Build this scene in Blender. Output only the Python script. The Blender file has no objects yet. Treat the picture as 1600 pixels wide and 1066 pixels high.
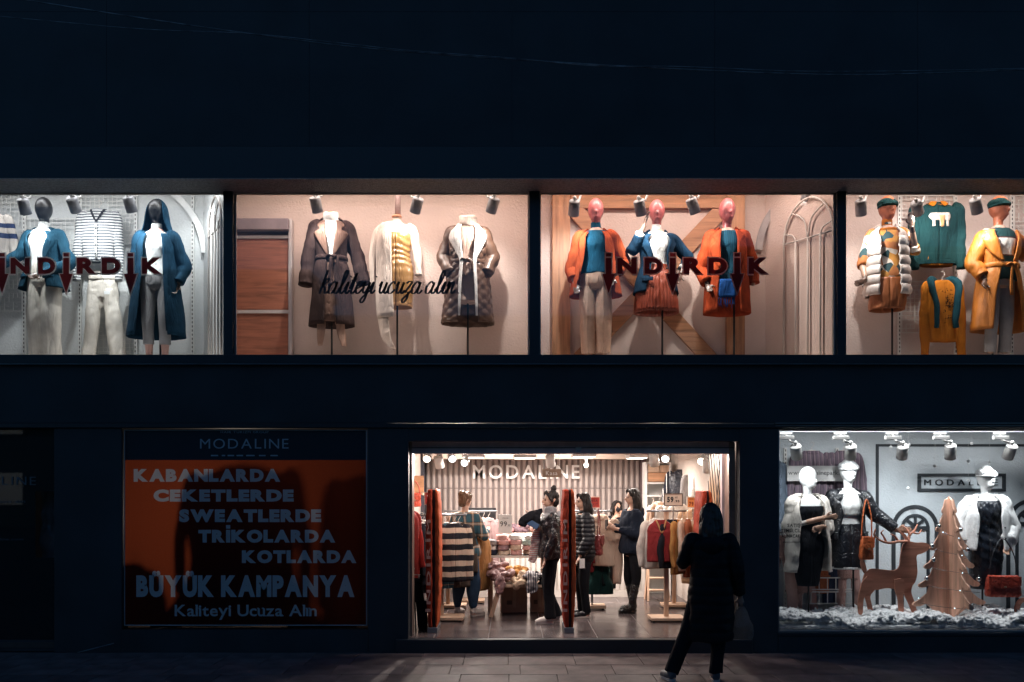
import bpy, bmesh, math, random
import numpy as np
from mathutils import Vector, Matrix

SC = bpy.context.scene
COL = SC.collection
PI = math.pi
R = math.radians
random.seed(7)

# ------------------------------------------------------------------ camera, sky, exposure
CAM_H, CAM_D, PXM, HOR = 1.81, 10.0, 0.0007, 760.0
cam_data = bpy.data.cameras.new('camera')
cam = bpy.data.objects.new('camera', cam_data)
COL.objects.link(cam)
cam.location = (0, -CAM_D, CAM_H)
cam.rotation_euler = (R(90), 0, 0)
cam_data.sensor_width = 36
cam_data.lens = 36 / (1600 * PXM)
cam_data.shift_y = (HOR - 533) / 1600
cam_data.clip_end = 500
SC.camera = cam

world = bpy.data.worlds.new('World')
SC.world = world
world.use_nodes = True
_nt = world.node_tree
_sky = _nt.nodes.new('ShaderNodeTexSky')
_sky.sky_type = 'NISHITA'
_sky.sun_disc = False
_sky.sun_elevation = R(24)
_sky.sun_rotation = R(20)
_tint = _nt.nodes.new('ShaderNodeMix'); _tint.data_type = 'RGBA'; _tint.blend_type = 'MULTIPLY'; _tint.inputs[0].default_value = 1.0
_tint.inputs[7].default_value = (.30, .66, 1.0, 1)
_nt.links.new(_sky.outputs[0], _tint.inputs[6])
_nt.links.new(_tint.outputs[2], _nt.nodes['Background'].inputs[0])
_nt.nodes['Background'].inputs[1].default_value = 0.047

moon = bpy.data.lights.new('faint_sun', 'SUN')
moon.energy = 0.012
moon.angle = R(12)
moon.color = (0.75, 0.87, 1.0)
moon_o = bpy.data.objects.new('faint_sun', moon)
COL.objects.link(moon_o)
moon_o.rotation_euler = (R(55), 0, R(-20))

SC.view_settings.view_transform = 'Standard'
SC.view_settings.look = 'None'
SC.view_settings.exposure = 0.15
SC.view_settings.gamma = 1.0
SC.view_settings.use_curve_mapping = False
SC.cycles.use_denoising = True
SC.cycles.max_bounces = 8
SC.cycles.diffuse_bounces = 4
SC.cycles.glossy_bounces = 3
SC.cycles.transparent_max_bounces = 12
SC.cycles.sample_clamp_indirect = 4.0
SC.cycles.caustics_reflective = False
SC.cycles.caustics_refractive = False

# ------------------------------------------------------------------ helpers
def at(px, py, y):
    """photo pixel -> world point on the plane y behind the shop front"""
    s = PXM * (CAM_D + y)
    return Vector(((px - 800) * s, y, CAM_H - (py - HOR) * s))

def ppm(y):
    return PXM * (CAM_D + y)

def crom(pts, m):
    """Catmull-Rom resample of rows (any width) to m rows"""
    p = np.array(pts, float)
    if len(p) < 3:
        t = np.linspace(0, 1, m)[:, None]
        return p[0] * (1 - t) + p[-1] * t
    q = np.vstack([2 * p[0] - p[1], p, 2 * p[-1] - p[-2]])
    out = []
    for t in np.linspace(0, len(p) - 1 - 1e-9, m):
        i = int(t); f = t - i
        a, b, c, d = q[i], q[i + 1], q[i + 2], q[i + 3]
        out.append(.5 * ((2 * b) + (c - a) * f + (2 * a - 5 * b + 4 * c - d) * f * f + (3 * b - a - 3 * c + d) * f ** 3))
    return np.array(out)

def wrinkle(p, amp, freq=14., stretch=(1, 1, .3), seed=0):
    """smooth fold field: sum of random sines, ridged"""
    rs = np.random.RandomState(seed + 11)
    d = np.zeros(len(p)); st = np.array(stretch)
    for k in range(6):
        kv = rs.randn(3) * st
        kv = kv / (np.linalg.norm(kv) + 1e-6) * freq * (.5 + 1.3 * rs.rand())
        d += np.sin(p @ kv + rs.rand() * 6.28 + 1.2 * np.sin(p @ (rs.randn(3) * freq * .35)))
    d /= 3.
    h = np.zeros(len(p))
    for k in range(5):
        kv = rs.randn(3) * st
        kv = kv / (np.linalg.norm(kv) + 1e-6) * freq * (2.0 + 1.6 * rs.rand())
        h += np.sin(p @ kv + rs.rand() * 6.28 + 1.6 * np.sin(p @ (rs.randn(3) * freq * .5)))
    h /= 2.5
    return amp * (d - .45 * np.abs(d) + .30 * (h - .5 * np.abs(h)))

_TMP = bpy.data.scenes.new('workbench')
def evaluated(o):
    """mesh of one object with its modifiers, worked out in an otherwise empty scene"""
    _TMP.collection.objects.link(o)
    vl = _TMP.view_layers[0]; vl.update()
    me = bpy.data.meshes.new_from_object(o.evaluated_get(vl.depsgraph))
    _TMP.collection.objects.unlink(o)
    return me

class MB:
    def __init__(self):
        self.v = []; self.f = []; self.n = 0
    def add(self, verts, faces):
        verts = np.asarray(verts, float).reshape(-1, 3)
        k = self.n
        self.v.append(verts); self.n += len(verts)
        self.f += [tuple(i + k for i in f) for f in faces]
        return self
    def box(self, c, s, rz=0, M=None):
        x, y, z = s[0] / 2, s[1] / 2, s[2] / 2
        v = np.array([(i * x, j * y, k * z) for k in (-1, 1) for j in (-1, 1) for i in (-1, 1)])
        if rz:
            cz, sz = math.cos(rz), math.sin(rz)
            v = v @ np.array([[cz, sz, 0], [-sz, cz, 0], [0, 0, 1]])
        if M is not None:
            v = v @ np.array(M.to_3x3()).T
        return self.add(v + np.array(c), [(0, 2, 3, 1), (4, 5, 7, 6), (0, 1, 5, 4), (2, 6, 7, 3), (0, 4, 6, 2), (1, 3, 7, 5)])
    def box2(self, a, b):
        a, b = np.array(a, float), np.array(b, float)
        return self.box((a + b) / 2, np.abs(b - a))
    def bar(self, p0, p1, w, h=None, up=(0, 0, 1)):
        p0, p1 = Vector(p0), Vector(p1); d = p1 - p0; L = d.length; d.normalize()
        u = Vector(up)
        if abs(d.dot(u)) > .98: u = Vector((0, 1, 0))
        s = d.cross(u).normalized(); t = s.cross(d).normalized()
        M = Matrix((s, d, t)).transposed()
        return self.box((p0 + p1) / 2, (w, L, h or w), M=M)
    def tube(self, pts, rad, n=12, m=None, caps=True, flat=1.0, flat_dir=None):
        pts = np.array(pts, float)
        rad = np.full(len(pts), rad, float) if np.isscalar(rad) else np.array(rad, float)
        if m:
            q = crom(np.hstack([pts, rad[:, None]]), m); pts, rad = q[:, :3], np.maximum(q[:, 3], .0005)
        T = np.gradient(pts, axis=0); T /= (np.linalg.norm(T, axis=1)[:, None] + 1e-9)
        u = np.array(flat_dir if flat_dir is not None else ((0, 0, 1) if abs(T[0][2]) < .9 else (0, 1, 0)), float)
        V = []
        for i in range(len(pts)):
            u = u - T[i] * (u @ T[i]); u /= (np.linalg.norm(u) + 1e-9)
            w = np.cross(T[i], u)
            for a in range(n):
                th = 2 * PI * a / n
                V.append(pts[i] + rad[i] * (math.cos(th) * u * flat + math.sin(th) * w))
        F = [(i * n + a, i * n + (a + 1) % n, (i + 1) * n + (a + 1) % n, (i + 1) * n + a)
             for i in range(len(pts) - 1) for a in range(n)]
        if caps:
            F.append(tuple(range(n - 1, -1, -1))); k = (len(pts) - 1) * n
            F.append(tuple(k + a for a in range(n)))
        return self.add(V, F)
    def ell(self, c, r, nu=16, nv=12, M=None):
        V = [(0, 0, -1)]
        for j in range(1, nv):
            ph = -PI / 2 + PI * j / nv
            V += [(math.cos(ph) * math.cos(2 * PI * i / nu), math.cos(ph) * math.sin(2 * PI * i / nu), math.sin(ph)) for i in range(nu)]
        V.append((0, 0, 1)); N = len(V)
        F = [(0, 1 + (i + 1) % nu, 1 + i) for i in range(nu)]
        for j in range(nv - 2):
            for i in range(nu):
                a = 1 + j * nu
                F.append((a + i, a + (i + 1) % nu, a + nu + (i + 1) % nu, a + nu + i))
        a = 1 + (nv - 2) * nu
        F += [(a + i, a + (i + 1) % nu, N - 1) for i in range(nu)]
        V = np.array(V) * np.array(r if not np.isscalar(r) else (r, r, r))
        if M is not None: V = V @ np.array(M.to_3x3()).T
        return self.add(V + np.array(c), F)
    def lathe(self, prof, c=(0, 0, 0), n=24, M=None):
        V = [(r * math.cos(2 * PI * i / n), r * math.sin(2 * PI * i / n), z) for r, z in prof for i in range(n)]
        F = [(j * n + i, j * n + (i + 1) % n, (j + 1) * n + (i + 1) % n, (j + 1) * n + i) for j in range(len(prof) - 1) for i in range(n)]
        F.append(tuple(range(n - 1, -1, -1))); k = (len(prof) - 1) * n
        F.append(tuple(k + i for i in range(n)))
        V = np.array(V)
        if M is not None: V = V @ np.array(M.to_3x3()).T
        return self.add(V + np.array(c), F)
    def prism(self, poly, y0, y1):
        """polygon in (x,z), extruded along y"""
        n = len(poly)
        V = [(x, y0, z) for x, z in poly] + [(x, y1, z) for x, z in poly]
        F = [(i, (i + 1) % n, n + (i + 1) % n, n + i) for i in range(n)]
        F += [tuple(range(n - 1, -1, -1)), tuple(range(n, 2 * n))]
        return self.add(V, F)
    def loft(self, rings, n=28, m=None, power=2.3, caps=True):
        """rings (z, rx, ry, cx, cy)"""
        rr = [tuple(r) + (0, 0)[:max(0, 5 - len(r))] if len(r) < 5 else r for r in rings]
        q = crom(rr, m) if m else np.array(rr, float)
        V = []
        for z, rx, ry, cx, cy in q:
            for a in range(n):
                th = 2 * PI * a / n; c, s = math.cos(th), math.sin(th)
                V.append((cx + max(rx, .001) * math.copysign(abs(c) ** (2 / power), c), cy + max(ry, .001) * math.copysign(abs(s) ** (2 / power), s), z))
        F = [(i * n + a, i * n + (a + 1) % n, (i + 1) * n + (a + 1) % n, (i + 1) * n + a) for i in range(len(q) - 1) for a in range(n)]
        if caps:
            F.append(tuple(range(n - 1, -1, -1))); k = (len(q) - 1) * n
            F.append(tuple(k + a for a in range(n)))
        return self.add(V, F)
    def mesh(self, name, fix=True):
        me = bpy.data.meshes.new(name)
        me.from_pydata(np.vstack(self.v).tolist() if self.v else [], [], self.f)
        if fix:
            bm = bmesh.new(); bm.from_mesh(me)
            bmesh.ops.recalc_face_normals(bm, faces=bm.faces)
            bm.to_mesh(me); bm.free()
        me.update()
        return me
    def build(self, name, mat, parent=None, smooth=False, bevel=0, solid=0, loc=None, fix=True):
        return link(name, self.mesh(name, fix), mat, parent, smooth, bevel, solid, loc)

def link(name, me, mat, parent=None, smooth=False, bevel=0, solid=0, loc=None):
    o = bpy.data.objects.new(name, me)
    if mat is not None and not me.materials: me.materials.append(mat)
    COL.objects.link(o)
    if parent is not None: o.parent = parent
    if loc is not None: o.location = loc
    if smooth:
        me.polygons.foreach_set('use_smooth', [True] * len(me.polygons))
    if solid:
        s = o.modifiers.new('solid', 'SOLIDIFY'); s.thickness = solid; s.offset = 1
    if bevel:
        b = o.modifiers.new('bevel', 'BEVEL'); b.width = bevel; b.segments = 2; b.limit_method = 'ANGLE'
    return o

def tag(o, label=None, cat=None, group=None, kind=None):
    if label: o['label'] = label
    if cat: o['category'] = cat
    if group: o['group'] = group
    if kind: o['kind'] = kind
    return o

def thing(name, label, cat, loc=(0, 0, 0), rz=0, group=None):
    o = bpy.data.objects.new(name, None)
    COL.objects.link(o)
    o.empty_display_size = .1
    o.location = loc; o.rotation_euler = (0, 0, rz)
    return tag(o, label, cat, group)

def copy_tree(o, parent=None):
    c = o.copy(); COL.objects.link(c); c.parent = parent
    for ch in list(o.children): copy_tree(ch, c)
    return c

def fuse(mb, name, mat, parent, voxel=.01, smooth=3, amp=0, freq=14, stretch=(1, 1, .3), seed=0, fn=None):
    """overlapping shapes -> one continuous skin (voxel remesh), folds pressed into it"""
    me = mb.mesh('tmp', fix=False)
    bm = bmesh.new(); bm.from_mesh(me); bmesh.ops.recalc_face_normals(bm, faces=bm.faces); bm.to_mesh(me); bm.free()
    t = bpy.data.objects.new('tmp', me)
    r = t.modifiers.new('r', 'REMESH'); r.mode = 'VOXEL'; r.voxel_size = voxel
    if smooth:
        s = t.modifiers.new('s', 'SMOOTH'); s.iterations = smooth; s.factor = .5
    out = evaluated(t)
    bpy.data.objects.remove(t); bpy.data.meshes.remove(me)
    out.name = name
    if amp or fn:
        nv = len(out.vertices)
        p = np.empty(nv * 3); out.vertices.foreach_get('co', p); p = p.reshape(-1, 3)
        no = np.empty(nv * 3); out.vertex_normals.foreach_get('vector', no); no = no.reshape(-1, 3)
        d = wrinkle(p, amp, freq, stretch, seed) if amp else np.zeros(nv)
        if fn: d = d + fn(p)
        p = p + no * d[:, None]
        out.vertices.foreach_set('co', p.ravel())
    out.update()
    return link(name, out, mat, parent, True)

# ------------------------------------------------------------------ materials
MATS = {}
def nodes(name):
    m = bpy.data.materials.new(name); m.use_nodes = True
    nt = m.node_tree; b = nt.nodes['Principled BSDF']
    return m, nt, b

def N(nt, kind, **kw):
    n = nt.nodes.new('ShaderNode' + kind)
    for k, v in kw.items():
        if k.startswith('i_'):
            n.inputs[k[2:].replace('_', ' ')].default_value = v
        else:
            setattr(n, k, v)
    return n

def rgba(c, f=1.0):
    return (min(1, c[0] * f), min(1, c[1] * f), min(1, c[2] * f), 1)

def mat(name, col, rough=.6, metal=0, var=.18, scale=8, bump=.1, bscale=60, coords='Object', stretch=(1, 1, 1), sheen=0, coat=0, spec=.5, emit=None, es=0, bdist=.004):
    """base material: two-tone noise colour, mottled roughness, fine relief"""
    if name in MATS: return MATS[name]
    m, nt, b = nodes(name)
    tc = N(nt, 'TexCoord'); mp = N(nt, 'Mapping'); mp.inputs['Scale'].default_value = stretch
    nt.links.new(tc.outputs[coords], mp.inputs[0])
    n1 = N(nt, 'TexNoise'); n1.inputs['Scale'].default_value = scale; n1.inputs['Detail'].default_value = 5
    nt.links.new(mp.outputs[0], n1.inputs['Vector'])
    cr = N(nt, 'ValToRGB'); cr.color_ramp.elements[0].position = .3; cr.color_ramp.elements[1].position = .7
    cr.color_ramp.elements[0].color = rgba(col, 1 - var); cr.color_ramp.elements[1].color = rgba(col, 1 + var * .6)
    nt.links.new(n1.outputs[0], cr.inputs[0]); nt.links.new(cr.outputs[0], b.inputs['Base Color'])
    mr = N(nt, 'MapRange'); mr.inputs[3].default_value = max(.03, rough - .08); mr.inputs[4].default_value = min(1, rough + .08)
    nt.links.new(n1.outputs[0], mr.inputs[0]); nt.links.new(mr.outputs[0], b.inputs['Roughness'])
    b.inputs['Metallic'].default_value = metal
    b.inputs['Specular IOR Level'].default_value = spec
    b.inputs['Sheen Weight'].default_value = sheen
    b.inputs['Coat Weight'].default_value = coat
    if bump:
        n2 = N(nt, 'TexNoise'); n2.inputs['Scale'].default_value = bscale; n2.inputs['Detail'].default_value = 4
        nt.links.new(mp.outputs[0], n2.inputs['Vector'])
        bp = N(nt, 'Bump'); bp.inputs['Strength'].default_value = bump; bp.inputs['Distance'].default_value = bdist
        nt.links.new(n2.outputs[0], bp.inputs['Height']); nt.links.new(bp.outputs[0], b.inputs['Normal'])
    if emit:
        b.inputs['Emission Color'].default_value = rgba(emit); b.inputs['Emission Strength'].default_value = es
    MATS[name] = m
    return m

def wood(name, col, rough=.5, along='z', scale=3.):
    if name in MATS: return MATS[name]
    m, nt, b = nodes(name)
    tc = N(nt, 'TexCoord'); mp = N(nt, 'Mapping')
    st = {'z': (9, 9, .8), 'x': (.8, 9, 9), 'y': (9, .8, 9)}[along]
    mp.inputs['Scale'].default_value = st
    nt.links.new(tc.outputs['Object'], mp.inputs[0])
    n1 = N(nt, 'TexNoise'); n1.inputs['Scale'].default_value = scale; n1.inputs['Detail'].default_value = 8; n1.inputs['Distortion'].default_value = .6
    nt.links.new(mp.outputs[0], n1.inputs['Vector'])
    cr = N(nt, 'ValToRGB'); e = cr.color_ramp.elements
    e[0].position = .28; e[0].color = rgba(col, .55); e[1].position = .72; e[1].color = rgba(col, 1.2)
    k = cr.color_ramp.elements.new(.5); k.color = rgba(col, .95)
    nt.links.new(n1.outputs[0], cr.inputs[0]); nt.links.new(cr.outputs[0], b.inputs['Base Color'])
    b.inputs['Roughness'].default_value = rough
    bp = N(nt, 'Bump'); bp.inputs['Strength'].default_value = .25; bp.inputs['Distance'].default_value = .003
    nt.links.new(n1.outputs[0], bp.inputs['Height']); nt.links.new(bp.outputs[0], b.inputs['Normal'])
    MATS[name] = m
    return m

def add_folds(m, strength=.6, scale=12., dist=.03, stretch=(1, 1, .24)):
    """broad creases as relief under the weave"""
    nt = m.node_tree; b = nt.nodes['Principled BSDF']
    tc = N(nt, 'TexCoord'); mp = N(nt, 'Mapping'); mp.inputs['Scale'].default_value = stretch; nt.links.new(tc.outputs['Object'], mp.inputs[0])
    n1 = N(nt, 'TexNoise'); n1.inputs['Scale'].default_value = scale; n1.inputs['Detail'].default_value = 2.5; n1.inputs['Distortion'].default_value = 1.3
    nt.links.new(mp.outputs[0], n1.inputs['Vector'])
    s1 = N(nt, 'Math', operation='SUBTRACT'); s1.inputs[1].default_value = .5; nt.links.new(n1.outputs[0], s1.inputs[0])
    s2 = N(nt, 'Math', operation='ABSOLUTE'); nt.links.new(s1.outputs[0], s2.inputs[0])
    s3 = N(nt, 'Math', operation='POWER'); s3.inputs[1].default_value = .6; nt.links.new(s2.outputs[0], s3.inputs[0])
    bp = N(nt, 'Bump'); bp.inputs['Strength'].default_value = strength; bp.inputs['Distance'].default_value = dist
    nt.links.new(s3.outputs[0], bp.inputs['Height'])
    old = b.inputs['Normal'].links
    if old: nt.links.new(old[0].from_socket, bp.inputs['Normal'])
    nt.links.new(bp.outputs[0], b.inputs['Normal'])
    return m

def fabric(name, col, rough=.88, var=.2, sheen=0., bump=.35, weave=260, big=9, fold=.5):
    new = 'fabric_' + name not in MATS
    m = mat('fabric_' + name, col, rough, 0, var, big, bump, weave, sheen=sheen, spec=.12, bdist=.003)
    return add_folds(m, fold) if new and fold else m

def satin(name, col, rough=.33):
    new = 'satin_' + name not in MATS
    m = mat('satin_' + name, col, rough, 0, .15, 12, .08, 90, spec=.6)
    return add_folds(m, .5, 9, .03, (1, 1, .22)) if new else m

def leather(name, col, rough=.34):
    new = 'leather_' + name not in MATS
    m = mat('leather_' + name, col, rough, 0, .25, 15, .4, 120, spec=.55, bdist=.004)
    return add_folds(m, .7, 11, .03, (1, 1, .8)) if new else m

def stripes(name, cols, period, axis='Z', rough=.9, offset=0., warp=.15, knit=.3):
    """cols: list of (fraction_end, colour) over one period along an axis"""
    m, nt, b = nodes(name)
    tc = N(nt, 'TexCoord'); sp = N(nt, 'SeparateXYZ')
    nz = N(nt, 'TexNoise'); nz.inputs['Scale'].default_value = 5
    nt.links.new(tc.outputs['Object'], nz.inputs['Vector'])
    nt.links.new(tc.outputs['Object'], sp.inputs[0])
    a1 = N(nt, 'Math', operation='MULTIPLY_ADD'); a1.inputs[1].default_value = warp * period; nt.links.new(nz.outputs[0], a1.inputs[0]); nt.links.new(sp.outputs[axis], a1.inputs[2])
    a2 = N(nt, 'Math', operation='MULTIPLY_ADD'); a2.inputs[1].default_value = 1 / period; a2.inputs[2].default_value = offset; nt.links.new(a1.outputs[0], a2.inputs[0])
    fr = N(nt, 'Math', operation='FRACT'); nt.links.new(a2.outputs[0], fr.inputs[0])
    cr = N(nt, 'ValToRGB'); cr.color_ramp.interpolation = 'CONSTANT'
    e = cr.color_ramp.elements; e[0].position = 0; e[0].color = rgba(cols[0][1])
    pos = cols[0][0]
    for i, (f, c) in enumerate(cols[1:]):
        k = e[1] if i == 0 else e.new(pos)
        k.position = pos; k.color = rgba(c); pos = f
    nt.links.new(fr.outputs[0], cr.inputs[0]); nt.links.new(cr.outputs[0], b.inputs['Base Color'])
    b.inputs['Roughness'].default_value = rough; b.inputs['Specular IOR Level'].default_value = .25
    n2 = N(nt, 'TexNoise'); n2.inputs['Scale'].default_value = 220; nt.links.new(tc.outputs['Object'], n2.inputs['Vector'])
    bp = N(nt, 'Bump'); bp.inputs['Strength'].default_value = knit; bp.inputs['Distance'].default_value = .004
    nt.links.new(n2.outputs[0], bp.inputs['Height']); nt.links.new(bp.outputs[0], b.inputs['Normal'])
    MATS[name] = m
    return add_folds(m, .5, 8, .03)

def glass(name='window_glass', tint=(.97, .98, .98), refl=.05):
    if name in MATS: return MATS[name]
    m = bpy.data.materials.new(name); m.use_nodes = True; nt = m.node_tree
    for n in list(nt.nodes): nt.nodes.remove(n)
    out = N(nt, 'OutputMaterial'); mx = N(nt, 'MixShader'); tr = N(nt, 'BsdfTransparent'); gl = N(nt, 'BsdfGlossy'); fr = N(nt, 'Fresnel')
    fr.inputs[0].default_value = 1.45; tr.inputs[0].default_value = rgba(tint); gl.inputs['Roughness'].default_value = .02
    nt.links.new(fr.outputs[0], mx.inputs[0]); nt.links.new(tr.outputs[0], mx.inputs[1]); nt.links.new(gl.outputs[0], mx.inputs[2]); nt.links.new(mx.outputs[0], out.inputs[0])
    MATS[name] = m
    return m

def emission(name, col, strength):
    if name in MATS: return MATS[name]
    m, nt, b = nodes(name)
    b.inputs['Base Color'].default_value = rgba((.8, .8, .8)); b.inputs['Emission Color'].default_value = rgba(col); b.inputs['Emission Strength'].default_value = strength
    MATS[name] = m
    return m

# ------------------------------------------------------------------ lettering
_GL = {}
def glyph(ch, bold=0.0):
    """triangulated outline of one character: (verts(n,2), faces), origin at its left edge on the baseline"""
    key = (ch, bold)
    if key not in _GL:
        cu = bpy.data.curves.new('t', 'FONT'); cu.body = ch; cu.size = 1; cu.offset = bold; cu.resolution_u = 4
        o = bpy.data.objects.new('t', cu)
        me = evaluated(o)
        v = np.array([tuple(q.co)[:2] for q in me.vertices]).reshape(-1, 2); f = [tuple(p.vertices) for p in me.polygons]
        bpy.data.objects.remove(o); bpy.data.curves.remove(cu); bpy.data.meshes.remove(me)
        if ch == 'İ':
            v, f = glyph('I', bold); lo, hi = v.min(0), v.max(0); n = len(v); h = (hi[0] - lo[0])
            v = np.vstack([v, [(lo[0], hi[1] + .07), (hi[0], hi[1] + .07), (hi[0], hi[1] + .07 + h), (lo[0], hi[1] + .07 + h)]])
            f = f + [(n, n + 1, n + 2, n + 3)]
        _GL[key] = (v, f)
    return _GL[key]

def layout(text, bold=0., gap=.12, space=.35):
    """list of (char, x offset, verts, faces) and total width, cap height about .7"""
    x = 0; out = []
    for ch in text:
        if ch == ' ': x += space; continue
        v, f = glyph(ch, bold)
        if not len(v): x += space; continue
        lo, hi = v[:, 0].min(), v[:, 0].max()
        out.append((ch, x, v - np.array([lo, 0]), f)); x += hi - lo + gap
    return out, x - gap

def lettering(text, parent, matl, x0, z0, width, height, y, depth=.006, bold=0., gap=.12, space=.35, name='letter', vert=False, joined=False, mid=None, serif=False):
    """each character a mesh; x0,z0 = left end of the baseline in the parent's frame, height = cap height"""
    chars, W = layout(text, bold, gap, space)
    vH, _ = glyph('H', bold); cap = vH[:, 1].max() - vH[:, 1].min(); base = vH[:, 1].min()
    sx = width / W; sz = height / cap
    big = MB()
    for ch, x, v, f in chars:
        mb = MB()
        w = v[:, 0].max() * sx
        X = v[:, 0] * sx; Z = (v[:, 1] - base) * sz
        n = len(v)
        V = np.vstack([np.c_[X, np.zeros(n), Z], np.c_[X, np.full(n, depth), Z]])
        edges = {}
        for q in f:
            for a, b in zip(q, q[1:] + q[:1]):
                e = (min(a, b), max(a, b)); edges[e] = edges.get(e, 0) + 1 if e in edges else 1
        F = [tuple(q) for q in f] + ([tuple(i + n for i in reversed(q)) for q in f] if depth else [])
        for q in (f if depth else []):
            for a, b in zip(q, q[1:] + q[:1]):
                if edges[(min(a, b), max(a, b))] == 1: F.append((b, a, a + n, b + n))
        mb.add(V, F)
        if serif:
            t = height * .075; sw = height * .17
            tops = 1.0 if ch.isupper() or ch in 'lk' else .74
            S = {'K': [(.08, 0), (.85, 0), (.08, 1), (.8, 1)], 'U': [(.08, 1), (.9, 1)], 'A': [(.1, 0), (.9, 0)], 'l': [(.5, 0), (.2, 1)], 'i': [(.5, 0), (.2, tops)], 'ı': [(.5, 0), (.2, tops)], 'n': [(.1, 0), (.85, 0), (0, tops)], 'u': [(.05, tops), (.7, tops), (1., 0)], 'y': [(.1, tops), (.9, tops)], 'a': [(1., 0)], 'z': []}
            for fx, fz in S.get(ch, []):
                zz = fz * height + (-t if fz else 0)
                mb.box2((fx * w - sw / 2, -.0007, zz), (fx * w + sw / 2, depth + .0007, zz + t))
        if vert:  # turned to read upwards
            vv = mb.v[0].copy(); mb.v = [np.c_[-vv[:, 2], vv[:, 1], vv[:, 0]]] + [np.c_[-u[:, 2], u[:, 1], u[:, 0]] for u in mb.v[1:]]
            off = (x0, y, z0 + x * sx)
        else:
            off = (x0 + x * sx, y, z0)
        if joined:
            for u in mb.v: u += np.array(off)
            k = big.n
            big.v += mb.v; big.n += mb.n; big.f += [tuple(i + k for i in q) for q in mb.f]
        else:
            mb.build(name, matl, parent, loc=off, fix=False)
    if joined:
        return big.build(name, matl, parent, fix=False)
# ------------------------------------------------------------------ setting: ground and paving
M_pave = mat('paving_stone', (.20, .155, .15), .68, var=.5, scale=3.5, bump=.6, bscale=70, spec=.25)
M_pave2 = mat('paving_stone_darker', (.15, .118, .115), .64, var=.5, scale=3.5, bump=.6, bscale=70, spec=.25)
M_joint = mat('paving_joint', (.07, .062, .064), .95, bump=.4)
M_dark = mat('dark_cladding', (.035, .04, .046), .6, var=.4, scale=1.3, bump=.12, bscale=40)
M_dark2 = mat('dark_frame', (.03, .034, .04), .4, var=.15, scale=4, bump=.06)
M_trim = mat('trim_metal', (.30, .32, .35), .35, metal=.9, var=.2, scale=6, bump=.05)
M_soffit = mat('rough_soffit_plaster', (.78, .79, .82), .9, var=.25, scale=30, bump=.9, bscale=90, bdist=.02)

g = MB().box2((-60, -60, -.35), (60, 1.2, -.025)).build('ground', M_joint)
tag(g, kind='structure')
sw = MB().box2((-9, -6.4, -.025), (9, .6, -.012)).build('sidewalk', M_joint)
tag(sw, kind='structure')
_slab = {}
def slab_mesh(w, d, k):
    key = (round(w, 3), round(d, 3), k)
    if key not in _slab:
        mb = MB().box((0, 0, 0), (w, d, .02)); me = mb.mesh('paving_slab'); me.materials.append((M_pave, M_pave2)[k])
        bm = bmesh.new(); bm.from_mesh(me); bmesh.ops.bevel(bm, geom=bm.edges[:], offset=.003, segments=1, affect='EDGES'); bm.to_mesh(me); bm.free()
        _slab[key] = me
    return _slab[key]
yy = -.045; row = 0
while yy > -3.2:
    dep = random.choice((.46, .69, .92))
    xx = -7.4 - (.23 if row % 2 else 0) - .11 * (row % 3)
    while xx < 7.4:
        w = random.choice((.46, .46, .69))
        o = bpy.data.objects.new('paving_slab', slab_mesh(w - .004, dep - .004, 1 if random.random() < .3 else 0)); COL.objects.link(o); o.parent = sw
        o.location = (xx + w / 2, yy - dep / 2, -.010 + random.uniform(-.0015, .0015)); o.rotation_euler = (random.uniform(-.002, .002), random.uniform(-.002, .002), 0)
        xx += w
    yy -= dep; row += 1

# ------------------------------------------------------------------ the building front
B = thing('shop_building', 'dark two storey shop front with lit display windows and open entrance', 'building', (0, 0, 0))
XL, XR = -8.5, 8.5
Z_W0, Z_W1 = 3.238, 5.03          # upper windows
MB().box2((XL, -.40, 5.372), (XR, .02, 9.6)).build('upper_wall', M_dark2, B)
for i in range(8):
    for j in range(3):
        x0 = XL + i * 2.125; z0 = 5.374 + j * 1.41
        MB().box2((x0 + .0015, -.42, z0), (x0 + 2.1235, -.402, z0 + 1.407)).build('cladding_panel', M_dark, B)
MB().box2((XL, -.435, 5.036), (XR, .0, 5.366)).build('fascia', M_dark2, B)
MB().box2((XL, -.432, 5.03), (XR, .03, 5.0345)).build('soffit', M_soffit, B)
MB().box2((XL, -.12, 3.136), (XR, .10, 3.234)).build('window_ledge', M_dark2, B, bevel=.006)
MB().box2((XL, -.128, 3.128), (XR, -.122, 3.134)).build('ledge_drip', M_trim, B)
MB().box2((XL, -.06, 2.50), (XR, .02, 3.127)).build('spandrel', M_dark, B)
MB().box2((XL, -.075, 2.446), (XR, .02, 2.494)).build('canopy_edge', M_dark2, B, bevel=.004)
MB().box2((2.86, -.092, 2.489), (XR, -.078, 2.501)).build('canopy_trim', M_trim, B)
MB().box2((2.86, -.092, 2.462), (XR, -.078, 2.470)).build('canopy_trim', M_trim, B)
MB().box2((-1.27, -.084, 2.484), (2.84, -.078, 2.489)).build('canopy_trim', M_trim, B)
# pillars of the ground floor
def X(px): return (px - 800) * .007
def Zp(py): return CAM_H - (py - HOR) * .007
MB().box2((X(576), -.05, .0), (X(639), .12, 2.444)).build('pillar', M_dark, B, bevel=.005)
MB().box2((X(1154), -.05, .0), (X(1214), .12, 2.444)).build('pillar', M_dark, B, bevel=.005)
MB().box2((X(88), -.05, .0), (X(193), .12, 2.444)).build('pillar', M_dark, B, bevel=.005)
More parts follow.
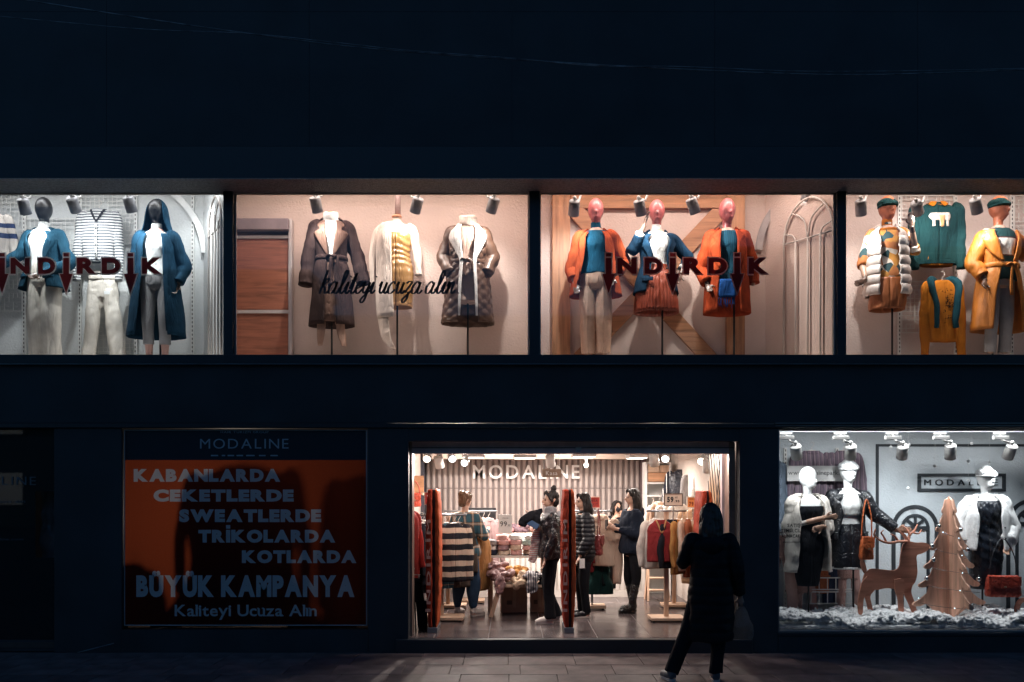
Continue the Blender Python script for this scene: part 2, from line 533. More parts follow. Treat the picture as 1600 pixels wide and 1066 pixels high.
# entrance header and rail
MB().box2((X(639), -.045, 2.302), (X(1154), .12, 2.444)).build('entrance_lintel', M_dark, B)
M_rail = mat('entrance_rail', (.72, .56, .56), .5, metal=.0, var=.15, bump=.05)
MB().box2((X(641), .13, 2.17), (X(1152), .20, 2.34)).build('shutter_rail', M_rail, B, bevel=.006)
MB().box2((X(641), .122, 2.232), (X(1152), .129, 2.240)).build('rail_groove', M_dark2, B)
# jambs
M_jamb = mat('jamb_metal', (.42, .30, .25), .35, metal=.6, var=.2, bump=.05)
MB().box2((X(638.5), .125, .155), (X(642), .34, 2.30)).build('door_jamb', M_jamb, B)
MB().box2((X(1143), .125, .155), (X(1153), .34, 2.30)).build('door_jamb', M_jamb, B, bevel=.006)
MB().box2((X(1139), .345, .155), (X(1151), .42, 2.30)).build('door_jamb', M_rail, B, bevel=.004)
MB().box2((X(620), -.09, -.005), (X(1173), .02, .148)).build('entrance_step', M_dark2, B, bevel=.008)
# banner bay and right window base
MB().box2((X(193), -.055, .0), (X(576), .12, Zp(983))).build('base_wall', M_dark, B)
MB().box2((X(193), -.055, Zp(669)), (X(576), .12, 2.444)).build('bay_head', M_dark, B)
MB().box2((X(1214), -.055, .0), (XR, .12, Zp(993))).build('base_wall', M_dark, B)
MB().box2((X(1214), -.066, Zp(992)), (XR, .10, Zp(988))).build('window_sill', M_dark2, B)
MB().box2((X(1214), -.02, Zp(671)), (XR, .12, 2.444)).build('bay_head', M_dark, B)
MB().box2((X(1214.5), -.03, Zp(988) + .002), (X(1216.5), .03, Zp(671))).build('window_frame', M_trim, B)

# ends of the building beyond the picture, back and roof
for a, b in ((XL, X(-120)), (X(1720), XR)):
    MB().box2((a, -.03, 3.236), (b, .12, 5.029)).build('end_wall', M_dark, B)
    MB().box2((min(a, b) + (0 if a > 0 else b - a - .1), .121, 3.236), (min(a, b) + (.1 if a > 0 else b - a), 1.24, 5.498)).build('end_wall', M_dark, B)
MB().box2((X(1720), -.05, .0), (XR, .12, 2.444)).build('end_wall', M_dark, B)
MB().box2((X(1720), .121, .0), (X(1720) + .1, 1.4, 2.70)).build('end_wall', M_dark, B)
MB().box2((XL, -.05, .0), (X(-132), .12, 2.444)).build('end_wall', M_dark, B)
MB().box2((XL, 5.5, .0), (XR, 5.6, 9.6)).build('rear_wall', M_dark, B)
for x in (XL, XR - .1): MB().box2((x, .13, .0), (x + .1, 5.5, 9.6)).build('gable_wall', M_dark, B)
MB().box2((XL, -.4, 9.602), (XR, 5.6, 9.7)).build('roof', M_dark2, B)

# the row of houses across the street (mirrored faintly in the panes)
for i, (x0, x1, h, nm) in enumerate(((-26, -9, 11, 'tall dark house across the street behind the viewer'), (-8.9, 6, 9, 'low dark house across the street behind the viewer'), (6.1, 26, 12, 'long dark house across the street behind the viewer'))):
    ob = thing('opposite_house', nm, 'house', ((x0 + x1) / 2, -30, 0), 0, 'houses across the street')
    w_ = (x1 - x0) / 2
    MB().box2((-w_, -6, 0), (w_, 0, h)).build('wall', mat('opposite_plaster', (.10, .095, .09), .9), ob)
    MB().box2((-w_ - .2, -6.2, h), (w_ + .2, .3, h + .25)).build('roof_slab', M_dark2, ob)
    for j in range(int(w_ * 2 // 2.6)):
        for k in range(int(h // 3.2)):
            lit = random.random() < .22
            xc, zc_ = -w_ + 1.4 + j * 2.6, 1.7 + k * 3.1
            wn = MB().box2((xc - .65, .0, zc_ - .8), (xc + .65, .06, zc_ + .8)).build('window', M_dark2, ob)
            MB().box2((xc - .55, .061, zc_ - .7), (xc + .55, .07, zc_ + .7)).build('pane', emission('far_lit_window', (1, .72, .42), .12) if lit else mat('far_dark_window', (.02, .025, .03), .15), wn)

# upper windows: mullions, panes, inner frames
bays = [(-120, 350), (365, 827), (843, 1307), (1321, 1720)]
for a, b in ((350, 365), (827, 843), (1307, 1321)):
    MB().box2((X(a), -.03, 3.236), (X(b), .12, 5.029)).build('mullion', M_dark2, B, bevel=.004)
M_glass = glass()
M_frame_light = mat('frame_bead', (.5, .46, .44), .5, var=.1)
def pane(x0, x1, z0, z1, y, name='window'):
    """a framed pane: slim bead round a sheet of glass"""
    fr = MB(); t = .014
    for q in ((x0, z0, x1, z0 + t), (x0, z1 - t, x1, z1), (x0, z0 + t, x0 + t, z1 - t), (x1 - t, z0 + t, x1, z1 - t)):
        fr.box2((q[0], y - .012, q[1]), (q[2], y + .012, q[3]))
    f = fr.build(name, M_frame_light, B)
    MB().box2((x0 + t, y - .003, z0 + t), (x1 - t, y + .003, z1 - t)).build('pane', M_glass, f)
for a, b in bays:
    pane(X(a) + .002, X(b) - .002, Z_W0 + .001, Z_W1 - .001, .05)
pane(X(1217), X(1720), Zp(988) + .003, Zp(671) - .002, .05)

# ------------------------------------------------------------------ display bays upstairs
def plaster(name, col, rough=.9):
    return mat(name, col, rough, var=.08, scale=2.5, bump=.55, bscale=45, bdist=.012)
P1 = plaster('plaster_cool', (.60, .61, .60)); P2 = plaster('plaster_blush', (.66, .52, .46)); P3 = plaster('plaster_rose', (.66, .52, .46)); P4 = plaster('plaster_mauve', (.63, .53, .49))
M_white = mat('white_paint', (.72, .71, .69), .5, var=.06, bump=.08)
BW = 1.1
fl = MB().box2((XL, .06, 3.16), (XR, BW + .2, 3.232)).build('display_floor', mat('display_floor_board', (.72, .66, .62), .55, var=.1), None); tag(fl, kind='structure')
ce = MB().box2((XL, .06, 5.50), (XR, BW + .2, 5.56)).build('display_ceiling', M_white); tag(ce, kind='structure')
hd = MB().box2((XL, .035, 5.0), (XR, .085, 5.498))
def wall_piece(name, mb, m):
    o = mb.build(name, m); tag(o, kind='structure'); return o
wall_piece('display_head_wall', MB().box2((XL, .07, 5.04), (XR, .11, 5.498)), M_white)
def bx(px, y): return at(px, 0, y).x
for nm, pa, pb, m in (('display_wall_first', -260, 313, P1), ('display_wall_second', 315, 835, P2), ('display_wall_third', 835, 1314, P3), ('display_wall_fourth', 1314, 1860, P4)):
    x0 = X(pa); x1 = X(pb)
    wall_piece(nm, MB().box2((x0 + .02, BW, 3.234), (x1 - .02, BW + .15, 5.498)), m)
for pc, m in ((835, P2), (1314, P3)):
    wall_piece('display_partition', MB().box2((X(pc) - .018, .14, 3.234), (X(pc) + .018, BW + .14, 5.498)), m)
# angled walls carrying the arched grilles (bays 1 and 3)
def angled(px0, px1, m):
    a = Vector((X(px0), BW - .002, 0)); b = Vector((X(px1), .18, 0)); d = (b - a); n = Vector((d.y, -d.x, 0)).normalized()
    V = [(a.x, a.y, 3.234), (b.x, b.y, 3.234), (b.x, b.y, 5.498), (a.x, a.y, 5.498)]
    V += [(v[0] - n.x * -.04, v[1] - n.y * -.04, v[2]) for v in V]
    o = MB().add(V, [(0, 1, 2, 3), (7, 6, 5, 4), (0, 4, 5, 1), (1, 5, 6, 2), (2, 6, 7, 3), (3, 7, 4, 0)]).build('display_wall_angled', m)
    tag(o, kind='structure')
    return a, b

# ------------------------------------------------------------------ track spotlights
M_can = mat('spot_can', (.30, .30, .32), .45, var=.1, bump=.04)
M_canw = mat('spot_can_pale', (.66, .65, .63), .45, var=.08, bump=.04)
M_lens = emission('spot_lens', (.9, .97, 1.0), 14)
M_lensw = emission('spot_lens_warm', (1, .86, .66), 14)
def spotlight(loc, target, label, power, col, group, size=118, blend=.9, can=None, lens=None, rail=(.16, 0), L=.165, r=.062, zc=5.50, arm=True, radius=.018, lit=True):
    loc = Vector(loc); tgt = Vector(target)
    t = thing('spotlight', label, 'spotlight', loc, 0, group)
    d = (tgt - loc).normalized()
    q = d.to_track_quat('-Z', 'Y'); M = q.to_matrix()
    can = can or M_can
    # can: hollow cylinder, open toward the target
    prof = [(.012, L / 2 + .004), (r * .93, L / 2), (r, L / 2 - .008), (r, -L / 2), (r * .88, -L / 2), (r * .84, -L / 2 + .02)]
    MB().lathe(prof, n=24, M=M).build('lamp_can', can, t, smooth=True)
    MB().lathe([(.001, .003), (r * .82, .003), (r * .82, 0), (.001, 0)], c=-(M @ Vector((0, 0, L / 2 - .013))) , n=20, M=M).build('lens', lens or M_lens, t)
    # knuckle, arm and rail adapter
    up = M @ Vector((0, 0, L / 2))
    k = up + Vector((0, 0, .035))
    ar = MB(); ar.ell(k, .022); ar.tube([up * .9, k], .012, n=8)
    ar.tube([k, Vector((rail[0] * .55, .02, k.z + .02)), Vector((rail[0], .03, zc - loc.z - .02))] if arm else [k, Vector((k.x, k.y, zc - loc.z - .02))], .012, n=8, m=6)
    ar.build('arm', M_canw, t, smooth=True)
    MB().box((rail[0] if arm else k.x, .03 if arm else k.y, zc - loc.z - .014), (.14, .035, .026)).build('rail_adapter', M_canw, t, bevel=.004)
    if lit:
        li = bpy.data.lights.new('lamp', 'SPOT'); li.energy = power; li.color = col; li.spot_size = R(size); li.spot_blend = blend; li.shadow_soft_size = radius
        lo = bpy.data.objects.new('lamp', li); COL.objects.link(lo); lo.parent = t
        lo.location = d * (L / 2 + .01); lo.rotation_mode = 'QUATERNION'; lo.rotation_quaternion = q
    return t

COOL = (.93, .975, 1.0); NEUT = (1.0, .93, .87); WARM = (1.0, .82, .66)
# (px, py, depth, target px, py, depth, power, colour, rail dx)
UP = [
    (38, 323, .27, 70, 410, .75, 37, COOL, .13, 'first grey spotlight above the black headed mannequin in the cool window'),
    (115, 320, .27, 150, 380, .9, 37, COOL, .16, 'grey spotlight above the hanging striped cardigan'),
    (203, 320, .27, 240, 400, .7, 45, COOL, .16, 'grey spotlight above the hooded blue coat'),
    (310, 290, .50, 318, 400, .95, 29, COOL, -.1, 'small spotlight beside the white arch trim of the cool window'),
    (494, 320, .27, 520, 400, .75, 43, NEUT, .13, 'grey spotlight above the belted brown coat'),
    (651, 321, .27, 620, 400, .75, 49, NEUT, -.14, 'grey spotlight above the gold satin dress'),
    (770, 321, .27, 735, 400, .75, 49, NEUT, -.14, 'grey spotlight above the quilted brown coat'),
    (897, 325, .27, 886, 420, 1.0, 42, COOL, .13, 'spotlight left of the mannequin in orange coat and satin trousers'),
    (1000, 325, .27, 1022, 400, .7, 46, NEUT, .15, 'spotlight beside the raised hand of the blazer mannequin'),
    (1083, 322, .27, 1130, 420, .7, 42, NEUT, .14, 'spotlight before the mannequin in orange wool coat with scarf'),
    (1262, 303, .55, 1225, 390, 1.0, 33, COOL, -.05, 'spotlight over the arched white grille of the rose window'),
    (1345, 325, .27, 1352, 420, .8, 42, NEUT, .13, 'spotlight above the white puffer vest'),
    (1433, 325, .27, 1450, 360, .9, 39, NEUT, .16, 'spotlight in front of the hanging green sweatshirt'),
    (1525, 322, .27, 1550, 400, .75, 42, NEUT, .13, 'spotlight beside the mannequin in the yellow coat'),
]
for px, py, y, tx, ty, tyd, pw, c, rdx, lab in UP:
    spotlight(at(px, py, y), at(tx, ty + 38, tyd), lab, pw, c, 'spotlights over the upper windows', rail=(rdx, 0), can=M_can)
# track rails
M_railw = mat('track_rail', (.7, .69, .67), .4, var=.05)
for a, b in ((-40, 345), (370, 822), (848, 1302), (1326, 1640)):
    o = MB().box2((X(a), .285, 5.478), (X(b), .32, 5.499)).build('track_rail', M_railw)
    tag(o, 'white spotlight track on the ceiling of the %s upper window' % {-40: 'cool first', 370: 'second', 848: 'third', 1326: 'last'}[a], 'track rail', 'spotlight tracks upstairs')

# unseen fill lamps added on the display ceilings to brighten walls and figures
def fill_strip(px0, px1, y, z, label, power, col, group='added fill lamps of the display windows', width=.08):
    x0, x1 = X(px0), X(px1)
    t = thing('added_fill_lamp', label, 'ceiling lamp', ((x0 + x1) / 2, y, z), 0, group)
    L = x1 - x0
    MB().box((0, 0, -.012), (L, width + .03, .024)).build('housing', M_canw, t)
    MB().box((0, 0, -.028), (L - .03, width, .006)).build('diffuser', emission('lamp_diffuser', (1, .97, .93), 3.0), t)
    li = bpy.data.lights.new('lamp', 'AREA'); li.shape = 'RECTANGLE'; li.size = L - .05; li.size_y = width; li.energy = power; li.color = col
    lo = bpy.data.objects.new('lamp', li); COL.objects.link(lo); lo.parent = t; lo.location = (0, 0, -.034)
    return t
for a, b, c, pw, lab in ((-120, 330, (.95, .96, 1.0), 27, 'added fill lamp on the ceiling of the cool first window'), (380, 812, (1, .80, .71), 40, 'added fill lamp above the three dressed torsos'), (858, 1250, (1, .80, .71), 34, 'added fill lamp above the three pink headed mannequins'), (1335, 1720, (1, .81, .73), 28, 'added fill lamp on the ceiling of the last window')):
    fill_strip(a, b, .36, 5.498, lab, pw, c)
# ------------------------------------------------------------------ figures and clothing
TR = np.array([(.80, .112, .085), (.88, .166, .110), (.96, .164, .110), (1.05, .138, .096), (1.12, .122, .088), (1.20, .130, .098), (1.28, .146, .116), (1.35, .158, .106), (1.41, .152, .088), (1.45, .100, .072), (1.49, .058, .058)])
def prof(z):
    return np.interp(z, TR[:, 0], TR[:, 1]), np.interp(z, TR[:, 0], TR[:, 2])
SH = .158
def pose(l=None, r=None, legs=None):
    """l / r: (elbow, wrist) of the arm on the -x / +x side; legs: {side: (hip, knee, ankle, toe)}"""
    J = {'el': {}, 'wr': {}, 'sh': {-1: Vector((-SH, 0, 1.40)), 1: Vector((SH, 0, 1.40))}}
    for s, a in ((-1, l), (1, r)):
        e, w = a if a else ((s * .215, .02, 1.12), (s * .235, -.03, .88))
        J['el'][s] = Vector(e); J['wr'][s] = Vector(w)
    J['legs'] = {s: [Vector(q) for q in ((s * .085, 0, .88), (s * .09, -.015, .48), (s * .085, .02, .09), (s * .10, -.14, .035))] for s in (-1, 1)}
    if legs: J['legs'].update({s: [Vector(q) for q in v] for s, v in legs.items()})
    return J

def hand_into(mb, w, d, nrm=None, curl=.35, k=1.0):
    """palm, four unequal bent fingers, thumb from the side of the palm"""
    w = Vector(w); d = Vector(d).normalized()
    n = Vector(nrm) if nrm is not None else Vector((0, -1, 0))
    n = (n - d * n.dot(d))
    n = n.normalized() if n.length > 1e-3 else Vector((1, 0, 0))
    s = d.cross(n).normalized()
    mb.tube([w - d * .02, w + d * .02 * k, w + d * .06 * k, w + d * .092 * k], [.024, .030 * k, .037 * k, .030 * k], n=12, m=8, flat=.45, flat_dir=n)
    for o, L in ((-.027, .058), (-.009, .070), (.009, .066), (.027, .050)):
        p = w + d * .085 * k + s * o * k; q = [p]; dd = d.copy()
        for j in range(3):
            dd = (dd + n * curl * (.5 + .5 * j)).normalized(); q.append(q[-1] + dd * L * k / 3)
        mb.tube(q, [.0092 * k, .0088 * k, .008 * k, .0062 * k], n=8, m=8)
    p = w + d * .03 * k - s * .026 * k
    mb.tube([p, p + (d * .7 - s * .7 + n * .2).normalized() * .035 * k, p + (d * 1.3 - s * .8 + n * .7).normalized() * .068 * k], [.012 * k, .010 * k, .007 * k], n=8, m=7)

class Fig:
    def __init__(self, name, label, cat, loc, rz=0, group=None, k=1.0, J=None):
        self.t = thing(name, label, cat, loc, rz, group); self.t.scale = (k, k, k)
        self.J = J or pose(); self.k = k; self.seed = abs(hash(label)) % 1000 if False else sum(map(ord, label)) % 997
    # ---- bodies
    def body(self, m, legs=True, arms=(-1, 1), hands=False, neck=True, head=None, feet=True, voxel=.010, torso0=.80, yaw=0):
        J = self.J; mb = MB()
        mb.loft([(z, a, b) for z, a, b in TR if z >= torso0 - 1e-6], n=24, m=26)
        if neck: mb.tube([(0, .01, 1.44), (0, 0, 1.56)], [.055, .047], n=14, m=5)
        for s in arms:
            mb.tube([J['sh'][s] + Vector((-s * .03, 0, .005)), J['sh'][s], J['sh'][s].lerp(J['el'][s], .5), J['el'][s], J['el'][s].lerp(J['wr'][s], .4), J['wr'][s]], [.05, .052, .044, .036, .036, .024], n=12, m=22)
            if hands: hand_into(mb, J['wr'][s], (J['wr'][s] - J['el'][s]) if ('hd', s) not in J else J[('hd', s)], J.get(('hn', s)))
        if legs:
            for s in (-1, 1):
                h, kn, an, to = J['legs'][s]
                mb.tube([h + Vector((0, 0, .04)), h, h.lerp(kn, .5), kn, kn.lerp(an, .35), an], [.085, .088, .073, .052, .055, .034], n=14, m=26)
                if feet:
                    mb.tube([an + Vector((0, .035, -.04)), an + Vector((0, 0, -.045)), an.lerp(to, .6) + Vector((0, 0, -.01)), to], [.032, .038, .036, .022], n=10, m=10)
        if head == 'person':
            self.head_into(mb, yaw)
        return fuse(mb, 'body', m, self.t, voxel, 3)
    def head_into(self, mb, yaw=0):
        c, s = math.cos(yaw), math.sin(yaw)
        def h(p): return (p[0] * c - p[1] * s, p[0] * s + p[1] * c, p[2])
        M = Matrix.Rotation(yaw, 3, 'Z')
        mb.ell(h((0, .012, 1.665)), (.074, .092, .10), M=M)
        mb.ell(h((0, -.022, 1.615)), (.058, .066, .078), M=M)
        mb.ell(h((0, -.05, 1.572)), (.03, .03, .024), M=M)
        mb.tube([h((0, -.088, 1.655)), h((0, -.108, 1.622)), h((0, -.088, 1.613))], [.010, .015, .010], n=8, m=6)
        for q in (-1, 1):
            mb.ell(h((q * .074, .012, 1.63)), (.012, .02, .03), M=M)
        mb.ell(h((0, -.088, 1.588)), (.022, .012, .010), M=M)
    def face(self, yaw=0, brow=None, lip=None):
        c, s = math.cos(yaw), math.sin(yaw)
        def h(p): return (p[0] * c - p[1] * s, p[0] * s + p[1] * c, p[2])
        M = Matrix.Rotation(yaw, 3, 'Z')
        for q in (-1, 1):
            MB().ell(h((q * .031, -.078, 1.645)), (.013, .010, .008), 10, 8, M=M).build('eye', M_eye, self.t, True)
            MB().ell(h((q * .032, -.083, 1.664)), (.019, .008, .004), 10, 6, M=M).build('eyebrow', brow or M_hair_black, self.t, True)
        MB().ell(h((0, -.097, 1.588)), (.021, .009, .008), 10, 8, M=M).build('mouth', lip or M_lip, self.t, True)
    def egg_head(self, m, turn=0, tilt=0, neck=True, face=True):
        mb = MB()
        M = Matrix.Rotation(turn, 3, 'Z')
        mb.ell((0, -.005, 1.675), (.078, .096, .112), 24, 18, M=M); mb.ell(M @ Vector((0, -.028, 1.625)), (.058, .066, .085), M=M)
        if face:
            mb.tube([M @ Vector((0, -.082, 1.66)), M @ Vector((0, -.104, 1.63)), M @ Vector((0, -.086, 1.618))], [.010, .014, .01], n=8, m=6)
            mb.ell(M @ Vector((0, -.088, 1.592)), (.018, .010, .010))
        if neck: mb.tube([(0, .005, 1.47), (0, 0, 1.60)], [.048, .046], n=16, m=6)
        o = fuse(mb, 'head', m, self.t, .008, 4)
        z = np.empty(len(o.data.vertices) * 3); o.data.vertices.foreach_get('co', z); z = z.reshape(-1, 3); w = np.clip((z[:, 2] - 1.50) / .06, 0, 1)[:, None]
        z = z * (1 - w) + w * ((z - np.array([0, 0, 1.54])) * 1.13 + np.array([0, 0, 1.54])); o.data.vertices.foreach_set('co', z.ravel()); o.data.update()
        return o
    def hands(self, m, sides=(-1, 1), curl=.35):
        J = self.J
        for s in sides:
            mb = MB(); d = J.get(('hd', s), J['wr'][s] - J['el'][s])
            f = J['wr'][s] - (J['wr'][s] - J['el'][s]).normalized() * .07
            mb.tube([f, J['wr'][s]], [.03, .024], n=10, m=5)
            hand_into(mb, J['wr'][s], d, J.get(('hn', s)), curl)
            fuse(mb, 'hand', m, self.t, .0055, 2)
    def pole(self, z0, z1, x=0, y=.03, m=None, r=.011, base=True):
        mb = MB(); mb.tube([(x, y, z0), (x, y, z1)], r, n=10)
        mb.build('stand_pole', m or M_black_metal, self.t, True)
        if base: MB().lathe([(.15, 0), (.15, .008), (.14, .014), (.02, .016), (.018, .03)], (x, y, z0), 28).build('stand_base', m or M_black_metal, self.t, True)
    # ---- clothes
    def top(self, m, z0, z1=1.455, e=.012, sleeves={}, sr=(.058, .048, .036), turtle=0, amp=.003, name='top', freq=22, voxel=.010, flare=0., stretch=(1, 1, .5), fn=None, shrink=None, cowl=False):
        mb = MB(); rr = []
        zs = np.linspace(z0, z1, 12)
        for z in zs:
            a, b = prof(z); w = flare * (z1 - z)
            rr.append((z, a + e + w, b + e + w))
        if not flare: a, b = prof(z0); rr[0] = (z0, a + .004, b + .004)
        mb.loft(rr, n=28, m=30)
        J = self.J
        for s, fr in sleeves.items():
            p = [J['sh'][s] + Vector((-s * .04, 0, .0)), J['sh'][s] + Vector((s * .0, 0, -.005)), J['sh'][s].lerp(J['el'][s], .55), J['el'][s]]
            q = [sr[0] * .95, sr[0], (sr[0] + sr[1]) / 2, sr[1]]
            if fr > 1:
                p += [J['el'][s].lerp(J['wr'][s], (fr - 1) * .5), J['el'][s].lerp(J['wr'][s], fr - 1)]; q += [(sr[1] + sr[2]) / 2, sr[2]]
            else:
                p[3] = J['sh'][s].lerp(J['el'][s], fr)
            mb.tube(p, q, n=14, m=26)
        if turtle:
            mb.tube([(0, .008, 1.43), (0, .004, 1.47), (0, 0, 1.47 + turtle)], [.075, .060, .056], n=18, m=8)
        if cowl:
            for i in range(3):
                a = np.linspace(0, 2 * PI, 24)
                mb.tube([(.075 * math.cos(t) * (1 - .08 * i), .07 * math.sin(t), 1.475 + .028 * i + .012 * math.sin(t * 2 + i)) for t in a], .026, n=8, caps=False)
        return fuse(mb, name, m, self.t, voxel, 3, amp, freq, stretch, self.seed, fn)
    def trousers(self, m, hem=.10, w=(.098, .085, .075, .075), waist=1.08, amp=.006, name='trousers', crease=.0, e=.016, freq=16, cuff=None, voxel=.010, stretch=(1, 1, .22), fn=None):
        mb = MB(); zs = np.linspace(.82, waist, 7); rr = []
        for z in zs:
            a, b = prof(z); q_ = min(1., .94 + (z - .82) * 1.2); rr.append((z, (a + e) * q_, (b + e) * (q_ * .6 + .4)))
        mb.loft(rr, n=26, m=14)
        for s in (-1, 1):
            h, kn, an, to = self.J['legs'][s]
            b = kn.lerp(an, (kn.z - hem) / max(.01, kn.z - an.z)) if hem < kn.z else h.lerp(kn, (h.z - hem) / (h.z - kn.z))
            if hem < kn.z:
                p = [h + Vector((0, 0, .05)), h, h.lerp(kn, .5), kn, kn.lerp(b, .5), b]
                q = [w[0] * .95, w[0], (w[0] + w[1]) / 2, w[1], w[2], w[3]]
            else:
                p = [h + Vector((0, 0, .05)), h, h.lerp(b, .5), b]; q = [w[0] * .95, w[0], w[0], w[1]]
            mb.tube(p, q, n=16, m=28)
            if cuff: mb.tube([b + Vector((0, 0, .012)), b - Vector((0, 0, .03))], [cuff, cuff * .95], n=14, m=4)
        f2 = None
        if crease:
            def f2(p):
                d = np.zeros(len(p))
                for s in (-1, 1):
                    c = np.interp(p[:, 2], [self.J['legs'][s][2].z, self.J['legs'][s][1].z, self.J['legs'][s][0].z], [self.J['legs'][s][2].x, self.J['legs'][s][1].x, self.J['legs'][s][0].x])
                    d += crease * np.exp(-((p[:, 0] - c) / .012) ** 2) * (p[:, 1] < 0) * (p[:, 2] < .95)
                return d
        return fuse(mb, name, m, self.t, voxel, 3, amp, freq, stretch, self.seed + 3, f2)
    def shell(self, rings, m, name, gap=None, n=64, mm=44, fn=None, amp=.009, freq=17, thick=.0035, power=2.3, stretch=(1, 1, .12), grow=True, off=0, parent=None):
        """open-fronted (gap) or closed tube of cloth: rings (z, rx, ry[, cx, cy])"""
        rr = [tuple(r) + (0,) * (5 - len(r)) for r in rings]
        q = crom(rr, mm)
        gz = None
        if gap: gz = np.array(sorted(gap)); 
        V = []; z_hi, z_lo = q[:, 0].max(), q[:, 0].min()
        th_all = []
        for z, rx, ry, cx, cy in q:
            g = R(np.interp(z, gz[:, 0], gz[:, 1])) if gap else 0
            th = np.linspace(g, 2 * PI - g, n)
            sx, cs = np.sin(th), np.cos(th)
            x = cx + rx * np.sign(sx) * np.abs(sx) ** (2 / power); y = cy - ry * np.sign(cs) * np.abs(cs) ** (2 / power)
            V.append(np.c_[x, y, np.full(n, z)]); th_all.append(th)
        V = np.vstack(V); TH = np.concatenate(th_all)
        cen = np.repeat(q[:, 3:5], n, axis=0)
        rad = V[:, :2] - cen; L = np.linalg.norm(rad, axis=1)[:, None] + 1e-6; nrm = rad / L
        d = wrinkle(V, amp, freq, stretch, self.seed + 5 + off)
        if grow: d = d * (.25 + 1.0 * (z_hi - V[:, 2]) / max(.01, z_hi - z_lo))
        if fn: d = d + fn(TH, V[:, 2], V)
        V[:, :2] += nrm * d[:, None]
        F = [(i * n + a, i * n + a + 1, (i + 1) * n + a + 1, (i + 1) * n + a) for i in range(len(q) - 1) for a in range(n - 1)]
        mb = MB(); mb.add(V, F)
        self.last = q
        return mb.build(name, m, parent or self.t, True, solid=thick)
    def sleeve(self, s, m, rad=(.072, .064, .056, .05), frac=1.0, amp=.005, freq=26, name='sleeve', fn=None, top=.0, parent=None):
        J = self.J; a, e, w = J['sh'][s], J['el'][s], J['wr'][s]
        w2 = e.lerp(w, frac)
        d0 = (e - a).normalized()
        p = np.array([a + Vector((-s * .045, 0, .004 + top)), a + Vector((s * .012, 0, -.012 + top)), a.lerp(e, .5), e, e.lerp(w2, .5), w2])
        q = [rad[0] * .72, rad[0], (rad[0] + rad[1]) / 2, rad[1], rad[2], rad[3]]
        mb = MB(); mb.tube(p, q, n=18, m=40)
        V = mb.v[0]; c = np.repeat(crom(p, 40), 18, axis=0); nr = V - c; nr /= np.linalg.norm(nr, axis=1)[:, None] + 1e-6
        d = wrinkle(V, amp, freq, (.6, .6, 1.2), self.seed + (s + 2) * 7)
        if fn: d = d + fn(V)
        mb.v[0] = V + nr * d[:, None]
        return mb.build(name, m, parent or self.t, True)
    def front(self, rows, m, name, off=.012, cols=7, thick=.0035, rings=None, back=False, amp=.003, parent=None):
        """cloth lying on the front of the garment: rows (z, x0, x1[, extra offset])"""
        rg = np.array(sorted([(r[0], r[1], r[2]) for r in (rings if rings is not None else self.rings)]))
        V = []; q = crom([tuple(r) + (0,) * (4 - len(r)) for r in rows], max(len(rows) * 3, 8))
        for z, x0, x1, ex in q:
            rx = np.interp(z, rg[:, 0], rg[:, 1]); ry = np.interp(z, rg[:, 0], rg[:, 2])
            for x in np.linspace(x0, x1, cols):
                u = min(.97, abs(x) / max(rx, .02)); y = -ry * (1 - u ** 2.3) ** (1 / 2.3)
                V.append((x, (y - off - ex) * (-1 if back else 1), z))
        V = np.array(V); V[:, 1] += wrinkle(V, amp, 30, (1, 1, .3), self.seed + 9)
        F = [(i * cols + a, i * cols + a + 1, (i + 1) * cols + a + 1, (i + 1) * cols + a) for i in range(len(q) - 1) for a in range(cols - 1)]
        mb = MB(); mb.add(V, F)
        return mb.build(name, m, parent or self.t, True, solid=thick)
    def coat(self, m, rings, gap, name='coat', **kw):
        self.rings = rings
        return self.shell(rings, m, name, gap, **kw)
    def collar(self, m, r=.085, z=1.44, h=.07, gap=50, flare=.03, name='collar', cy=.01, parent=None):
        return self.shell([(z, r, r * .85, 0, cy), (z + h * .6, r + flare * .2, r * .85 + flare * .2, 0, cy + .004), (z + h, r + flare * .5, r * .85 + flare * .5, 0, cy + .01), (z + h * .55, r + flare * 1.2, r * .85 + flare * 1.2, 0, cy + .012)], m, name, [(z - 1, gap), (z + 1, gap)], 36, 14, amp=.002, thick=.005, parent=parent)
    def belt(self, m, z, rx, ry, h=.035, knot=0., tails=(.30, .26), parent=None):
        b = self.shell([(z - h / 2, rx, ry), (z, rx + .004, ry + .004), (z + h / 2, rx, ry)], m, 'belt', None, 48, 6, amp=.001, thick=.006, parent=parent)
        if knot is not None:
            mb = MB(); mb.ell((knot, -ry - .022, z), (.034, .022, .024)); mb.tube([(knot, -ry - .025, z), (knot - .06, -ry - .02, z + .012), (knot - .085, -ry - .01, z - .01)], [.012, .018, .01], n=8, m=8, flat=.6)
            mb.build('belt_knot', m, self.t, True)
            for i, L in enumerate(tails):
                x = knot + (.03 if i else -.025)
                self.front([(z, x - .016, x + .016), (z - L * .5, x - .018 + (.02 if i else -.02), x + .018 + (.02 if i else -.02)), (z - L, x - .02 + (.03 if i else -.02), x + .02 + (.03 if i else -.02))], m, 'belt_tail', .022, 4, rings=[(z - L - .1, rx + .02, ry + .01), (z + .1, rx, ry)])
        return b
    def buttons(self, m, pts, r=.010):
        for x, z in pts:
            rg = np.array(sorted([(q[0], q[1], q[2]) for q in self.rings])); rx = np.interp(z, rg[:, 0], rg[:, 1]); ry = np.interp(z, rg[:, 0], rg[:, 2])
            u = min(.97, abs(x) / rx); y = -ry * (1 - u ** 2.3) ** (1 / 2.3)
            MB().ell((x, y - .022, z), (r, r * .5, r), 10, 8).build('button', m, self.t, True)

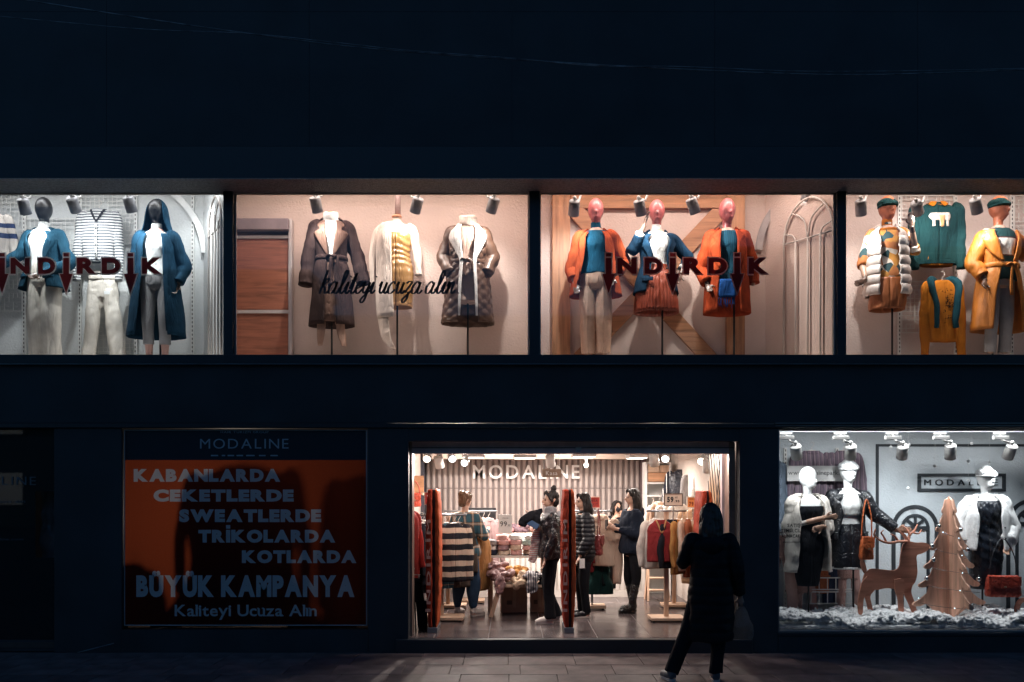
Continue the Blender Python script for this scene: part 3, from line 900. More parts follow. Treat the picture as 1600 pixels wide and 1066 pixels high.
M_black_metal = mat('black_metal', (.02, .02, .022), .4, metal=.5, var=.2)
M_eye = mat('eye', (.03, .022, .02), .2, var=.05)
M_hair_black = mat('hair_black', (.018, .015, .015), .5, var=.3, scale=30, bump=.7, bscale=110, stretch=(1, 1, .12), spec=.2)
M_lip = mat('lip', (.42, .16, .14), .45, var=.1)
M_skin = mat('skin', (.55, .34, .25), .5, var=.1, scale=14, bump=.05)
M_bronze = mat('mannequin_hand_bronze', (.10, .06, .045), .3, var=.25, spec=.5)
M_tan = mat('mannequin_hand_tan', (.42, .27, .2), .35, var=.2)

# ------------------------------------------------------------------ clothes on hangers
def hanger_mb(mb, w=.20, z=0, hook=True):
    mb.tube([(-w, 0, z - .075), (-w * .5, 0, z - .03), (0, 0, z), (w * .5, 0, z - .03), (w, 0, z - .075)], [.008, .010, .011, .010, .008], n=8, m=16)
    if hook: mb.tube([(0, 0, z), (0, 0, z + .03), (.018, 0, z + .055), (.03, 0, z + .08), (.012, 0, z + .105), (-.014, 0, z + .098)], .0032, n=6, m=16)

def hung(name, label, cat, loc, rz, m, w=.21, L=.55, d=.055, sleeves=.5, group=None, hem=None, neck='crew', hm=None, sm=None, flare=.0, seed=0, amp=.010, k=1, sl_spread=.06, neck_m=None, hanger=True, waist=0, inner=None, fn=None, hem_m=None, open_front=0, sr=(.06, .045), freq=15):
    """a garment on a hanger: top of hook at loc, front facing -y; parts: garment, sleeve, hanger, neckband"""
    t = thing(name, label, cat, loc, rz, group); t.scale = (k, k, k)
    z = -.11
    if hanger:
        mb = MB(); hanger_mb(mb, w * .92, z); mb.build('hanger', hm or M_hanger, t, True)
    zt = z - .015
    hw = w if hem is None else hem
    rings = [(zt - L, hw + flare, d), (zt - L * .75, (hw + flare) * .98 - waist * .3, d * 1.1), (zt - L * .5, w * .98 - waist, d * 1.15), (zt - L * .28, w * 1.0 - waist * .3, d * 1.15), (zt - .11, w * 1.0, d * 1.0), (zt - .055, w * .84, d * .85), (zt - .012, w * .52, d * .72), (zt + .012, w * .36, d * .6)]
    f = Fig.__new__(Fig); f.t = t; f.J = pose(); f.k = k; f.seed = seed; f.rings = rings
    gp = None
    if open_front: gp = [(zt - L, open_front * 1.4), (zt - L * .4, open_front * 1.1), (zt, open_front)]
    f.shell(rings, m, 'garment', gp, 60, 44, amp=amp * 1.25, power=2.0, thick=.0035, fn=fn, freq=freq)
    if sleeves:
        for s in (-1, 1):
            j = Vector((s * (w - .035), 0, zt - .075)); e = j + Vector((s * sl_spread, -.012, -sleeves * .5)); q = e + Vector((s * sl_spread * .1, -.02, -sleeves * .5))
            mb = MB(); mb.tube([j + Vector((-s * .05, 0, .025)), j, j.lerp(e, .5), e, e.lerp(q, .5), q], [sr[0] * .8, sr[0], sr[0] * .95, (sr[0] + sr[1]) / 2, sr[1] * 1.05, sr[1] * .85], n=14, m=28, flat=.62, flat_dir=(0, 1, 0))
            V = mb.v[0]; V[:, 1] += wrinkle(V, .008, 26, (1, 1, .6), seed + s); V[:, 0] += wrinkle(V, .005, 24, (1, 1, .6), seed + s + 5)
            mb.build('sleeve', sm or m, t, True)
    if neck == 'crew':
        a = np.linspace(0, 2 * PI, 25)
        MB().tube([(w * .40 * math.cos(q), d * .72 * math.sin(q), zt + .006 - .02 * (math.sin(q) < 0) * -math.sin(q) * 1.4) for q in a], .010, n=8, caps=False).build('neckband', neck_m or m, t, True)
    elif neck == 'v':
        f.front([(zt + .008, -w * .42, -w * .30), (zt - .07, -w * .26, -w * .14), (zt - .15, -w * .06, w * .02)], neck_m or m, 'neckband', .006, 4, amp=.001)
        f.front([(zt + .008, w * .30, w * .42), (zt - .07, w * .14, w * .26), (zt - .15, -w * .02, w * .06)], neck_m or m, 'neckband', .006, 4, amp=.001)
    if hem_m:
        f.shell([(zt - L - .035, (hw + flare) * .96, d * .95), (zt - L - .01, (hw + flare) * .98, d), (zt - L + .012, (hw + flare) + .002, d + .003)], hem_m, 'hem', gp, 40, 8, amp=.003, power=2.0, thick=.006)
    return t, f
M_hanger = mat('hanger_plastic', (.62, .56, .52), .35, var=.1)
# ------------------------------------------------------------------ upstairs: wall fittings
FZ = 3.2335
M_wire = mat('white_wire', (.68, .67, .64), .4, var=.06)
M_strip = mat('slotted_strip', (.70, .69, .66), .45, var=.06)
M_slot = mat('slot_dark', (.03, .03, .032), .8)
def wire_grid(px0, px1, py0, py1, y, label, pitch=.052, seed=1, group='wire grids on the display walls', drop=.22):
    a, b = at(px0, py1, y), at(px1, py0, y)
    t = thing('wall_grid', label, 'wire grid', (a.x, y, a.z), 0, group)
    w, h = b.x - a.x, b.z - a.z; rs = random.Random(seed)
    fr = MB()
    for p, q in (((0, 0, 0), (w, 0, 0)), ((0, 0, h), (w, 0, h)), ((0, 0, 0), (0, 0, h)), ((w, 0, 0), (w, 0, h))): fr.bar(p, q, .011)
    fr.build('frame', M_wire, t)
    ms = MB(); nx, nz = max(1, round(w / pitch)), max(1, round(h / pitch))
    for i in range(1, nx):
        for j in range(nz):
            if rs.random() > drop: ms.bar((w * i / nx, 0, h * j / nz), (w * i / nx, 0, h * (j + 1) / nz), .007)
    for j in range(1, nz):
        for i in range(nx):
            if rs.random() > drop: ms.bar((w * i / nx, -.004, h * j / nz), (w * (i + 1) / nx, -.004, h * j / nz), .007)
    ms.build('wire_mesh', M_wire, t)
    return t
def upright(px, py0, py1, y, label, group='slotted wall uprights', w=.036):
    a, b = at(px, py1, y), at(px, py0, y)
    t = thing('slotted_upright', label, 'wall upright', (a.x, y, a.z), 0, group)
    h = b.z - a.z
    MB().box2((-w / 2, -.012, 0), (w / 2, .012, h)).build('channel', M_strip, t, bevel=.002)
    s = MB(); z = .04
    while z < h - .03:
        s.box2((-.0055, -.0135, z), (.0055, -.011, z + .026)); z += .05
    s.build('slots', M_slot, t)
for px, lab in ((38, 'slotted white upright behind the black headed mannequin'), (125, 'slotted white upright left of the hanging cream trousers'), (212, 'slotted white upright behind the hooded blue coat'), (301, 'slotted white upright next to the white arch trim')):
    upright(px, 296, 556, BW - .02, lab)
wire_grid(-30, 36, 304, 400, BW - .03, 'white wire grid behind the beige striped sweater', seed=2)
wire_grid(40, 123, 342, 400, BW - .03, 'white wire grid behind the blue blazer', seed=3)
wire_grid(127, 210, 302, 380, BW - .03, 'white wire grid behind the striped cardigan', seed=4)
wire_grid(-20, 34, 410, 486, BW - .03, 'white wire grid low down at the edge of the first window', seed=5)
wire_grid(140, 210, 505, 556, BW - .03, 'white wire grid behind the legs of the hanging trousers', seed=6)
for px, lab in ((1405, 'slotted white upright beside the white puffer vest'), (1493, 'slotted white upright beside the green sweatshirt'), (1581, 'slotted white upright behind the yellow coat')):
    upright(px, 296, 556, BW - .02, lab)
wire_grid(1409, 1490, 306, 340, BW - .03, 'white wire grid above the green sweatshirt', seed=7)
wire_grid(1409, 1490, 440, 520, BW - .03, 'white wire grid behind the mustard sweatshirt', seed=8)
wire_grid(1585, 1640, 306, 380, BW - .03, 'white wire grid behind the raised hand at the edge of the last window', seed=9)
wire_grid(1585, 1640, 440, 520, BW - .03, 'white wire grid low beside the yellow coat', seed=10)

# angled walls with arched grilles
M_grille = mat('grille_cream', (.66, .60, .55), .45, var=.1)
def grille(a, b, s0, s1, z0, zs, label):
    d = (b - a); L = d.length; ang = math.atan2(d.y, d.x)
    t = thing('arched_grille', label, 'wall grille', (a.x, a.y, 0), ang, 'arched grilles on the display walls')
    w = (s1 - s0) * L; x0 = s0 * L; r = w / 2; xm = x0 + r; y = -.035
    n = 20
    MB().tube([(x0, y, z0), (x0, y, zs)] + [(xm - r * math.cos(PI * i / n), y, zs + r * 1.25 * math.sin(PI * i / n)) for i in range(1, n)] + [(x0 + w, y, zs), (x0 + w, y, z0)], .013, n=8).build('arch_bar', M_grille, t, True)
    for f in (.25, .5, .75):
        MB().tube([(x0 + w * f, y, z0), (x0 + w * f, y, zs)], .012, n=8).build('upright_bar', M_grille, t, True)
    MB().tube([(x0, y, zs), (x0 + w, y, zs)], .011, n=8).build('cross_bar', M_grille, t, True)
    MB().tube([(x0, y, z0 + .01), (x0 + w, y, z0 + .01)], .011, n=8).build('cross_bar', M_grille, t, True)
    for f, e in ((.25, .08), (.5, .27), (.5, .73), (.75, .92)):
        th = PI * e; p1 = (xm - r * math.cos(th), y, zs + r * 1.25 * math.sin(th)); p0 = (x0 + w * f, y, zs)
        MB().tube([p0, ((p0[0] * .75 + p1[0] * .25), y, p0[2] * .35 + p1[2] * .65), p1], .010, n=8, m=10).build('fan_bar', M_grille, t, True)
a1 = Vector((at(318, 0, BW).x, BW - .002, 0)); b1 = Vector((at(352, 0, .16).x, .16, 0))
a3 = Vector((at(1196, 0, BW).x, BW - .002, 0)); b3 = Vector((at(1309, 0, .16).x, .16, 0))
def angled_wall(a, b, m):
    d = (b - a).normalized(); n = Vector((-d.y, d.x, 0)) * .05
    V = [(p.x, p.y, z) for z in (3.234, 5.498) for p in (a, b, b + n, a + n)]
    o = MB().add(V, [(3, 2, 1, 0), (4, 5, 6, 7), (0, 1, 5, 4), (1, 2, 6, 5), (2, 3, 7, 6), (3, 0, 4, 7)]).build('display_wall_angled', m); tag(o, kind='structure')
angled_wall(a1, b1, P1); angled_wall(a3, b3, P3)
grille(a1, b1, .40, .97, 3.26, 4.72, 'cream arched grille at the edge of the cool first window')
grille(a3, b3, .30, .97, 3.26, 4.66, 'cream arched grille on the angled wall beside the orange coat')

def arc_trim(cx, cy, r, a0, a1, y, w, label, m):
    c = at(cx, cy, y); rr = r * ppm(y)
    mb = MB(); n = 16; V = []; W = w * ppm(y)
    for i in range(n + 1):
        th = R(a0 + (a1 - a0) * i / n)
        for q in (rr - W / 2, rr + W / 2):
            for dy in (-.03, .03):
                V.append((q * math.cos(th), dy, q * math.sin(th)))
    F = []
    for i in range(n):
        k = 4 * i
        F += [(k, k + 4, k + 6, k + 2), (k + 1, k + 3, k + 7, k + 5), (k, k + 1, k + 5, k + 4), (k + 2, k + 6, k + 7, k + 3)]
    F += [(0, 2, 3, 1), (4 * n, 4 * n + 1, 4 * n + 3, 4 * n + 2)]
    o = mb.add(V, F).build('arch_trim', m, None, loc=c); tag(o, label, 'wall trim', 'curved arch trims'); return o
arc_trim(200, 400, 120, 2, 58, BW - .04, 9, 'curved white arch trim beside the hooded blue coat', M_white)
arc_trim(1310, 400, 125, 122, 176, BW - .04, 10, 'curved grey arch trim beside the orange wool coat', mat('arch_grey', (.40, .36, .35), .6))

# ------------------------------------------------------------------ second window: wooden door panel
M_doorwood = wood('shutter_wood', (.30, .105, .06), .5, 'x')
M_alu = mat('door_aluminium', (.55, .50, .49), .4, metal=.3, var=.1)
def R2(px0, py0, px1, py1, y0, y1, yr):
    a, b = at(px0, py1, yr), at(px1, py0, yr); return (a.x, y0, a.z), (b.x, y1, b.z)
dr = thing('wooden_door', 'brown wooden panel door with pale rails behind the second window', 'door', (0, 0, 0))
for p in ((340, 373, 450, 484), (340, 490, 450, 566)):
    MB().box2(*R2(p[0], p[1], p[2], p[3], BW - .05, BW - .004, BW - .05)).build('wood_panel', M_doorwood, dr)
for p in ((340, 368, 452, 372.5), (340, 484.5, 452, 489.5)):
    MB().box2(*R2(*p, BW - .075, BW - .004, BW - .075)).build('rail', M_alu, dr, bevel=.003)
MB().box2(*R2(340, 358, 451, 368, BW - .03, BW - .004, BW - .03)).build('top_gap', mat('door_gap', (.10, .06, .05), .8), dr)
MB().box2(*R2(450.5, 342, 456, 566, BW - .09, BW - .004, BW - .09)).build('door_post', M_alu, dr, bevel=.003)
MB().box2(*R2(340, 341, 450, 358.5, BW - .16, BW - .004, BW - .16)).build('recess_shade_strip', mat('recess_shade_mauve', (.22, .17, .18), .7), dr, bevel=.004)  # dark mauve colour stands in for the shadow under the wall edge

# ------------------------------------------------------------------ third window: braced timber frame
M_timber = wood('pale_timber', (.44, .21, .105), .55, 'z'); M_timberx = wood('pale_timber_cross', (.40, .185, .09), .55, 'x')
tf = thing('timber_frame', 'braced frame of pale timber beams behind the pink headed mannequins', 'timber frame', (0, 0, 0))
MB().box2(*R2(863, 296, 891, 560, BW - .09, BW - .006, BW - .09)).build('post', M_timber, tf, bevel=.004)
MB().box2(*R2(1136, 296, 1164, 560, BW - .09, BW - .006, BW - .09)).build('post', M_timber, tf, bevel=.004)
MB().box2(*R2(891.5, 296, 1135.5, 325, BW - .085, BW - .006, BW - .085)).build('beam', M_timberx, tf, bevel=.004)
p, q = at(893, 318, BW - .05), at(1134, 568, BW - .05); MB().bar(p, q, .07, .20, up=(0, 1, 0)).build('brace', M_timberx, tf, bevel=.004) if False else None
def brace(p, q, y0, y1, w):
    d = (q - p).normalized(); n = Vector((-d.z, 0, d.x)) * w / 2
    MB().prism([(c.x, c.z) for c in (p + n, q + n, q - n, p - n)], y0, y1).build('brace', M_timberx, tf, bevel=.004)
brace(at(893, 322, BW - .07), at(1120, 572, BW - .07), BW - .075, BW - .008, .19)
brace(at(1134, 322, BW - .06), at(905, 562, BW - .06), BW - .066, BW - .009, .19)

# ------------------------------------------------------------------ lettering on the glass
def through(name, col, thru, fac=.6):
    m, nt, b = nodes(name); b.inputs['Base Color'].default_value = rgba(col); b.inputs['Roughness'].default_value = .5
    tr = N(nt, 'BsdfTranslucent'); tr.inputs[0].default_value = rgba(thru); ad = N(nt, 'MixShader'); ad.inputs[0].default_value = fac
    nt.links.new(b.outputs[0], ad.inputs[1]); nt.links.new(tr.outputs[0], ad.inputs[2]); nt.links.new(ad.outputs[0], nt.nodes['Material Output'].inputs[0]); return m
M_redline = through('vinyl_pale_edge', (.75, .6, .6), (.98, .86, .86), .85)
M_red = through('vinyl_dark_red', (.30, .03, .03), (.26, .03, .032), .7)
M_grey = mat('vinyl_charcoal', (.045, .048, .055), .5, var=.1, bump=0)
def sale_word(offset, label):
    t = thing('window_lettering', label, 'lettering', (X(offset), .035, Zp(427)), 0, 'sale lettering on the upper glass')
    u = .007
    for ch, x0, w in (('N', 14, 30), ('D', 57, 27), ('R', 118, 30), ('D', 157, 29), ('K', 220, 31)):
        lettering(ch, t, M_redline, x0 * u - .014, -.014, w * u + .028, 25 * u + .028, .003, 0, bold=.06, name='letter_outline')
        lettering(ch, t, M_red, x0 * u, 0, w * u, 25 * u, -.003, 0, bold=.055)
    for c in (0.5, 101, 202):
        if offset + c < 1: pass
        x = c * u
        arrow = [(x - .032, .0), (x - .032, .175), (x + .032, .175), (x + .032, .0), (x + .07, .0), (x, -.215), (x - .07, .0)]
        dot = [(x - .030, .19), (x - .030, .228), (x + .030, .228), (x + .030, .19)]
        big = [(x - .042, .008), (x - .042, .238), (x + .042, .238), (x + .042, .008), (x + .086, .008), (x, -.243), (x - .086, .008)]
        MB().add([(x_, .003, z_) for x_, z_ in big], [tuple(range(len(big)))]).build('letter_outline', M_redline, t)
        MB().add([(x_, -.003, z_) for x_, z_ in arrow] + [(x_, -.003, z_) for x_, z_ in dot], [(0, 1, 2, 3), (6, 0, 3, 4, 5), (7, 8, 9, 10)]).build('arrow_letter', M_red, t, fix=False)
sale_word(0, 'dark red sale lettering with down arrows on the first upper window')
sale_word(951, 'dark red sale lettering with down arrows on the third upper window')

CURS = {
 'K': ([[(.18, 1.95), (.08, 1.), (0, 0)], [(.03, .75), (.38, 1.3), (.48, 1.), (.14, .7), (.32, .5), (.48, .04), (.74, .22)]], .68),
 'a': ([[(.6, .82), (.36, 1.), (.08, .6), (.12, .1), (.4, .06), (.6, .5), (.66, .95)], [(.66, .95), (.6, .2), (.78, .02), (1., .3)]], .9),
 'l': ([[(0, .25), (.3, .9), (.46, 1.7), (.32, 1.92), (.2, 1.5), (.2, .3), (.36, .02), (.6, .3)]], .55),
 'i': ([[(0, .35), (.2, .97), (.17, .2), (.3, .02), (.5, .3)], [(.27, 1.36), (.30, 1.46)]], .46),
 'ı': ([[(0, .35), (.2, .97), (.17, .2), (.3, .02), (.5, .3)]], .46),
 't': ([[(0, .4), (.28, 1.7), (.2, .25), (.36, .02), (.55, .3)], [(-.05, 1.12), (.5, 1.18)]], .5),
 'e': ([[(0, .35), (.42, .6), (.44, .93), (.22, 1.), (.06, .5), (.2, .05), (.42, .08), (.64, .38)]], .6),
 'y': ([[(0, .6), (.12, .98), (.12, .3), (.3, .05), (.5, .4), (.6, .95)], [(.6, .95), (.5, -.4), (.3, -.75), (.14, -.5), (.45, -.05), (.8, .3)]], .72),
 'u': ([[(0, .6), (.12, .98), (.1, .3), (.28, .03), (.48, .35), (.58, .95)], [(.58, .95), (.54, .2), (.68, .02), (.85, .3)]], .78),
 'c': ([[(.55, .8), (.36, 1.), (.08, .6), (.14, .1), (.4, .04), (.68, .36)]], .74),
 'z': ([[(.05, .85), (.25, 1.), (.5, .9), (.1, .1)], [(.1, .1), (.4, .1), (.42, -.4), (.2, -.75), (.05, -.5), (.4, -.05), (.65, .25)]], .62),
 'n': ([[(0, .6), (.12, .98), (.1, 0)], [(.1, .2), (.3, .85), (.47, .98), (.5, .7), (.48, .2), (.62, .02), (.8, .3)]], .74),
 '.': ([[(.1, .05), (.14, .09)]], .3)}
sl = thing('script_lettering', 'dark grey handwritten slogan on the second upper window', 'lettering', (X(498), .036, Zp(458)), 0)
xx = 0; words = []
for ch in 'Kaliteyi ucuza alın...':
    if ch == ' ': xx += .35; continue
    words.append((ch, xx)); xx += CURS[ch][1]
sx = 226 * .007 / xx; sz = 19 * .007
for ch, x in words:
    mb = MB()
    for st in CURS[ch][0]:
        q = crom(st, 5 * len(st)); X2 = (q[:, 0] + x) * sx + q[:, 1] * sz * .28; Z2 = q[:, 1] * sz
        P2 = np.c_[X2, Z2]; T = np.gradient(P2, axis=0); T /= np.linalg.norm(T, axis=1)[:, None] + 1e-9
        # a broad pen: thicker on down strokes
        wd = .004 + .0085 * np.abs(T[:, 1]); nrm = np.c_[-T[:, 1], T[:, 0]]
        A = P2 + nrm * wd[:, None]; Bq = P2 - nrm * wd[:, None]; n = len(q)
        V = np.vstack([np.c_[A[:, 0], np.zeros(n), A[:, 1]], np.c_[Bq[:, 0], np.zeros(n), Bq[:, 1]]])
        mb.add(V, [(i, i + 1, n + i + 1, n + i) for i in range(n - 1)])
    mb.build('letter', M_grey, sl, solid=.003)

# ------------------------------------------------------------------ first window
def base_for(px, top, y, k, zt=1.787):
    p = at(px, top, y); return (p.x, y, p.z - zt * k)
M_head_black = mat('mannequin_black', (.012, .012, .014), .35, var=.2)
M_white_fab = fabric('white', (.78, .78, .76), var=.08); M_cream_sat = satin('cream', (.66, .60, .52), .38)
M_blue = fabric('blue_wool', (.011, .048, .078), var=.25); M_blue2 = fabric('blue_coat', (.008, .038, .07), var=.25); M_greyleg = fabric('grey_legging', (.34, .33, .33), var=.15)
M_pinkskin = mat('mannequin_pink_leg', (.62, .36, .30), .4, var=.1)
GW = 'dressed mannequins in the upper windows'

def blazer(f, m, hem=.80, gapt=14, lm=None, amp=.006, ease=.03, flare=.06, frac=.97, sr=(.074, .066, .058, .050), gaph=26, gapw=20, name='blazer'):
    rings = [(hem, .176 + ease + flare, .125 + ease + flare * .6), (.92, .172 + ease + flare * .5, .122 + ease + .02), (1.08, .150 + ease, .108 + ease), (1.2, .148 + ease, .112 + ease), (1.3, .164 + ease, .124 + ease * .8), (1.39, .172 + ease * .6, .106 + ease * .5), (1.435, .140, .088), (1.465, .088, .074)]
    c = f.coat(m, rings, [(hem, gaph), (1.05, gapw), (1.2, gapt + 8), (1.38, gapt + 22), (1.47, 58)], name, amp=amp)
    for s in (-1, 1):
        f.sleeve(s, m, sr, frac)
    lm = lm or m
    for s in (-1, 1):
        def gx(z, g): return s * np.interp(z, [r[0] for r in rings], [r[1] for r in rings]) * math.sin(R(g)) ** (2 / 2.3)
        f.front([(1.08, gx(1.08, gapw), gx(1.08, gapw) + s * .008), (1.2, gx(1.2, gapt + 8), gx(1.2, gapt + 8) + s * .06), (1.3, gx(1.3, gapt + 14), gx(1.3, gapt + 14) + s * .085), (1.36, gx(1.36, gapt + 19), gx(1.36, gapt + 19) + s * .08), (1.42, s * .07, s * .12)], lm, 'lapel', .014, 6)
    f.collar(lm, .082, 1.43, .05, 55, .035)
    if hem < .95:
        for s in (-1, 1):
            x = s * .135; f.front([(hem + .155, x - .055, x + .055), (hem + .135, x - .056, x + .056), (hem + .112, x - .055, x + .055)], m, 'pocket_flap', .012, 6, amp=.001)
        f.buttons(M_slot, [(.075, 1.03), (.08, .94)], .011)
    return c

f = Fig('mannequin', 'black headed mannequin in blue blazer, white polo neck and cream trousers', 'mannequin', base_for(69, 313, .65, 1.06), R(-6), GW, 1.06,
        pose(((-.255, -.03, 1.20), (-.41, -.12, 1.06)), ((.285, .03, 1.09), (.09, -.20, .93))))
f.body(mat('mannequin_grey_body', (.3, .3, .3), .5), hands=False, neck=False); f.egg_head(M_head_black, .2, face=False); f.hands(M_bronze)
f.top(M_white_fab, 1.02, turtle=.075, name='polo_neck'); f.trousers(M_cream_sat, .05, (.105, .105, .098, .10), 1.10, amp=.010, crease=.006)
blazer(f, M_blue, .80)

t_c = stripes('stripe_cardigan', [(.5, (.62, .62, .60)), (1, (.09, .095, .11))], .034, warp=.2)
cd, ff = hung('hanging_cardigan', 'black and white striped cardigan on a hanger over cream trousers', 'cardigan', at(155, 313, .92), 0, t_c, w=.235, L=.62, d=.07, sleeves=.78, neck='v', seed=3, sl_spread=.045, hem=.20, neck_m=fabric('black_edge', (.03, .03, .035)), sr=(.065, .05))
ff.front([(-.30, -.012, .012), (-.5, -.012, .012), (-.72, -.012, .012)], fabric('cardigan_placket', (.6, .6, .58)), 'placket', .010, 3)
for z in (-.36, -.46, -.56, -.66): MB().ell((0, -.098, z), (.010, .006, .010), 10, 8).build('button', M_slot, cd, True)

def hung_trousers(label, px, py, y, m, hem_z, rz=0, w=.13, splay=.05, seed=1, k=1., legw=.075):
    p = at(px, py, y); t = thing('hanging_trousers', label, 'trousers', p, rz, None); t.scale = (k, k, k); L = p.z - hem_z
    mb = MB(); mb.loft([(-.26, w + .035, .07), (-.12, w + .02, .06), (0, w, .042)], n=26, m=10)
    for s in (-1, 1):
        mb.tube([(s * .075, 0, -.18), (s * (.085 + splay * .3), -.01, -.45), (s * (.085 + splay * .7), 0, -.75), (s * (.085 + splay), .01, -L)], [legw, legw * .98, legw * .9, legw * .88], n=14, m=22, flat=.72, flat_dir=(0, 1, 0))
    fuse(mb, 'cloth', m, t, .011, 2, .012, 17, (1, 1, .2), seed)
    f = Fig.__new__(Fig); f.t = t; f.seed = seed; f.rings = [(-.05, w, .045), (.02, w, .045)]
    f.shell([(-.045, w + .008, .05), (-.02, w + .009, .051), (.008, w + .004, .046)], m, 'waistband', None, 36, 5, amp=.002, thick=.004)
    mb = MB(); mb.tube([(-w, 0, .05), (w, 0, .05)], .006, n=8)
    for s in (-1, 1): mb.box((s * w * .8, 0, .02), (.02, .03, .06))
    mb.tube([(0, 0, .05), (0, 0, .09), (.02, 0, .12), (0, 0, .145), (-.015, 0, .13)], .003, n=6, m=12)
    mb.build('clip_hanger', M_hanger, t, True)
    return t
hung_trousers('loose cream trousers hanging below the striped cardigan', 161, 432, .90, M_cream_sat, FZ + .01, splay=.10, seed=4, w=.16, legw=.10)
MB().box2((.07, -.13, -.24), (.14, -.127, -.20)).build('price_tag', M_white_fab, bpy.data.objects['hanging_trousers'])

M_bsw = stripes('beige_navy_bands', [(.30, (.55, .50, .45)), (.44, (.03, .045, .11)), (.58, (.55, .50, .45)), (.70, (.03, .045, .11)), (1, (.55, .50, .45))], .44, warp=.05, offset=.25)
hung('hanging_sweater', 'beige sweater with navy bands at the edge of the first window', 'sweater', at(-14, 318, .85), 0, M_bsw, w=.25, L=.56, d=.07, sleeves=.45, seed=8, sl_spread=.06)

f = Fig('mannequin', 'mannequin in hooded long blue coat, white top and grey leggings', 'mannequin', base_for(245, 316, .65, 1.06), R(4), GW, 1.06,
        pose(((-.25, .03, 1.08), (-.24, -.02, .86)), ((.285, .04, 1.09), (.235, -.05, .88))))
f.body(M_pinkskin, hands=False, neck=False, torso0=1.05); f.egg_head(M_head_black, -.1, face=False); f.hands(M_bronze, (-1, 1))
f.top(M_white_fab, .95, turtle=.08, name='polo_neck', amp=.004, e=.006); f.trousers(M_greyleg, .22, (.092, .070, .062, .062), 1.10, amp=.003, e=.0)
rg = [(.30, .315, .22), (.6, .28, .20), (.95, .235, .165), (1.15, .205, .145), (1.3, .205, .145), (1.39, .185, .115), (1.44, .14, .09), (1.47, .09, .075)]
f.coat(M_blue2, rg, [(.30, 30), (.9, 30), (1.2, 32), (1.4, 45), (1.47, 60)], amp=.010)
for s in (-1, 1):
    f.sleeve(s, M_blue2, (.085, .08, .072, .066), .92)
    f.front([(.34, s * .16, s * .18), (.8, s * .125, s * .16), (1.1, s * .105, s * .18), (1.3, s * .10, s * .19), (1.42, s * .07, s * .14)], M_blue2, 'lapel', .012, 6)
# hood: a cowl round the head, open at the face
f.shell([(1.40, .20, .15, 0, .03), (1.47, .165, .135, 0, .03), (1.56, .135, .135, 0, .025), (1.66, .118, .135, 0, .02), (1.74, .098, .12, 0, .02), (1.80, .062, .085, 0, .025), (1.835, .012, .02, 0, .03)], M_blue2, 'hood', [(1.38, 70), (1.46, 52), (1.6, 44), (1.72, 46), (1.80, 60), (1.84, 85)], 44, 30, amp=.004, grow=False)
f.pole(.0, .3, .02, .06)

# ------------------------------------------------------------------ second window: three dressed torsos
M_linen = mat('torso_linen', (.60, .48, .40), .8, var=.1, bump=.3, bscale=200); M_cap = wood('neck_cap_wood', (.48, .20, .10), .4)
M_brown = fabric('brown_wool', (.046, .028, .026), var=.25); M_brownl = fabric('brown_wool_lapel', (.15, .09, .07), var=.15); M_tanp = satin('tan', (.36, .22, .16), .45)
GT = 'dressed torso forms on poles'
def torso(label, px, top, y, k, rz=0, J=None, pz=.95):
    p = at(px, top, y); f = Fig('torso_form', label, 'torso form', (p.x, y, p.z - 1.57 * k), rz, GT, k, J)
    f.body(M_linen, legs=False, arms=(), neck=True, voxel=.011)
    MB().lathe([(.054, 1.535), (.056, 1.55), (.048, 1.565), (.01, 1.57)], n=24).build('neck_cap', M_cap, f.t, True)
    f.pole((FZ - p.z + 1.57 * k) / k, pz, 0.0, .03)
    return f
f = torso('belted dark brown coat with wide lapels over white blouse on a torso form', 518, 331, .70, 1.05, R(6), pose(((-.255, .03, 1.06), (-.285, -.02, .74)), ((.285, .03, 1.07), (.36, -.02, .77))))
f.top(M_white_fab, .95, amp=.005, name='blouse', cowl=True)
rg = [(.29, .25, .175), (.6, .225, .165), (.9, .20, .15), (1.04, .165, .125), (1.2, .182, .138), (1.3, .20, .145), (1.39, .188, .118), (1.44, .13, .09), (1.47, .09, .075)]
f.coat(M_brown, rg, [(.29, 12), (.7, 10), (1.04, 9), (1.2, 15), (1.38, 40), (1.47, 60)], amp=.012, freq=13)
for s in (-1, 1):
    f.sleeve(s, M_brown, (.085, .082, .08, .082), 1.0, amp=.006)
    f.front([(1.05, s * .022, s * .035), (1.15, s * .032, s * .10), (1.26, s * .045, s * .165), (1.31, s * .055, s * .185), (1.34, s * .06, s * .12), (1.40, s * .065, s * .15), (1.45, s * .06, s * .11)], M_brownl, 'lapel', .012, 7)
f.front([(.32, -.10, .10), (.7, -.085, .09), (1.02, -.06, .06)], M_brownl, 'front_panel', .0, 7, rings=[(z, a - .02, b - .012) for z, a, b in rg])
f.belt(M_brown, 1.04, .172, .132, .04, .04, (.34, .30))
for s in (-1, 1):
    f.front([(.42, s * .09 - .05, s * .09 + .05), (.2, s * .11 - .04, s * .11 + .05), (.06, s * .13 - .01, s * .13 + .04)], M_tanp, 'hanging_cloth', -.05, 6, rings=[(0, .24, .17), (.5, .24, .17)], amp=.012)
f.collar(M_brownl, .085, 1.44, .05, 50, .04)

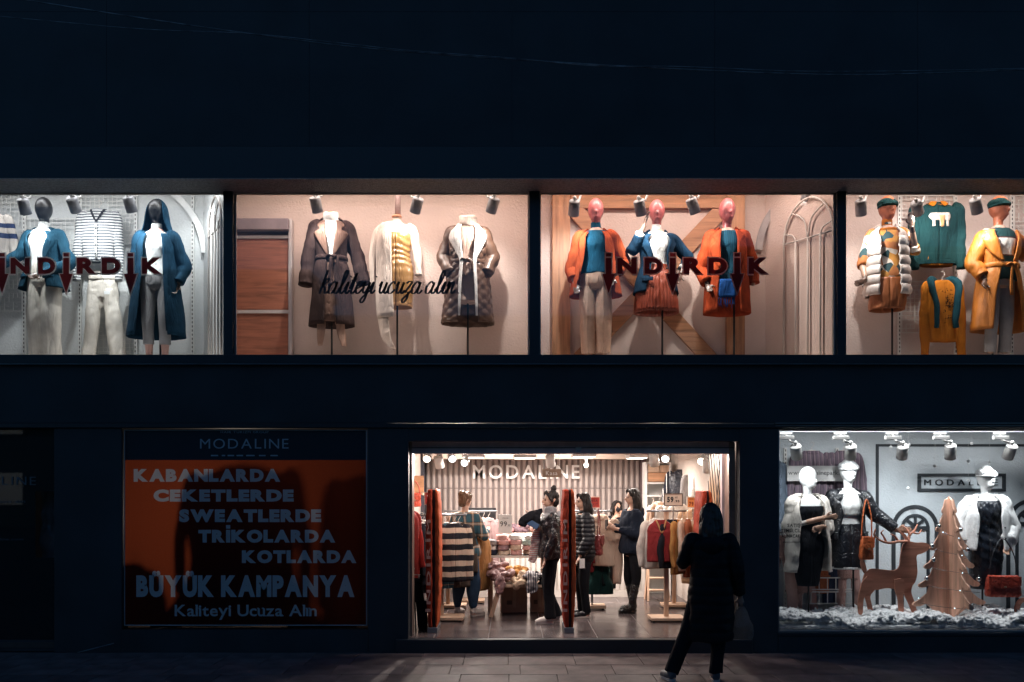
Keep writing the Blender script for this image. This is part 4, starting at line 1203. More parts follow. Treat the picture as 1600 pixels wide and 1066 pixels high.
f = torso('gold satin ruched dress with cream wrap over one shoulder on a torso form', 620, 336, .70, 1.05, R(-3), None)
M_gold = satin('gold', (.30, .155, .05), .30); M_wrap = fabric('cream_wrap', (.70, .58, .50), var=.1); M_goldline = mat('dress_hem', (.50, .26, .10), .5)
f.top(M_white_fab, 1.27, 1.455, e=.016, name='white_bodice', amp=.002)
rg = [(.56, .172, .125), (.75, .185, .13), (.93, .19, .132), (1.05, .160, .118), (1.12, .146, .11), (1.22, .155, .122), (1.30, .168, .138), (1.345, .172, .13)]
def ruch(th, z, V): return .0045 * np.sin(z * 90 + 1.1 * np.sin(th * 3 + z * 9) + 2.2 * np.sin(th * 1.5) + 1.5 * np.sin(z * 17)) * np.clip((z - .78) * 4, 0, 1) * (1 - np.clip((z - 1.22) * 8, 0, 1))
f.rings = rg; f.shell(rg, M_gold, 'dress', None, 72, 90, fn=ruch, amp=.003, freq=18, stretch=(.3, .3, 1))
f.shell([(.535, .170, .123), (.56, .173, .126), (.585, .172, .125)], M_goldline, 'hem_band', None, 48, 6, amp=.002)
f.rings = [(0, .21, .15), (.6, .20, .15), (1., .18, .14), (1.3, .19, .15), (1.4, .17, .11), (1.48, .13, .085)]
f.front([(1.475, -.15, -.02, -.02), (1.40, -.20, -.03), (1.2, -.215, -.03), (.9, -.215, -.025), (.62, -.22, -.01), (.40, -.20, .00)], M_wrap, 'wrap', .026, 12, amp=.014)
f.front([(.42, -.19, -.06), (.28, -.17, -.05), (.16, -.13, -.03), (.05, -.02, .02)], M_wrap, 'wrap_end', .02, 8, amp=.014)
mb = MB(); mb.tube([(-.13, 0, 1.45), (-.20, 0, 1.36), (-.245, -.02, 1.15), (-.25, -.02, .9), (-.235, -.03, .75)], [.04, .065, .06, .055, .045], n=14, m=26); V = mb.v[0]; V[:, 0] += wrinkle(V, .008, 26, (1, 1, .5), 3); mb.build('sleeve', M_wrap, f.t, True)
mb = MB(); mb.tube([(.12, 0, 1.45), (.175, 0, 1.38), (.215, -.01, 1.2), (.245, -.02, 1.0), (.255, -.03, .88)], [.04, .058, .05, .045, .042], n=14, m=26); V = mb.v[0]; V[:, 0] += wrinkle(V, .008, 26, (1, 1, .5), 5); mb.build('sleeve', M_wrap, f.t, True)
o = MB().tube([at(621.5, 338, .72), at(621.5, 250, .72)], .034, n=14).build('ceiling_post', mat('mauve_post', (.42, .30, .28), .6), None, True); o.data.transform(Matrix.Identity(4)); tag(o, 'mauve round post dropping from the ceiling above the gold dress', 'post')

f = torso('quilted bronze coat with white shearling lapels and belt on a torso form', 731, 340, .70, 1.05, R(3), pose(((-.265, .02, 1.13), (-.20, -.10, .93)), ((.275, .02, 1.13), (.21, -.10, .93))))
M_quilt = mat('quilted_nylon', (.10, .053, .034), .38, var=.15, bump=.1, spec=.6); M_shear = fabric('shearling', (.80, .77, .74), var=.06, bump=.8, weave=90); M_tank = satin('blush_top', (.46, .31, .25), .5)
f.top(M_tank, .62, amp=.006, e=.016, name='blush_dress', flare=.02)
def quilt(th, z, V):
    u = th * 3.2 * .5; a = np.sin((u * 2.1 + z * 22) * 1.35); b = np.sin((u * 2.1 - z * 22) * 1.35)
    return .022 * (np.minimum(np.abs(a), np.abs(b)) ** .5 - .6)
rg = [(.38, .285, .195), (.6, .26, .185), (.85, .235, .17), (1.06, .195, .15), (1.2, .205, .155), (1.3, .21, .155), (1.39, .195, .122), (1.44, .13, .09), (1.465, .09, .075)]
f.coat(M_quilt, rg, [(.38, 20), (.8, 17), (1.05, 15), (1.2, 22), (1.38, 42), (1.47, 60)], n=110, mm=90, fn=quilt, amp=.006, thick=.012)
def quilt_s(V):
    return .009 * (np.minimum(np.abs(np.sin(V[:, 2] * 20 + V[:, 0] * 26)), np.abs(np.sin(V[:, 2] * 20 - V[:, 0] * 26))) ** .5 - .5)
for s in (-1, 1):
    f.sleeve(s, M_quilt, (.088, .084, .076, .068), 1.0, amp=.004, fn=quilt_s)
    f.front([(.44, s * .085, s * .105), (.8, s * .07, s * .10), (1.05, s * .052, s * .09), (1.15, s * .062, s * .13), (1.27, s * .075, s * .185), (1.34, s * .085, s * .20), (1.40, s * .08, s * .17), (1.46, s * .065, s * .12)], M_shear, 'shearling_lapel', .020, 8, thick=.016)
f.belt(M_quilt, 1.055, .205, .16, .045, .0, (.18, .12))
f.collar(M_shear, .092, 1.42, .07, 48, .045)
mb = MB()
for i in range(3):
    a = np.linspace(0, 2 * PI, 26); mb.tube([((.082 - .004 * i) * math.cos(t), .075 * math.sin(t), 1.49 + .032 * i + .012 * math.sin(t * 2 + i)) for t in a], .028, n=10, caps=False)
fuse(mb, 'knit_snood', fabric('snood', (.70, .60, .53)), f.t, .009, 2, .004, 40)

# ------------------------------------------------------------------ third window: pink headed mannequins
M_pink = mat('mannequin_rose_head', (.44, .12, .12), .28, var=.6, scale=9, bump=.02, spec=.6)
M_orange = fabric('orange_wool', (.36, .062, .018), var=.25); M_orange2 = fabric('rust_boucle', (.33, .048, .014), var=.35, bump=.8, weave=120); M_teal = fabric('teal_knit', (.008, .065, .115), var=.2)
M_goldsat = satin('champagne', (.66, .43, .31), .30); M_navy = fabric('navy_blazer', (.007, .030, .062), var=.25); M_rust = satin('rust_pleat', (.30, .055, .025), .40)
GP = 'pink headed mannequins'
f = Fig('mannequin', 'pink headed mannequin in orange coat, teal polo neck and champagne satin trousers', 'mannequin', base_for(931, 315, .65, 1.06), R(-8), GW, 1.06,
        pose(((-.265, .02, 1.06), (-.215, -.10, .85)), ((.30, .05, 1.13), (.20, -.10, .92))))
f.body(M_tan, hands=False, neck=False, feet=False); f.egg_head(M_pink, .1); f.hands(M_bronze)
f.top(M_teal, .98, turtle=.085, name='polo_neck', amp=.004, flare=.02); f.trousers(M_goldsat, .12, (.098, .088, .080, .082), 1.07, amp=.008, crease=.007)
rg = [(.74, .285, .19), (.92, .26, .175), (1.1, .225, .155), (1.25, .21, .15), (1.35, .20, .135), (1.41, .17, .105), (1.465, .09, .078)]
f.coat(M_orange, rg, [(.74, 46), (1.0, 38), (1.2, 34), (1.38, 40), (1.47, 60)], 'open_coat', amp=.012)
for s in (-1, 1):
    f.sleeve(s, M_orange, (.085, .08, .075, .07), .62)
    f.front([(.95, s * .16, s * .175), (1.15, s * .118, s * .17), (1.3, s * .105, s * .185), (1.37, s * .10, s * .17), (1.43, s * .07, s * .12)], M_orange, 'lapel', .014, 6)
f.collar(M_orange, .085, 1.43, .05, 55, .035); f.pole(0, .5, .06, .05)

f = Fig('mannequin', 'pink headed mannequin in navy blazer and rust pleated skirt raising one hand', 'mannequin', base_for(1026, 317, .65, 1.06), R(4), GW, 1.06,
        pose(((-.285, -.04, 1.25), (-.165, -.14, 1.50)), ((.36, .06, 1.20), (.255, -.03, 1.00))))
f.J[('hd', -1)] = Vector((.25, -.1, 1)); f.J[('hn', -1)] = Vector((1, -.3, 0))
f.body(M_tan, hands=False, neck=False, feet=False, legs=False); f.egg_head(M_pink, -.15); f.hands(M_bronze, (-1, 1), .2)
f.top(M_white_fab, 1.0, turtle=.08, name='polo_neck', amp=.003)
rg2 = [(.57, .235, .19), (.75, .222, .175), (.92, .20, .15), (1.05, .158, .115), (1.09, .15, .108)]
def pleat(th, z, V): return .012 * np.abs(np.sin(th * 22)) * np.clip((1.1 - z) * 2.5, .15, 1)
f.rings = rg2; f.shell(rg2, M_rust, 'pleated_skirt', None, 220, 20, fn=pleat, amp=.006)
blazer(f, M_navy, .78, gapt=16, gaph=34, gapw=26, frac=.55, flare=.05, sr=(.076, .07, .062, .056))
for s in (-1, 1):
    w = f.J['el'][s].lerp(f.J['wr'][s], .6); d = (f.J['wr'][s] - f.J['el'][s]).normalized(); MB().tube([w - d * .03, w + d * .03], [.05, .048], n=16).build('cuff', M_white_fab, f.t, True)
f.pole((FZ - f.t.location.z) / 1.06, .8, .07, .03)

f = Fig('mannequin', 'pink headed mannequin in rust wool coat and teal sweater with fringed blue scarf', 'mannequin', base_for(1136, 315, .65, 1.06), R(-5), GW, 1.06,
        pose(((-.275, .04, 1.06), (-.225, -.10, .86)), ((.275, .04, 1.08), (.285, .02, .86))))
f.body(M_tan, hands=False, neck=False, feet=False, legs=False); f.egg_head(M_pink, .25); f.hands(M_bronze, (-1,))
M_rib = stripes('teal_rib', [(.5, (.007, .065, .11)), (1, (.003, .034, .06))], .022, axis='X', warp=.0)
f.top(M_rib, .86, name='ribbed_sweater', amp=.003, turtle=.015)
rg = [(.55, .245, .18), (.8, .235, .17), (1.0, .215, .155), (1.2, .205, .15), (1.32, .205, .145), (1.40, .18, .11), (1.44, .135, .09), (1.465, .09, .078)]
f.coat(M_orange2, rg, [(.55, 26), (.9, 25), (1.15, 25), (1.38, 38), (1.47, 60)], 'wool_coat', amp=.008, thick=.012)
for s in (-1, 1):
    f.sleeve(s, M_orange2, (.088, .084, .078, .072), .88)
    f.front([(1.02, s * .09, s * .10), (1.14, s * .088, s * .17), (1.26, s * .088, s * .19), (1.32, s * .09, s * .13), (1.38, s * .085, s * .17), (1.45, s * .07, s * .12)], M_orange2, 'lapel', .016, 6, thick=.010)
f.collar(M_orange2, .09, 1.43, .06, 50, .04)
M_scarf = fabric('blue_scarf', (.008, .055, .20), var=.3)
f.rings = [(z, a - .03, b - .015) for z, a, b in rg]
f.front([(.90, -.10, .06), (.80, -.11, .07), (.70, -.115, .065)], M_scarf, 'scarf', .02, 10, amp=.01)
fr = MB()
for i in range(16):
    x = -.112 + i * .0115; fr.tube([(x, -.165, .71), (x + random.uniform(-.01, .01), -.172, .66), (x + random.uniform(-.015, .015), -.168, .60 + random.uniform(-.02, .03))], [.004, .0035, .003], n=5, m=5)
fr.build('fringe', M_scarf, f.t, True)
f.buttons(M_slot, [(.12, .98), (.12, .84)], .012)
f.pole((FZ - f.t.location.z) / 1.06, .85, .08, .03)

# ------------------------------------------------------------------ fourth window
M_headtan = mat('mannequin_terracotta_head', (.40, .12, .05), .45, var=.2); M_must = fabric('mustard', (.42, .135, .012), var=.15); M_yel = satin('amber_coat', (.48, .155, .014), .5)
M_green = fabric('bottle_green', (.007, .034, .036), var=.15); M_puff = satin('puffer_white', (.72, .66, .62), .45); M_orsk = satin('orange_skirt', (.36, .11, .03), .5)
def cap(f, m, side=1):
    mb = MB(); mb.ell((0, .005, 1.735), (.105, .12, .058), 22, 14); mb.ell((.02 * side, -.02, 1.715), (.098, .11, .045), 22, 12)
    fuse(mb, 'cap_crown', m, f.t, .009, 2, .004, 30)
    mb = MB(); mb.ell((0, -.085, 1.700), (.082, .062, .016), 20, 10); mb.build('cap_peak', m, f.t, True)
    a = np.linspace(0, 2 * PI, 28); MB().tube([(.088 * math.cos(t), .104 * math.sin(t) - .004, 1.700) for t in a], .014, n=8, caps=False).build('cap_band', m, f.t, True)
def patch_mat():
    m, nt, b = nodes('patchwork_print'); tc = N(nt, 'TexCoord'); vo = N(nt, 'TexVoronoi'); vo.inputs['Scale'].default_value = 13
    nt.links.new(tc.outputs['Object'], vo.inputs['Vector']); cr = N(nt, 'ValToRGB'); cr.color_ramp.interpolation = 'CONSTANT'; e = cr.color_ramp.elements
    e[0].color = rgba((.52, .24, .05)); e[1].position = .35; e[1].color = rgba((.64, .58, .52)); e.new(.6).color = rgba((.45, .16, .05)); e.new(.78).color = rgba((.02, .06, .07))
    sp = N(nt, 'SeparateColor'); nt.links.new(vo.outputs['Color'], sp.inputs[0]); nt.links.new(sp.outputs[0], cr.inputs[0]); nt.links.new(cr.outputs[0], b.inputs['Base Color']); b.inputs['Roughness'].default_value = .85
    return m
M_patch = patch_mat()
f = Fig('mannequin', 'mannequin in white puffer vest over patterned orange top with green cap', 'mannequin', base_for(1386, 311, .65, 1.06), R(-10), GW, 1.06,
        pose(((-.255, .0, 1.08), (-.245, -.10, .88)), ((.29, .0, 1.20), (.215, -.17, 1.43))))
f.J[('hd', -1)] = Vector((-.9, -.3, -.35)); f.J[('hd', 1)] = Vector((-.1, -.1, 1)); f.J[('hn', 1)] = Vector((0, -1, 0))
f.body(M_tan, hands=False, neck=False, feet=False, legs=False); f.egg_head(M_headtan, .35); cap(f, M_green); f.hands(M_bronze, curl=.2)
f.top(M_patch, .85, turtle=.07, name='patterned_top', amp=.004, sleeves={-1: 1.1, 1: 1.25}, sr=(.07, .062, .058))
f.top(M_must, 1.42, 1.456, e=.02, turtle=.09, name='orange_neck', amp=.004)
def puff(th, z, V): return .022 * np.abs(np.sin((z - .72) * PI / .105)) ** .6 - .01
rg = [(.72, .23, .175), (.9, .225, .17), (1.1, .21, .16), (1.28, .205, .155), (1.38, .18, .12), (1.43, .14, .095), (1.47, .10, .085)]
f.coat(M_puff, rg, [(.72, 24), (1.1, 22), (1.3, 22), (1.47, 40)], 'puffer_vest', n=70, mm=110, fn=puff, amp=.006, thick=.014)
f.collar(M_puff, .098, 1.43, .07, 40, .02)
rg2 = [(.56, .19, .15), (.75, .195, .15), (.9, .185, .135)]
f.shell(rg2, M_orsk, 'shorts', None, 60, 16, amp=.014, freq=20)
f.pole((FZ - f.t.location.z) / 1.06, .8, .06, .03)

gs, ff = hung('hanging_sweatshirt', 'bottle green sweatshirt with white elephant print on a hanger', 'sweatshirt', at(1463, 303, .80), R(-3), M_green, w=.27, L=.68, d=.08, sleeves=.70, seed=12, neck_m=M_must, sl_spread=.03, hem_m=M_green, sr=(.085, .06), amp=.012)
M_print = mat('print_white', (.50, .46, .42), .8, var=.35, scale=30)
el = [(-.12, -.30), (-.10, -.255), (-.05, -.24), (.0, -.255), (.05, -.24), (.10, -.25), (.125, -.30), (.12, -.37), (.09, -.385), (.08, -.34), (.06, -.335), (.05, -.40), (.01, -.40), (.0, -.35), (-.04, -.345), (-.05, -.385), (-.085, -.385), (-.09, -.33), (-.11, -.34)]
ff.front([(-.25, -.10, .11), (-.29, -.125, .125), (-.34, -.09, .11)], M_print, 'print', .010, 10, thick=.002, amp=.008)
for q, w in ((-.07, .035), (.02, .05), (.09, .03)):
    ff.front([(-.33, q - w / 2, q + w / 2), (-.38, q - w / 2, q + w / 2), (-.41, q - w / 2, q + w / 2)], M_print, 'print', .011, 4, thick=.002, amp=.008)
ff.front([(-.28, -.01, .06), (-.34, .0, .05), (-.42, .01, .04)], mat('print_gold', (.50, .28, .12), .6), 'print', .014, 5, thick=.002, amp=.008)
for s in (-1, 1):
    ff.front([(-.105, s * .02, s * .09), (-.135, s * .03, s * .115), (-.165, s * .055, s * .075)], M_must, 'shirt_collar', .018, 5, thick=.004)
ff.shell([(-.86, .19, .07), (-.80, .205, .075), (-.74, .21, .075)], M_must, 'shirt_tail', None, 40, 8, amp=.012, power=2)

ms, ff = hung('hanging_sweatshirt', 'mustard sweatshirt on a hanger with navy sleeves draped over its shoulders', 'sweatshirt', at(1472, 424, .72), R(3), M_must, w=.215, L=.70, d=.075, sleeves=.80, seed=14, sl_spread=.035, hem=.185, sr=(.075, .055), amp=.012)
M_navyk = fabric('navy_knit', (.008, .045, .06), var=.2)
for s in (-1, 1):
    mb = MB(); mb.tube([(s * .05, .06, -.13), (s * .13, .01, -.115), (s * .16, -.07, -.20), (s * .125, -.105, -.38), (s * .11, -.105, -.58), (s * .115, -.10, -.68)], [.05, .06, .052, .045, .042, .04], n=14, m=28, flat=.7, flat_dir=(0, 1, 0)); V = mb.v[0]; V[:, 0] += wrinkle(V, .006, 28, (1, 1, .5), s + 3); mb.build('draped_sleeve', M_navyk, ms, True)
sq = MB(); rs = random.Random(5)
for i in range(70):
    x, z = rs.gauss(.03, .035), -.40 + rs.gauss(0, .07); sq.box((x, -.093, z), (.010, .003, .010))
sq.build('sequins', mat('sequin_dark', (.05, .04, .03), .25, metal=.7), ms)

f = Fig('mannequin', 'mannequin in amber belted coat, green sweatshirt and green cap raising one hand', 'mannequin', base_for(1560, 311, .65, 1.06), R(8), GW, 1.06,
        pose(((-.28, .03, 1.08), (-.215, -.09, .86)), ((.34, .02, 1.20), (.235, -.16, 1.42))))
f.J[('hd', 1)] = Vector((.05, -.1, 1)); f.J[('hd', -1)] = Vector((-.5, -.4, -.6))
f.body(M_tan, hands=False, neck=False, feet=False); f.egg_head(M_headtan, .5); cap(f, M_green); f.hands(M_bronze, curl=.25)
def band_mat():
    m = stripes('green_white_band', [(.24, (.007, .034, .036)), (.26, (.10, .03, .02)), (.53, (.66, .63, .60)), (.55, (.10, .03, .02)), (1, (.007, .034, .036))], .65, warp=0., offset=-1.15 / .65 + .26); return m
f.top(band_mat(), .88, name='sweatshirt', amp=.005, e=.022, flare=.03, turtle=.012); f.trousers(M_greyleg, .10, (.092, .072, .066, .066), 1.05, amp=.004)
rg = [(.33, .30, .20), (.6, .27, .19), (.9, .235, .17), (1.05, .20, .15), (1.2, .215, .155), (1.3, .225, .155), (1.37, .215, .13), (1.40, .20, .11)]
f.coat(M_yel, rg, [(.33, 34), (.7, 30), (1.03, 16), (1.2, 30), (1.38, 52), (1.45, 70)], 'amber_coat', amp=.014, freq=13)
for s in (-1, 1):
    f.sleeve(s, M_yel, (.095, .09, .082, .076), .72 if s < 0 else .35, top=-.04)
    f.front([(1.06, s * .05, s * .07), (1.16, s * .08, s * .17), (1.28, s * .11, s * .225), (1.36, s * .13, s * .24), (1.42, s * .12, s * .20)], M_yel, 'lapel', .018, 6, thick=.010)
f.belt(M_yel, 1.03, .212, .162, .05, .06, (.34, .28)); f.pole(0, .4, -.02, .07)
MB().bar((.5, 0, .55), (.5, 0, .56), .01).build('pole_foot', M_black_metal, f.t) if False else None
# ------------------------------------------------------------------ ground floor: backlit campaign banner
def translucent(name, col, front, rough=.6, thru=.75):
    if name in MATS: return MATS[name]
    m, nt, b = nodes(name)
    tc = N(nt, 'TexCoord'); nz = N(nt, 'TexNoise'); nz.inputs['Scale'].default_value = 26; nz.inputs['Detail'].default_value = 6; nt.links.new(tc.outputs['Object'], nz.inputs['Vector'])
    cr = N(nt, 'ValToRGB'); cr.color_ramp.elements[0].color = rgba(front, .85); cr.color_ramp.elements[1].color = rgba(front, 1.1); nt.links.new(nz.outputs[0], cr.inputs[0]); nt.links.new(cr.outputs[0], b.inputs['Base Color'])
    b.inputs['Roughness'].default_value = rough; b.inputs['Specular IOR Level'].default_value = .3
    tr = N(nt, 'BsdfTranslucent'); n2 = N(nt, 'TexNoise'); n2.inputs['Scale'].default_value = 170; nt.links.new(tc.outputs['Object'], n2.inputs['Vector'])
    c2 = N(nt, 'ValToRGB'); c2.color_ramp.elements[0].position = .3; c2.color_ramp.elements[1].position = .7; c2.color_ramp.elements[0].color = rgba(col, .72); c2.color_ramp.elements[1].color = rgba(col, 1.15); nt.links.new(n2.outputs[0], c2.inputs[0]); nt.links.new(c2.outputs[0], tr.inputs[0]); mx = N(nt, 'MixShader'); mx.inputs[0].default_value = thru
    nt.links.new(b.outputs[0], mx.inputs[1]); nt.links.new(tr.outputs[0], mx.inputs[2]); nt.links.new(mx.outputs[0], nt.nodes['Material Output'].inputs[0])
    MATS[name] = m; return m
M_ban = translucent('banner_orange', (.50, .10, .038), (.10, .03, .026), .3)
M_banl = translucent('banner_letter', (.80, .78, .74), (.82, .86, .88), thru=.45)
M_bannavy = mat('banner_navy', (.010, .016, .026), .5, var=.1)
bn = thing('campaign_banner', 'backlit orange campaign banner with white lettering and navy top strip', 'banner', (X(195), -.004, Zp(977)), 0)
u = .007
BWd, BHt = 378 * u, 305 * u
def bz(py): return (977 - py) * u
def bxx(px): return (px - 195) * u
MB().box2((.006, -.001, bz(719)), (BWd - .006, .003, BHt - .006)).build('top_strip', M_bannavy, bn)
for q in ((-.004, -.004, BWd + .004, .006), (-.004, BHt - .006, BWd + .004, BHt + .002), (-.004, .006, .006, BHt - .006), (BWd - .006, .006, BWd + .004, BHt - .006)):
    MB().box2((q[0], -.008, q[1]), (q[2], .012, q[3])).build('frame_strip', mat('banner_frame', (.55, .55, .56), .4, metal=.4, var=.2, scale=3), bn)
MB().box2((BWd + .012, -.012, .01), (BWd + .02, .0, BHt + .01)).build('frame_strip', M_trim, bn)
for tx, x0, x1, y0, y1, bo, ser in (('KABANLARDA', 209, 438, 733, 753, .045, 0), ('CEKETLERDE', 240, 459, 765, 784, .045, 0), ('SWEATLERDE', 280, 502, 796, 816, .045, 0), ('TRİKOLARDA', 310, 524, 828, 848, .045, 0), ('KOTLARDA', 378, 557, 860, 880, .045, 0), ('BÜYÜK KAMPANYA', 213, 554, 899, 933, .04, 0), ('Kaliteyi Ucuza Alın', 273, 495, 945, 963, .012, 1)):
    lettering(tx, bn, M_banl, bxx(x0), bz(y1), (x1 - x0) * u, (y1 - y0) * u, .001, 0, bold=bo * 1.55, gap=.05, space=.30, serif=bool(ser))
# the orange sheet is printed round the letters: one triangulated sheet with the letter shapes left out
from mathutils.geometry import delaunay_2d_cdt
_v = [Vector(q) for q in ((.006, .006), (BWd - .006, .006), (BWd - .006, bz(719)), (.006, bz(719)))]; _f = [[0, 1, 2, 3]]
for o in bn.children:
    if o.name.startswith('letter'):
        k0 = len(_v); _v += [Vector((w_.co.x + o.location.x, w_.co.z + o.location.z)) for w_ in o.data.vertices]
        _f += [[i + k0 for i in q.vertices] for q in o.data.polygons if abs(q.normal.y) > .5 and all(abs(o.data.vertices[i].co.y) < .0002 for i in q.vertices)]
_r = delaunay_2d_cdt(_v, [], _f, 1, 1e-5)
MB().add([(q.x, .001, q.y) for q in _r[0]], [tuple(q) for q, og in zip(_r[2], _r[5]) if list(og) == [0]]).build('orange_sheet', M_ban, bn, fix=False)
M_dim = mat('dim_sign_letter', (.42, .50, .56), .5, bump=0)
lettering('MODALINE', bn, M_dim, bxx(313), bz(701), 138 * u, 15 * u, -.005, .003, bold=-.004, gap=.20)
lettering('HAIR TURIZM GROUP', bn, M_dim, bxx(345), bz(677), 75 * u, 3.2 * u, -.005, .002, joined=True, name='small_print', gap=.2)
for a, b in ((330, 341), (347, 352), (356, 366), (370, 380), (385, 398), (405, 415), (423, 434)):
    MB().box2((bxx(a), -.005, bz(713)), (bxx(b), -.002, bz(711))).build('small_print', M_dim, bn)

# the stock room behind the banner
M_room = mat('stock_room_wall', (.10, .075, .065), .9)
for nm, a, b in (('stock_room_wall', (X(-160), 2.0, .1), (X(610), 2.1, 2.7)), ('stock_room_wall', (X(604), .13, .1), (X(612), 2.0, 2.7)), ('stock_room_wall', (X(-168), .13, .1), (X(-160), 2.0, 2.7)), ('stock_room_ceiling', (X(-160), .025, 2.70), (X(604), 2.0, 2.76)), ('stock_room_floor', (X(-160), .02, .04), (X(604), 2.0, .1))):
    tag(MB().box2(a, b).build(nm, M_room), kind='structure')
t = thing('wall_lamp', 'warm bulb lamp on the stock room wall behind the orange banner', 'lamp', (X(300), 1.85, 1.5))
MB().lathe([(.05, 0), (.05, .02), (.02, .03), (.02, .06)], M=Matrix.Rotation(R(90), 3, 'X')).build('lamp_base', M_canw, t, True)
MB().ell((0, -.10, 0), .045).build('bulb', emission('bulb_warm', (1, .7, .45), 8), t, True)
li = bpy.data.lights.new('lamp', 'POINT'); li.energy = 16; li.color = (1, .86, .72); li.shadow_soft_size = .09; lo = bpy.data.objects.new('lamp', li); COL.objects.link(lo); lo.parent = t; lo.location = (0, -.16, 0)
M_dk = fabric('dark_stock', (.05, .04, .045)); M_dk2 = fabric('brown_stock', (.12, .06, .04))
o = MB().tube([(X(215), .52, 2.08), (X(570), .52, 2.08)], .013, n=8).build('hanging_rail', M_black_metal, None, True); tag(o, 'clothes rail behind the orange banner', 'rail')
hung('hanging_coat', 'large dark coat seen as a shadow through the banner', 'coat', (X(352), .52, 1.96), R(8), M_dk, w=.40, L=1.62, d=.12, sleeves=.9, seed=31, flare=.22, sl_spread=.10)
hung('hanging_coat', 'second dark coat hanging close to the banner edge', 'coat', (X(488), .52, 1.90), R(-10), M_dk2, w=.30, L=1.50, d=.12, sleeves=.8, seed=32, flare=.08, k=1.08)
hung('hanging_shirt', 'small brown shirt hanging apart from the two dark coats', 'shirt', (X(236), .50, 1.22), R(20), M_dk2, w=.20, L=.9, d=.08, sleeves=.4, seed=33)

# ------------------------------------------------------------------ dark glazed side door at the edge
sd = thing('glazed_side_door', 'dark glass door with faint shop name at the picture edge', 'door', (X(-130), .06, .0), 0)
W = (86 + 130) * u
MB().box2((0, 0, .12), (W, .006, 2.43)).build('pane', glass(), sd)
for q in ((-.02, .0, .03, 2.44), (W - .02, .0, W + .01, 2.44)): MB().box2((q[0], -.03, q[1]), (q[2], .03, q[3])).build('door_frame', M_dark2, sd)
MB().box2((.03, -.03, .0), (W - .02, .03, .12)).build('door_frame', M_dark, sd)
M_light_block = mat('light_block_dark', (.02, .022, .026), .7)
xb = (50 + 130) * u
for q in ((.0, .12, xb, 2.69), (xb, .12, W, Zp(872)), (xb, Zp(768), W, 2.69)): MB().box2((q[0], .012, q[1]), (q[2], .016, q[3])).build('light_block_panel', M_light_block, sd)  # opaque panels added to hold stock room light back from the door glass
M_dimmer = mat('faint_door_letter', (.13, .17, .2), .5, bump=0)
lettering('MODALINE', sd, M_dimmer, (-88 + 130) * u, Zp(758), 140 * u, 13 * u, -.006, .003, bold=-.004, gap=.22)
lettering('kaliteyi ucuza alın', sd, M_dimmer, (-60 + 130) * u, Zp(786), 95 * u, 5 * u, -.005, .002, joined=True, name='small_print')
lettering('www.modaline.com', sd, M_dimmer, (-60 + 130) * u, Zp(845), 92 * u, 4 * u, -.005, .002, joined=True, name='small_print')
def crumple(label):
    t = thing('glint_sheet', label, 'plastic sheet', (X(40), .34, Zp(900)))
    n, m_ = 26, 40; V = []
    for j in range(m_):
        for i in range(n): V.append((i * .42 / n, 0, j * 1.1 / m_))
    V = np.array(V); V[:, 1] = wrinkle(V, .035, 30, (1, 1, .12), 4)
    MB().add(V, [(j * n + i, j * n + i + 1, (j + 1) * n + i + 1, (j + 1) * n + i) for j in range(m_ - 1) for i in range(n - 1)]).build('film', mat('glint_film', (.35, .32, .33), .18, var=.3, bump=.4, bscale=20), t, True, solid=.002)
crumple('added crumpled glossy sheet giving the glint behind the dark side door')  # invented sheet, put in to give the reflection streak in the glass
o = MB().tube([(X(132), -.16, .02), (X(184), -.10, .11)], .005, n=6).build('metal_strip', M_trim, None, True); tag(o, 'thin pale metal strip leaning at the foot of the dark pillar', 'metal strip')

# ------------------------------------------------------------------ ground floor display window
RF = .235; RB = 1.12
P5 = plaster('plaster_window_pale', (.56, .60, .63))
tag(MB().box2((X(1204), .125, RF - .08), (X(1900), RB + .1, RF)).build('window_display_floor', mat('display_board', (.5, .5, .5), .6)), kind='structure')
tag(MB().box2((X(1190), RB, RF), (X(1900), RB + .1, 2.70)).build('window_display_wall', P5), kind='structure')
tag(MB().box2((X(1190), .125, 2.585), (X(1900), RB + .1, 2.66)).build('window_display_ceiling', M_white), kind='structure')
tag(MB().box2((X(1186), .125, RF), (X(1204), RB + .1, 2.60)).build('window_display_partition', P5), kind='structure')
o = MB().box2((X(1208), .25, 2.418), (X(1800), .31, 2.472)).build('track_rail', mat('grey_rail', (.35, .38, .42), .4, metal=.3)); tag(o, 'grey ceiling track along the snowy ground floor window', 'track rail')
ICE = (.93, .975, 1.0)
for i, (px, tx, ty, pw) in enumerate(((1244, 1255, 800, 24), (1329, 1325, 800, 24), (1410, 1400, 790, 34), (1485, 1480, 850, 34), (1578, 1540, 800, 27))):
    lab = ('white spotlight above the cream fur coat', 'white spotlight above the black leather jacket', 'white spotlight above the plywood deer', 'white spotlight above the plywood tree', 'white spotlight above the white fur jacket')[i]
    t = spotlight(at(px, 706, .24), at(tx, ty, .75), lab, pw, ICE, 'white spotlights of the snowy window', rail=(-.11, 0), can=M_canw, zc=2.42, L=.165, r=.062, size=105)
    MB().box((-.12, -.03, .155), (.17, .05, .04)).build('driver_box', M_canw, t, bevel=.004)
fill_strip(1225, 1700, .17, 2.584, 'added fill lamp on the ceiling of the snowy ground floor window', 32, (.97, .98, 1.0))  # unseen lamp added to brighten the front faces in this window

